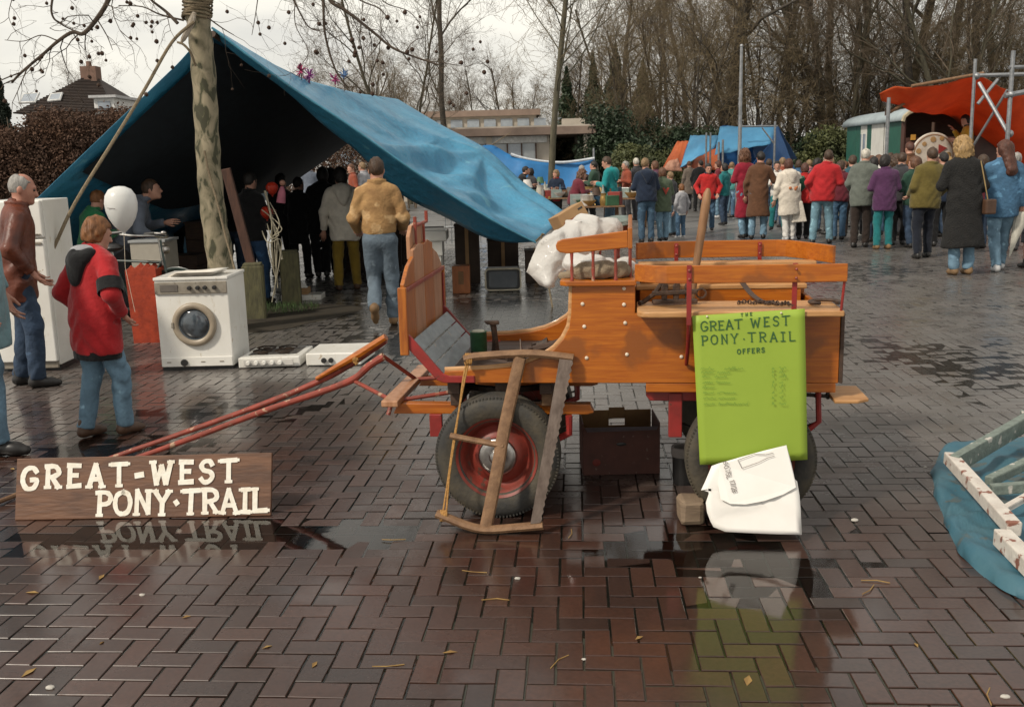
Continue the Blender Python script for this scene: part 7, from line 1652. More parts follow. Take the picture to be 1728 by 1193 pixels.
# ------------------------------------------------------------------ bare trees
m_bark = mat('grey_brown_bark', (.078, .066, .052), .9, (.045, .038, .030), scale=3, stretch=(3, 3, 1), bump=.5)
m_barkg = mat('greenish_bark', (.115, .104, .068), .9, (.07, .062, .042), scale=4, stretch=(3, 3, 1), bump=.5)
m_tw1 = mat('fine_twigs', (.175, .132, .092), .9, (.11, .085, .06), scale=.6)
m_tw2 = mat('fine_twigs_dark', (.135, .108, .082), .9, (.085, .07, .055), scale=.6)
m_tw3 = mat('fine_twigs_olive', (.205, .155, .088), .9, (.13, .10, .058), scale=.6)
def tree_mesh(seed, H, r0, fork=.35, spread=.55, nlimb=9, dens=1.0, twist=.14, upw=.25, lv=4, stems=1, limbk=.5):
    """arrays for trunk and crown of a leafless tree, base at the origin"""
    rs_ = random.Random(seed); big, fine = MB(), ([], [])
    def grow(p, d, r, ln_, level):
        k = {0: 9, 1: 7, 2: 5, 3: 4, 4: 3}.get(level, 3); pts_ = [Vector(p)]; dd = Vector(d); rr = [r]
        for i in range(k):
            w_ = twist*(1+.5*level)*(.4 if level == 0 else 1); dd = (dd + Vector((rs_.gauss(0, w_), rs_.gauss(0, w_), rs_.gauss(0, w_*.7)+upw*.16*(level > 0)))).normalized()
            pts_.append(pts_[-1]+dd*(ln_/k)); rr.append(r*(1-(.55 if level == 0 else .8)*(i+1)/k))
        if level <= 1: big.tube(pts_, rr, 8 if level == 0 else 5, cap=False)
        else:
            n_ = 3
            V, F = fine; b_ = len(V); 
            for i, p_ in enumerate(pts_):
                t_ = (pts_[min(i+1, k)]-pts_[max(i-1, 0)]).normalized(); sd_ = t_.cross(Vector((.3, .5, .81))); sd_.normalize(); u_ = sd_.cross(t_); q_ = max(rr[i], .0045)
                for j in range(n_): a_ = 2*math.pi*j/n_; V.append(p_+sd_*(q_*math.cos(a_))+u_*(q_*math.sin(a_)))
            for i in range(k):
                for j in range(n_): F.append((b_+i*n_+j, b_+i*n_+(j+1) % n_, b_+(i+1)*n_+(j+1) % n_, b_+(i+1)*n_+j))
        if level >= lv: return
        cnt = {0: nlimb, 1: 8*dens, 2: 6*dens, 3: 4*dens}.get(level, 3); cnt = int(cnt) + (rs_.random() < cnt-int(cnt))
        for c_ in range(cnt):
            f = (fork + (1-fork)*((c_+rs_.random())/cnt)) if level == 0 else (.18+.82*((c_+rs_.random())/cnt))
            x = f*k; i = min(int(x), k-1); q = pts_[i].lerp(pts_[i+1], x-i); td = (pts_[i+1]-pts_[i]).normalized()
            an = rs_.uniform(0, 6.283); perp = td.cross(Vector((math.cos(an), math.sin(an), .2))); perp.normalize()
            sp_ = spread*rs_.uniform(.7, 1.35)*(1 if level else (1.25-.6*f)); nd_ = (td*math.cos(sp_)+perp*math.sin(sp_)).normalized()
            l2 = ln_*(rs_.uniform(.32, .55) if level == 0 else rs_.uniform(.35, .65))*(1.15-.45*f)
            grow(q, nd_, max(.0045, np.interp(f, [0, 1], [r*(limbk if level == 0 else .5), r*(.22 if level else limbk*.45)])), l2, level+1)
    for s_ in range(stems):
        lean_ = Vector((rs_.gauss(0, .05+.16*(stems > 1)), rs_.gauss(0, .05+.1*(stems > 1)), 1)).normalized()
        grow((s_*.25-.125*(stems-1), 0, -.1), lean_, r0*(1 if s_ == 0 else .8), H*(1-.12*s_), 0)
    return big, fine
TREES = {}
def tree_proto(key, bark, twm, **k):
    big, (V, F) = tree_mesh(**k)
    m1 = bpy.data.meshes.new('trunk'); m1.from_pydata(big.v, [], big.f); m1.materials.append(bark); m1.polygons.foreach_set('use_smooth', [True]*len(m1.polygons))
    m2 = quick_mesh('crown', np.array([tuple(v) for v in V]), np.array(F), twm); TREES[key] = (m1, m2)
tree_proto('a', m_bark, m_tw1, seed=1, H=15, r0=.20, nlimb=13, dens=1.12, spread=.6)
tree_proto('b', m_bark, m_tw2, seed=2, H=17, r0=.23, nlimb=12, dens=1.15, fork=.3, spread=.7)
tree_proto('c', m_barkg, m_tw1, seed=3, H=13, r0=.13, nlimb=15, dens=1.05, fork=.18, spread=.5, stems=2)
tree_proto('d', m_bark, m_tw3, seed=4, H=9, r0=.10, nlimb=15, dens=.95, fork=.10, spread=.75, stems=3)
tree_proto('e', m_barkg, m_tw3, seed=5, H=10.5, r0=.115, nlimb=26, dens=1.0, fork=.34, spread=.8, twist=.10, limbk=.26)
tree_proto('f', m_bark, m_tw2, seed=6, H=16, r0=.175, nlimb=12, dens=1.05, fork=.45, spread=.45)
tree_proto('g', m_bark, m_tw1, seed=8, H=17, r0=.31, nlimb=9, dens=1.2, fork=.38, spread=.85, twist=.2)
NT = 0
def tree(key, px, Y, sc, rot, label, group=None, name='bare_tree', z0=0.0):
    p = W(px, 262-(px-864)*.026, Y); t_ = thing(name, label, 'tree', (p.x, Y, z0), group); t_.rotation_euler.z = rot; t_.scale = (sc, sc, sc)
    for nm, me_ in zip(('trunk', 'crown'), TREES[key]): link(nm, me_, None, t_)
    return t_
GW = 'bare trees of the wood behind the market'
wood = [('a', 1045, 58, .80, 'bare grey tree'), ('c', 1075, 62, .85, 'twin stemmed bare tree'), ('f', 1105, 66, .85, 'slender bare tree'), ('g', 1203, 50, 1.0, 'big bare tree with a thick dark trunk'), ('b', 1155, 70, .85, 'bare tree'), ('c', 1262, 60, 1.1, 'bare twin stem tree'), ('f', 1300, 56, 1.0, 'tall thin bare tree'),
        ('a', 1340, 64, 1.1, 'tall bare tree'), ('b', 1385, 54, 1.05, 'spreading bare tree'), ('f', 1400, 60, 1.25, 'very tall bare tree'), ('c', 1430, 50, 1.1, 'bushy bare tree'), ('a', 1470, 58, 1.25, 'bare tree'), ('g', 1510, 64, 1.15, 'heavy bare tree'), ('f', 1548, 48, 1.15, 'straight bare tree'), ('b', 1580, 56, 1.2, 'wide crowned bare tree'),
        ('c', 1610, 46, 1.15, 'greenish twin stemmed bare tree'), ('a', 1655, 52, 1.3, 'dense bare tree'), ('f', 1690, 60, 1.3, 'tall slim bare tree'), ('b', 1720, 48, 1.2, 'wide bare tree'), ('a', 1235, 74, 1.05, 'tall bare tree above the mast'), ('a', 1450, 76, 1.3, 'tall bare tree above the caravan roof'), ('f', 1130, 76, .9, 'slim bare tree above the orange cover')]
near_of = ['beside the lamp post', 'above the blue stall tent', 'above the orange stall cover', 'behind the green caravan', 'behind the orange canopy', 'behind the steel scaffold', 'left of the blue stall tent, towards the flat roofed building', 'at the far back of the wood']
for i, (k, px, Y, sc, lab) in enumerate(wood):
    where = 'rising at the far back of the wood' if Y > 70 else 'between the flat roofed building and the blue stall tents' if px < 1130 else 'rising above the orange stall cover' if px < 1215 else 'rising above the blue stall tent' if px < 1350 else 'between the blue stall tent and the green caravan' if px < 1425 else 'rising behind the green caravan' if px < 1530 else 'rising behind the orange canopy' if px < 1660 else 'rising behind the steel scaffold'
    tree(k, px, Y, sc, i*1.37, '%s %s' % (lab, where), GW)
for i, px in enumerate((1060, 1120, 1175, 1225, 1285, 1335, 1372, 1412, 1460, 1495, 1535, 1570, 1600, 1640, 1680, 1715, 1760)):   # saplings filling the wood's edge
    tree('d', px, 47+(i*7) % 13, .85+.12*(i % 3), i*2.1, 'thin many stemmed sapling ' + ('beside the flat roofed building', 'behind the olive shrub', 'behind the orange stall cover', 'behind the mast', 'behind the blue stall tent', 'right behind the blue stall tent poles', 'right of the blue stall tent', 'left of the green caravan', 'behind the green caravan', 'behind the caravan roof', 'behind the wheel of fortune', 'behind the left end of the orange canopy', 'above the orange canopy', 'above the wooden batten of the canopy', 'behind the scaffold braces', 'behind the tall scaffold upright', 'past the scaffold')[i], 'saplings at the edge of the wood', 'sapling')
tree('f', 748, 44, .86, .4, 'dark many branched tree behind the tent ridge', None)
tree('c', 690, 42, .72, 2.0, 'two stemmed bare tree left of the dark tree behind the tent', None)
tree('e', 921, 31, 1.0, 1.2, 'pale barked street tree standing in front of the flat roofed building', None, 'street_tree')
tree('a', 850, 62, .48, 3.0, 'brownish bare tree behind the flat roofed building', None)
tree('d', 640, 58, .75, 3.0, 'small rounded bare tree beyond the tent ridge', None)
tree('c', 800, 60, .6, 1.0, 'low bare tree above the roof of the flat building', None)
tree('a', 975, 60, .5, 5.0, 'bare tree next to the dark conifers', None)
for i, (k, px, Y, sc_, lab) in enumerate((('d', 700, 66, .72, 'brownish bare thicket tree behind the dark tree by the tent'), ('d', 775, 70, .78, 'brownish bushy bare tree above the upper storey roof'), ('d', 880, 58, .68, 'bushy bare tree directly behind the flat roof'), ('d', 945, 64, .78, 'bushy bare tree between the street tree and the conifers'), ('d', 610, 60, .8, 'low bare tree left of the two stemmed tree'))):
    tree(k, px, Y, sc_, 1.1*i+.3, lab, None)
tree('d', 560, 70, .8, 2.5, 'distant bare tree just showing over the tent ridge', None)
tree('c', 190, 62, .55, .5, 'pale bare tree between the tiled house and the tent', None)
# ------------------------------------------------------------------ leafy masses
def leaves(n, fn, size, seed=0, flat=0.0):
    r_ = np.random.default_rng(seed); C0 = fn(r_, n); n = len(C0)
    u_ = r_.normal(size=(n, 3)); u_ /= np.linalg.norm(u_, axis=1)[:, None]; v_ = r_.normal(size=(n, 3)); v_ -= (v_*u_).sum(1)[:, None]*u_; v_ /= np.linalg.norm(v_, axis=1)[:, None]
    sz = size*r_.uniform(.6, 1.4, (n, 1)); V = np.stack([C0-u_*sz, C0+v_*sz*.55, C0+u_*sz, C0-v_*sz*.55], 1).reshape(-1, 3)
    return V, np.arange(4*n).reshape(n, 4)
def lump(r_, n, rad, k=14, seed=3, bottom=True):
    """points in a cloud of overlapping clumps inside an ellipsoid"""
    rc = np.random.default_rng(seed); cen_ = rc.normal(size=(k, 3)); cen_ /= np.linalg.norm(cen_, axis=1)[:, None]; cen_ *= rc.uniform(.25, .8, (k, 1)); 
    if bottom: cen_[:, 2] = np.abs(cen_[:, 2])*1.1 - .25
    i_ = r_.integers(0, k, n); d_ = r_.normal(size=(n, 3)); d_ /= np.linalg.norm(d_, axis=1)[:, None]; d_ *= (r_.uniform(0, 1, (n, 1))**.4)*rc.uniform(.25, .5, (k, 1))[i_]
    return (cen_[i_]+d_)*np.array(rad)
m_ever = mat('evergreen_leaf', (.030, .052, .022), .6, (.016, .030, .014), scale=.8); m_ever2 = mat('olive_leaf', (.085, .095, .028), .7, (.045, .055, .020), scale=.8); m_beech = mat('brown_beech_leaf', (.105, .052, .028), .85, (.06, .032, .02), scale=1.2); m_dark = mat('dark_conifer', (.018, .030, .017), .7, (.010, .018, .011), scale=1.0)
def bush(label, px, Y, rad, z, m, n=5000, size=.11, seed=1, name='evergreen_shrub', group=None, cat='shrub'):
    p = W(px, 262-(px-864)*.026, Y); t_ = thing(name, label, cat, (p.x, Y, 0), group)
    V, F = leaves(n, lambda r_, q: lump(r_, q, rad, 16, seed), size, seed); V[:, 2] = np.maximum(V[:, 2]+z, .02); link('foliage', quick_mesh('foliage', V, F, m), None, t_)
    mb = MB(); rs_ = random.Random(seed)
    for k in range(5): mb.tube([(rs_.uniform(-.2, .2), rs_.uniform(-.2, .2), 0), (rs_.uniform(-.4, .4)*rad[0], rs_.uniform(-.4, .4)*rad[1], z*.6), (rs_.uniform(-.6, .6)*rad[0], rs_.uniform(-.6, .6)*rad[1], z+rad[2]*.4)], [.06, .04, .015], 5)
    o_ = MB(); me_ = bpy.data.meshes.new('stems'); me_.from_pydata(mb.v, [], mb.f); link('stems', me_, m_bark, t_); return t_
for i, (px, Y, rx, rz, z, m, lab) in enumerate(((1045, 44, 2.6, 2.4, 1.9, m_ever, 'dark evergreen shrub beside the flat roofed building'), (1095, 41, 2.2, 1.5, 1.2, m_ever2, 'olive green rounded shrub behind the stall people'), (1140, 46, 2.6, 2.2, 1.7, m_ever, 'dark evergreen shrub behind the orange stall cover'),
        (1190, 50, 2.6, 2.4, 1.6, m_ever, 'evergreen shrub behind the pale blue stall cover'), (1285, 50, 3.0, 1.9, 1.4, m_ever, 'dark evergreen shrub behind the blue stall tent'), (1362, 45, 2.4, 1.6, 1.3, m_ever, 'dark green shrub right of the blue stall tent'), (1410, 44, 2.3, 1.5, 1.3, m_ever2, 'olive shrub next to the green caravan'),
        (1000, 52, 2.4, 3.2, 2.4, m_ever, 'tall dark evergreen behind the end of the flat building'), (1545, 44, 3.0, 1.6, 1.2, m_ever, 'dark shrub behind the caravan roof'), (1460, 49, 3.0, 2.0, 1.6, m_ever, 'dark shrub far behind the caravan'), (1640, 45, 3.2, 2.0, 1.4, m_ever, 'dark shrub behind the orange canopy'), (1725, 44, 3.2, 2.0, 1.4, m_ever, 'dark shrub behind the scaffold'))):
    bush(lab, px, Y, (rx, 1.6, rz), z, m, 15000, .075, 20+i)
def conifer(label, px, Y, H, R_, seed=1, m=m_dark):
    p = W(px, 262-(px-864)*.026, Y); t_ = thing('conifer', label, 'tree', (p.x, Y, 0))
    def fn(r_, n): 
        h_ = r_.uniform(0, 1, n)**1.35; a_ = r_.uniform(0, 6.283, n); lay_ = .75+.25*np.sin(h_*38+a_*2); rr = R_*(1-h_)*r_.uniform(.3, 1, n)**.5*lay_
        return np.stack([rr*np.cos(a_), rr*np.sin(a_), .4+h_*(H-.4)-rr*.25], 1)
    V, F = leaves(12000, fn, .085, seed); link('crown', quick_mesh('crown', V, F, m), None, t_)
    me_ = bpy.data.meshes.new('trunk'); mb = MB().tube([(0, 0, 0), (0, 0, H*.5), (0, 0, H*.97)], [.14, .08, .02], 7); me_.from_pydata(mb.v, [], mb.f); link('trunk', me_, m_bark, t_)
conifer('dark pointed conifer left of the tiled house', 12, 46, 6.6, 1.4, 3); conifer('dark conifer behind the flat building', 958, 52, 6.2, 1.7, 4, m_ever); conifer('broad dark green conifer beside the evergreen shrubs', 1040, 55, 7.6, 2.2, 7, m_ever); conifer('olive conifer behind the olive shrub', 1085, 58, 7.0, 2.4, 8, m_ever2); conifer('slimmer dark conifer behind the end of the flat building', 1002, 54, 7.0, 1.5, 5, m_ever)
# brown beech hedge at the left
def hedge(label, x0, x1, Y, ztop, depth, n, seed):
    a, b = W(x0, 285, Y), W(x1, 285, Y); t_ = thing('beech_hedge', label, 'hedge', ((a.x+b.x)/2, Y, 0)); L_ = b.x-a.x
    def fn(r_, q):
        x = r_.uniform(-L_/2, L_/2, q); z = r_.uniform(.1, 1, q)**.8; y = r_.normal(0, depth*.42, q); tp = ztop*(1+.06*np.sin(x*1.3)+.05*np.sin(x*3.1+1)+r_.normal(0, .03, q)); return np.stack([x, np.sign(y)*np.minimum(np.abs(y), depth*.6), z*tp], 1)
    V, F = leaves(int(n*1.5), fn, .043, seed); link('foliage', quick_mesh('foliage', V, F, m_beech), None, t_)
    mb = MB(); rs_ = random.Random(seed)
    for k in range(int(L_*4)): x = rs_.uniform(-L_/2, L_/2); mb.tube([(x, rs_.uniform(-.2, .2), 0), (x+rs_.uniform(-.3, .3), rs_.uniform(-.3, .3), ztop*.6), (x+rs_.uniform(-.5, .5), rs_.uniform(-.4, .4), ztop*1.04)], [.035, .02, .006], 4)
    me_ = bpy.data.meshes.new('stems'); me_.from_pydata(mb.v, [], mb.f); o_ = link('stems', me_, m_tw1, t_); o_['kind'] = 'stuff'
hedge('tall brown beech hedge below the tiled house', -60, 232, 27, W(100, 203, 27).z, 1.3, 42000, 6)
hedge('brown beech hedge seen through the far end of the tent', 470, 700, 38, 2.9, 1.4, 14000, 8)

# ------------------------------------------------------------------ house with tiled roof
m_tile = mat('brown_roof_tiles', (.060, .042, .034), .8, (.040, .030, .025), scale=2, bump=.2); m_brickw = mat('house_brick', (.20, .12, .09), .9, (.15, .09, .065), scale=3); m_frame = mat('white_frame', (.7, .7, .68), .5); m_pane = mat('sky_pane', (.30, .34, .38), .08, (.22, .25, .29), scale=3, coat=1.0)
HY = 48.0; ap = W(100, 122, HY); el_ = W(22, 190, HY); er_ = W(192, 190, HY); zE = (el_.z+er_.z)/2; zR = ap.z
hs_ = thing('tiled_house', 'house with a dark hipped tile roof and skylights above the hedge', 'house', ((el_.x+er_.x)/2, HY+3, 0))
xl, xr = el_.x, er_.x; y0_, y1_ = HY, HY+7
mk('wall', MB().bb(xl+.4, xr-.4, y0_+.4, y1_-.4, 0, zE+.02), m_brickw, hs_)
rf_ = [(xl, y0_, zE), (xr, y0_, zE), (xr, y1_, zE), (xl, y1_, zE), (ap.x-.25, HY+3.3, zR), (ap.x+.35, HY+3.7, zR)]
roof = mk('roof', MB().add(rf_, [(0, 1, 5, 4), (1, 2, 5), (2, 3, 4, 5), (3, 0, 4), (3, 2, 1, 0)]), m_tile, hs_)
A0, B0, T0, T1 = Vector(rf_[0]), Vector(rf_[1]), Vector(rf_[4]), Vector(rf_[5]); nr = (B0-A0).cross(T0-A0).normalized(); nr = nr if nr.y < 0 else -nr
ncr = 22
for k in range(ncr):                    # tile courses of the slope that faces the square
    f0, f1 = k/ncr, (k+1)/ncr; l0, r0_ = A0.lerp(T0, f0), B0.lerp(T1, f0); l1, r1_ = A0.lerp(T0, f1), B0.lerp(T1, f1)
    mk('tile_course', MB().add([l0+nr*.07, r0_+nr*.07, r1_+nr*.015, l1+nr*.015, l0, r0_], [(0, 1, 2, 3), (0, 4, 5, 1)]), m_tile, roof)
def roofpt(px, py): 
    d = Vector(_dir(px, py)); o__ = Vector((0, 0, EYE)); return o__ + d*((A0-o__).dot(nr)/d.dot(nr)) + nr*.09
for q in (((34, 177), (60, 176), (67, 161), (41, 163)), ((82, 174), (102, 172), (106, 161), (87, 163))):
    ps = [roofpt(*z_) for z_ in q]; wf = mk('skylight', MB().tube(ps+[ps[0]], .06, 5), m_frame, roof); mk('pane', MB().add([p_+nr*.03 for p_ in ps], [(0, 1, 2, 3)]), m_pane, wf)
mk('chimney', MB().bb(ap.x-.35, ap.x+.42, HY+3.2, HY+3.9, zR-.4, zR+.55), m_brickw, roof); mk('chimney_pot', MB().lathe([(.0, 0), (.14, 0), (.12, .25), (.1, .25), (.1, .05), (0, .05)], 12, (ap.x, HY+3.5, zR+.551)), m_brickw, roof)
dx0 = W(150, 165, HY-.3); dx1 = W(187, 180, HY-.3)
dm = mk('dormer', MB().bb(dx0.x, dx1.x, HY+.2, HY+3.0, zE-.2, dx0.z), m_frame, hs_, bevel=.03); mk('dormer_roof', MB().bb(dx0.x-.15, dx1.x+.15, HY+.0, HY+3.1, dx0.z+.001, dx0.z+.12), mat('zinc', (.5, .5, .5), .5), dm); mk('dormer_window', MB().bb(dx0.x+.2, dx1.x-.2, HY+.15, HY+.198, zE, dx0.z-.15), m_pane, dm)
for k in range(3): mk('window', MB().bb(xl+1.0+1.6*k, xl+2.0+1.6*k, y0_+.36, y0_+.398, 1.0, 2.3), m_pane, hs_)
# low white outbuilding seen through the far end of the tent
ob_ = W(510, 285, 44); o_ = thing('white_outbuilding', 'small white gabled building seen through the far end of the tent', 'building', (ob_.x, 44, 0)); zw = W(520, 262, 44).z
mk('wall', MB().prism([(ob_.x-1.5, 0), (ob_.x+1.3, 0), (ob_.x+1.3, zw-.3), (ob_.x, zw+.6), (ob_.x-1.5, zw-.5)], 'xz', 44, 47), mat('white_render', (.7, .7, .7), .8), o_); mk('door', MB().bb(ob_.x-.3, ob_.x+.5, 43.95, 43.998, 0, 1.9), m_dkw, o_)
ob_ = W(585, 280, 40); o_ = thing('grey_tower_block', 'grey concrete gable seen through the far end of the tent', 'building', (ob_.x, 56, 0)); p = W(588, 240, 56); mk('wall', MB().bb(p.x-1.0, p.x+1.0, 56, 59, 0, p.z+.7), mat('concrete', (.30, .28, .25), .9, (.24, .22, .19), scale=1), o_); mk('window', MB().bb(p.x-.5, p.x+.4, 55.95, 55.998, 1.6, 2.4), m_pane, o_)

# ------------------------------------------------------------------ flat roofed building
BY = 44.0; m_conc = mat('pale_concrete', (.52, .47, .40), .85, (.43, .38, .32), scale=1.2, bump=.1); m_fasc = mat('brown_fascia', (.26, .19, .15), .8, (.20, .145, .115), scale=2); m_blind = mat('pale_panel', (.42, .45, .46), .5, (.33, .36, .38), scale=1.5)
l_, r_ = W(655, 230, BY), W(1001, 216, BY); zr_ = W(900, 219, BY).z
bd = thing('flat_roofed_building', 'low flat roofed building with pale window panels behind the stalls', 'building', ((l_.x+r_.x)/2, BY, 0))
mk('wall', MB().bb(l_.x, r_.x-1.9, BY+.30, BY+7, 0, zr_-.25), m_conc, bd); mk('roof_slab', MB().bb(l_.x-.1, r_.x+.1, BY-.3, BY+8, zr_-.24, zr_+.10), m_fasc, bd, bevel=.02)
mk('roof_gravel', MB().bb(l_.x, r_.x, BY-.2, BY+7.9, zr_+.101, zr_+.16), m_conc, bd)
zs_ = zr_-.85
mk('upper_band', MB().bb(l_.x+.1, r_.x-2.0, BY+.20, BY+.298, zr_-.55, zr_-.26), m_frame, bd)
xx = l_.x+.2; k = 0
while xx < r_.x-2.6:
    w_ = .62 if k % 4 != 3 else .30
    if k % 4 != 3: wn = mk('window', MB().bb(xx, xx+w_-.04, BY+.16, BY+.297, .5, zr_-.58), m_blind if k % 3 else m_pane, bd); mk('mullion', MB().bb(xx+w_-.038, xx+w_+.02, BY+.10, BY+.29, .3, zr_-.56), m_dkw, wn)
    else: mk('pier', MB().bb(xx, xx+w_-.04, BY+.06, BY+.297, 0, zr_-.26), m_conc, bd)
    xx += w_; k += 1
mk('porch_column', MB().bb(r_.x-.42, r_.x-.05, BY-.1, BY+.28, 0, zr_-.241), m_conc, bd, bevel=.02); mk('porch_column', MB().bb(r_.x-.42, r_.x-.05, BY+5.5, BY+5.9, 0, zr_-.241), m_conc, bd, bevel=.02)
mk('chimney', MB().bb(r_.x-1.2, r_.x-.2, BY+2, BY+3, zr_+.161, zr_+.5), m_conc, bd)
u0_, u1_ = W(690, 192, BY+8), W(905, 192, BY+8); zu = W(800, 187, BY+8).z
mk('upper_storey', MB().bb(u0_.x, u1_.x, BY+8.02, BY+13, 0, zu-.3), mat('pale_upper_wall', (.42, .38, .32), .8, (.34, .30, .25), scale=2), bd); mk('upper_roof', MB().bb(u0_.x-.2, u1_.x+.2, BY+7.8, BY+13.2, zu-.299, zu), m_fasc, bd)
for k in range(9): x = u0_.x+.4+k*.85; mk('upper_window', MB().bb(x, x+.6, BY+7.95, BY+8.018, zr_+.35, zu-.45), m_pane, bd)

# ------------------------------------------------------------------ lamp post
lp = W(1248, 262, 27.0); lpz = W(1250, 78, 27).z
lamp = thing('lamp_post', 'tall thin galvanised mast standing before the blue stall tent', 'mast', (lp.x, 27, 0))
mk('mast', MB().tube([(lp.x, 27, 0), (lp.x, 27, 1.4), (lp.x, 27, lpz)], [.065, .055, .038], 10), m_steel, lamp, smooth=True); mk('base_sleeve', MB().lathe([(0, 0), (.10, 0), (.10, .9), (.07, .95), (0, .95)], 14, (lp.x, 27, 0)), m_steel, lamp, smooth=True); mk('mast_cap', MB().sphere((lp.x, 27, lpz), .05, 8, 6), m_steel, lamp)

# ------------------------------------------------------------------ stall tents far behind
m_tb = mat('lit_blue_cover', (.09, .33, .56), .5, (.07, .27, .48), scale=2, bump=.3, bscale=4, bdist=.04, transl=.15); m_tbd = mat('shaded_blue_cover', (.02, .13, .37), .5, (.016, .10, .30), scale=2, bump=.3, bscale=4, bdist=.04, transl=.1); m_to = mat('orange_cover', (.56, .13, .035), .55, (.44, .09, .025), scale=2, bump=.3, bscale=4, bdist=.04, transl=.2); m_tp = mat('pale_peach_cover', (.55, .28, .18), .6, (.46, .22, .14), scale=2, transl=.1)  # two blues: lit slopes coloured lighter, shaded sides and backs darker
def quad_sheet(nm, c, m, par, sag=.08, nu=14, nv=10, seed=0.0):
    A_, B_, C__, D_ = [W(*q) for q in c]; n_ = (B_-A_).cross(D_-A_).normalized()
    return mk(nm, MB().sheet(lambda s, t: (A_*(1-s)+B_*s)*(1-t)+(D_*(1-s)+C__*s)*t + n_*(sag*math.sin(math.pi*s)*math.sin(math.pi*t)+.10*fbm(s*5+seed, t*4, seed, 1, 2))*1.0, nu, nv), m, par, smooth=True, sharp=180, solid=.012)
st1 = thing('blue_stall_tent', 'bright blue stall tent with a pale front slope on steel poles', 'tent', W(1270, 262, 33)*1); st1.location.z = 0
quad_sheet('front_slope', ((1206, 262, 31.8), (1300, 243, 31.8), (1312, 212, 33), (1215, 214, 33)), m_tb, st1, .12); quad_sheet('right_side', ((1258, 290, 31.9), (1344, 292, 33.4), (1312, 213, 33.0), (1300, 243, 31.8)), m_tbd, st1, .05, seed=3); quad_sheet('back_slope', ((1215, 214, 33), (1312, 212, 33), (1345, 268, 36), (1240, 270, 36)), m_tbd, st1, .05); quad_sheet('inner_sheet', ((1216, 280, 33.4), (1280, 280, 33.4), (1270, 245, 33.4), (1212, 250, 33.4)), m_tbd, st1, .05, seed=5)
for (x, yt, Y) in ((1308, 205, 31.7), (1213, 240, 31.7), (1220, 236, 31.75)): p = W(x, yt, Y); mk('pole', MB().tube([(p.x, Y, 0), (p.x, Y, p.z)], .035, 8), m_steel, st1, smooth=True)
mk('top_bar', MB().tube([W(1246, 214, 31.7), W(1312, 213, 31.7)], .03, 7), m_steel, st1, smooth=True); mk('brace', MB().tube([W(1286, 216, 31.7), W(1307, 244, 31.7)], .025, 6), m_steel, st1, smooth=True)
st2 = thing('pale_blue_stall_cover', 'pale blue stall cover sloping beside the bright blue tent', 'tent', W(1185, 262, 34)*1); st2.location.z = 0
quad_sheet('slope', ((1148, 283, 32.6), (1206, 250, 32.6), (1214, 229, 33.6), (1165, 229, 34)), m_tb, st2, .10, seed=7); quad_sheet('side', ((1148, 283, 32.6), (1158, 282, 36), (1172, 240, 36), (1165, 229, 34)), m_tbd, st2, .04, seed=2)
for x in (1192, 1199): p = W(x, 224, 32.5); mk('pole', MB().tube([(p.x, 32.5, 0), (p.x, 32.5, p.z)], .03, 7), m_steel, st2, smooth=True)
st3 = thing('orange_stall_cover', 'orange stall cover with a peach coloured flap', 'tent', W(1180, 262, 37)*1); st3.location.z = 0
quad_sheet('left_slope', ((1118, 284, 36), (1158, 284, 36), (1163, 238, 37), (1142, 240, 37)), m_to, st3, .10, seed=1); quad_sheet('right_slope', ((1160, 290, 35), (1236, 285, 35), (1222, 246, 36.4), (1175, 262, 36.4)), m_to, st3, .14, seed=4); quad_sheet('peach_flap', ((1118, 288, 35.6), (1152, 290, 35.6), (1144, 268, 35.8), (1128, 272, 35.8)), m_tp, st3, .06, seed=9); quad_sheet('roof', ((1142, 240, 37), (1163, 238, 37), (1222, 246, 36.4), (1226, 262, 39)), m_to, st3, .05)
# blue wall sheet strung behind the left stalls
sh_ = thing('blue_wall_sheet', 'blue sheet strung on ropes behind the bric-a-brac stall', 'tarp', W(900, 300, 33)*1); sh_.location.z = 0
top_ = smooth_curve(PL([(800, 250, 33), (830, 245, 33), (862, 262, 33), (900, 272, 33), (950, 276, 33), (1003, 269, 33)]), 4); bot_ = PL([(800, 330, 32.6), (900, 330, 32.6), (1003, 325, 32.6)])
mk('sheet', MB().sheet(lambda s, t: along(top_, s).lerp(along(bot_, s), t)+Vector((0, .10*math.sin(9*s+2*t)+.1*fbm(6*s, 3*t, 1, 1, 2), 0)), 40, 10), mat('strong_blue', (.03, .20, .48), .5, (.022, .15, .38), scale=2, bump=.3, transl=.1), sh_, smooth=True, sharp=180, solid=.01)
mk('white_hem', MB().tube([p+Vector((0, -.04, .03)) for p in top_[8:]], .05, 6), mat('hem_white', (.62, .66, .70), .6), sh_, smooth=True)
mk('tie_rope', MB().tube([W(830, 245, 33), W(862, 224, 33)], .012, 5), m_rope, sh_); 
for x in (801, 1002): p = W(x, 250, 33); mk('pole', MB().tube([(p.x, 33.05, 0), (p.x, 33.05, p.z)], .035, 7), m_steel, sh_, smooth=True)

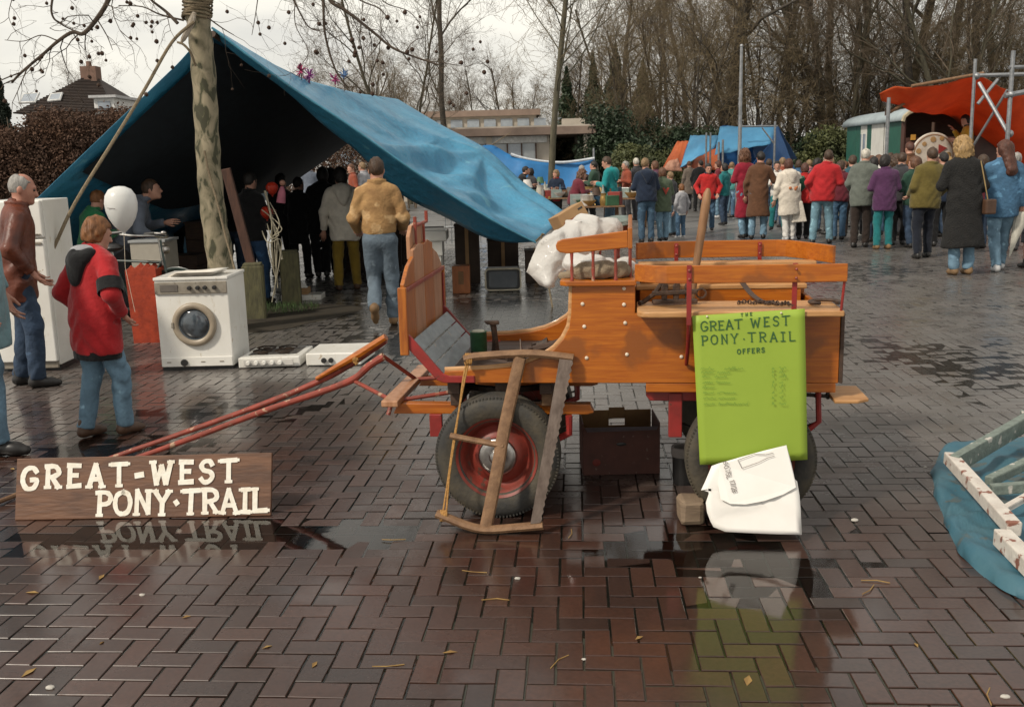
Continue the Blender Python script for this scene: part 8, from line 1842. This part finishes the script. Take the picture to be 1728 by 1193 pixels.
# ------------------------------------------------------------------ bric-a-brac stalls
USED = set()
for (x, y, w_, lab) in ((950, 383, 2.4, 'long stall table heaped with bric-a-brac before the blue sheet'), (1010, 408, 1.0, 'stall table with pots and baskets beside the teal anorak'), (1066, 386, 1.0, 'small stall table behind the navy jacket'), (890, 366, 2.2, 'stall table half hidden behind the tent edge')):
    a_ = G(x, y); trestle_table(lab, a_, w_, .8, .74, 0, m_oldw)
    rs_ = random.Random(int(x))
    for k in range(int(w_*15)):
        kd = (kinds+['bowl', 'box', 'pot'])[(k*5+int(x)) % 11]; mi = (k*7+int(x)//3) % 11
        while (kd, mi, x) in USED and len(USED) < 800: mi = (mi+1) % 11; kd = kd if mi else kinds[(kinds.index(kd)+1) % 8]
        USED.add((kd, mi, x)); sc_ = rs_.uniform(1.0, 1.5); p = Vector((a_.x-w_/2+.12+(w_-.24)*((k*.618) % 1), a_.y+rs_.uniform(-.3, .3), .742))
        junk('%s %s on the %s' % (colw[mi], 'picture board' if kd == 'frame' else kd, lab.split(' with ')[0].split(' heaped')[0]) + {950: ' before the blue sheet', 1010: ' by the teal anorak', 1066: '', 890: ''}[x], kd if kd != 'frame' else 'picture', p, kd, JUNK[mi], sc_, 'wares on the bric-a-brac stalls', k)
# ------------------------------------------------------------------ caravan with the painted wheel
CYv = 24.5
m_cg = mat('caravan_green', (.020, .105, .070), .5, (.015, .08, .052), scale=4); m_croof = mat('caravan_roof', (.34, .40, .42), .5, (.27, .32, .34), scale=3); m_cw = mat('caravan_white', (.66, .65, .60), .5, (.56, .55, .50), scale=4); m_cbr = mat('painted_brown', (.075, .032, .022), .5, (.05, .022, .016), scale=5)
ce = W(1523, 255, CYv); fl0 = W(1428, 255, 29.5); xr2 = W(1640, 255, CYv+.2)
cv_ = thing('green_caravan', 'green and white wooden caravan with a rounded pale roof and open end', 'caravan', ((fl0.x+xr2.x)/2, 27, 0))
zroof = W(1523, 203, CYv).z; dirS = Vector((fl0.x-ce.x, 29.5-CYv, 0)); nS = Vector((dirS.y, -dirS.x, 0)).normalized(); nS = nS if nS.x < 0 else -nS
def side_panel(s0, s1, z0, z1, m, nm, off=0.0, par=cv_): 
    a_, b_ = Vector((ce.x, CYv, 0))+dirS*s0+nS*off, Vector((ce.x, CYv, 0))+dirS*s1+nS*off; return mk(nm, MB().add([a_+Vector((0, 0, z0)), b_+Vector((0, 0, z0)), b_+Vector((0, 0, z1)), a_+Vector((0, 0, z1)), a_-nS*.05+Vector((0, 0, z0)), b_-nS*.05+Vector((0, 0, z0)), b_-nS*.05+Vector((0, 0, z1)), a_-nS*.05+Vector((0, 0, z1))], [(0, 1, 2, 3), (7, 6, 5, 4), (0, 4, 5, 1), (2, 6, 7, 3), (0, 3, 7, 4), (1, 5, 6, 2)]), m, par, bevel=.008)
for (s0, s1, m, nm) in ((0, .22, m_cg, 'green_panel'), (.225, .52, m_cw, 'white_panel'), (.525, .60, m_cg, 'shutter'), (.605, .72, m_cw, 'window_frame'), (.725, .80, m_cg, 'shutter'), (.805, 1.0, m_cg, 'green_panel')): side_panel(s0, s1, .55, zroof-.02, m, nm)
side_panel(.625, .70, 1.35, zroof-.25, m_pane, 'window_pane', .03); side_panel(.66, .668, 1.35, zroof-.25, m_cw, 'window_bar', .05); side_panel(0, 1, .45, .549, m_cbr, 'chassis')
wd_ = 2.4; back_ = -nS*wd_
ns_ = 14; V = []; F = []
for k in range(ns_+1):
    a = math.pi*k/ns_; off = back_*(.5-.5*math.cos(a)*1.06); z = zroof-.02+.36*math.sin(a)**.8
    for s in (-.04, .25, .5, .75, 1.04): V.append(Vector((ce.x, CYv, 0))+dirS*s+off+Vector((0, 0, z)))
for k in range(ns_):
    for j in range(4): F.append((k*5+j, k*5+j+1, (k+1)*5+j+1, (k+1)*5+j))
mk('roof', MB().add(V, F), m_croof, cv_, smooth=True, sharp=60, solid=.06)
arch = [Vector((ce.x, CYv, 0))+dirS*-.045+back_*(.5-.5*math.cos(math.pi*k/14)*1.08)+Vector((0, 0, zroof-.04+.38*math.sin(math.pi*k/14)**.8)) for k in range(15)]
mk('roof_edge', MB().tube(arch, .05, 6), mat('yellowed_trim', (.42, .36, .24), .6), cv_, smooth=True)
E0 = Vector((ce.x, CYv, 0)); eb = E0+back_
mk('end_counter', MB().add([E0+Vector((0, 0, .45)), eb+Vector((0, 0, .45)), eb+Vector((0, 0, zroof-.42)), E0+Vector((0, 0, zroof-.42))], [(0, 1, 2, 3)]), m_cbr, cv_, solid=.05)
mk('far_side', MB().add([eb+Vector((0, 0, .45)), eb+dirS+Vector((0, 0, .45)), eb+dirS+Vector((0, 0, zroof)), eb+Vector((0, 0, zroof))], [(0, 1, 2, 3)]), m_cbr, cv_, solid=.05); mk('inner_wall', MB().add([E0+dirS*.3+Vector((0, 0, .45)), eb+dirS*.3+Vector((0, 0, .45)), eb+dirS*.3+Vector((0, 0, zroof+.3)), E0+dirS*.3+Vector((0, 0, zroof+.3))], [(0, 1, 2, 3)]), m_dkw, cv_, solid=.05)
mk('corner_post', MB().tube([E0+Vector((0, 0, .45)), E0+Vector((0, 0, zroof))], .06, 8), m_cbr, cv_); mk('notice', MB().box(W(1541, 232, CYv-.06), (.12, .02, .13)), mat('yellow_notice', (.6, .30, .05), .6), cv_)
for s in (.2, .8):
    for o2 in (0, wd_-.1):
        c_ = E0+dirS*s-nS*(o2+.06)+Vector((0, 0, .34)); w_ = mk('wheel', MB().lathe([(0, -.06), (.30, -.06), (.34, -.04), (.34, .04), (.30, .06), (0, .06)], 24, (0, 0, 0), 'y'), m_tyre, cv_, local=True, smooth=True); w_.location = c_-cv_.location; w_.rotation_euler.z = math.atan2(dirS.y, dirS.x)
wc = W(1574, 262, 23.9); ww = thing('painted_wheel', 'round white wheel of fortune with a red triangle on the caravan end', 'wheel of fortune', (wc.x, 23.9, 0))
rW = (W(1610, 262, 23.9)-wc).length
disc = mk('disc', MB().lathe([(0, -.03), (rW, -.03), (rW+.02, 0), (rW, .03), (0, .03)], 48, wc, 'y'), mat('wheel_white', (.60, .55, .47), .6, (.46, .40, .33), scale=6), ww)
mk('red_triangle', MB().add([wc+Vector((x*rW, -.045, z*rW)) for x, z in ((.22, .05), (.22, .48), (.62, .30))], [(0, 1, 2)]), mat('tri_red', (.30, .03, .025), .6), ww, solid=.02)
for (x, z, r_) in ((-.05, .72, .13), (.70, -.02, .14), (-.45, .52, .10), (-.7, .2, .12), (.35, .75, .10)): mk('painted_spot', MB().lathe([(0, -.012), (r_*rW, -.012), (r_*rW, .0)], 18, wc+Vector((x*rW, -.032, z*rW)), 'y'), mat('spot_ochre', (.40, .24, .10), .6), ww)
mk('rim_dots', MB().lathe([(rW*.90, -.036), (rW*.95, -.036), (rW*.95, -.030), (rW*.90, -.030)], 40, wc, 'y', close=True), mat('rim_brown', (.30, .16, .08), .6), ww)
mk('wheel_post', MB().tube([(wc.x, 23.95, 0), (wc.x, 23.95, wc.z+rW+.25)], .04, 8), m_dkw, ww, smooth=True)
stg = thing('wooden_stage', 'dark wooden platform beside the caravan', 'stage', (W(1640, 262, 23.4).x, 23.4, 0)); sx_ = W(1640, 262, 23.4).x
mk('deck', MB().bb(sx_-1.0, sx_+1.2, 22.9, 24.0, .62, .70), m_dkw, stg)
for dx in (-.9, 1.1):
    for yy in (22.98, 23.9): mk('leg', MB().bb(sx_+dx-.04, sx_+dx+.04, yy-.04, yy+.04, 0, .619), m_dkw, stg)
p = W(1632, 262, 23.4); person('performer in a yellow and dark green jacket standing on the stage', 0, 0, 0, loc=(p.x, 23.4, .70), height=1.74, yaw=70, detail=1, top=C_('yellow_jacket', (.52, .30, .03)), legs=DKGREEN, hair='dark', hstyle='bob', arms=('front', 'up'), trim=DKGREEN, nod=5)
# ------------------------------------------------------------------ orange canopy and scaffold
oc = thing('orange_canopy', 'orange canvas canopy stretched over a wooden batten at the stage', 'canopy', (W(1610, 262, 22.5).x, 22.5, 0)); m_oc = mat('orange_canvas', (.74, .165, .045), .7, (.62, .125, .035), scale=2, bump=.4, bscale=4, bdist=.05, transl=.5)
top_ = smooth_curve(PL([(1484, 158, 21.4), (1510, 146, 21.4), (1545, 150, 21.4), (1600, 140, 21.4), (1652, 127, 21.4), (1690, 150, 21.8), (1760, 158, 22.4)]), 4); low_ = smooth_curve(PL([(1494, 166, 21.6), (1520, 180, 22), (1560, 192, 23), (1612, 200, 24.6), (1650, 250, 25.2), (1700, 300, 25.4), (1760, 320, 25.6)]), 4)
mk('canvas', MB().sheet(lambda s, t: along(top_, s).lerp(along(low_, s), t)+Vector((0, 0, -.10*math.sin(math.pi*t)+.09*fbm(s*7, t*3, 4, 1, 3)+.02*math.sin(30*s)*t)), 50, 16), m_oc, oc, smooth=True, sharp=180, solid=.012)
mk('batten', MB().tube([W(1538, 146, 21.35), W(1660, 124, 21.35)], .035, 8), m_oldw, oc, smooth=True); p = W(1500, 165, 21.4); mk('pole', MB().tube([(p.x, 21.4, 0), (p.x, 21.4, p.z)], .04, 8), m_steel, oc, smooth=True); mk('brace', MB().tube([W(1502, 190, 21.45), W(1530, 172, 21.9)], .03, 6), m_oldw, oc)
sc = thing('scaffold', 'galvanised tube scaffold with crossed braces in front of the orange canopy', 'scaffold', (W(1690, 262, 20.6).x, 20.6, 0))
for (x, yt, Y) in ((1646, 100, 20.8), (1710, 86, 20.0), (1790, 80, 20.0)): p = W(x, yt, Y); q_ = W(x-3 if x < 1700 else x-8, 262, Y); mk('upright', MB().tube([(p.x, Y, 0), (p.x, Y, p.z)], .034 if x == 1646 else .042, 9), m_steel, sc, smooth=True)
for a_, b_, r_ in (((1652, 140, 20.7), (1703, 228, 20.1), .04), ((1684, 134, 20.7), (1650, 176, 20.7), .035), ((1700, 152, 20.3), (1640, 250, 20.9), .025), ((1650, 128, 20.8), (1790, 124, 20.4), .04), ((1696, 162, 20.0), (1790, 144, 20.0), .05), ((1703, 114, 20.0), (1790, 112, 20.0), .035), ((1700, 291, 20.0), (1790, 285, 20.0), .045), ((1700, 300, 20.3), (1790, 296, 20.3), .045)):
    mk('tube_brace', MB().tube([W(*a_), W(*b_)], r_, 8), m_steel, sc, smooth=True)
for (x, y, Y) in ((1706, 160, 20), (1648, 129, 20.8), (1704, 226, 20.05)): mk('coupler', MB().sphere(W(x, y, Y), .075, 8, 6), m_steel, sc, smooth=True)
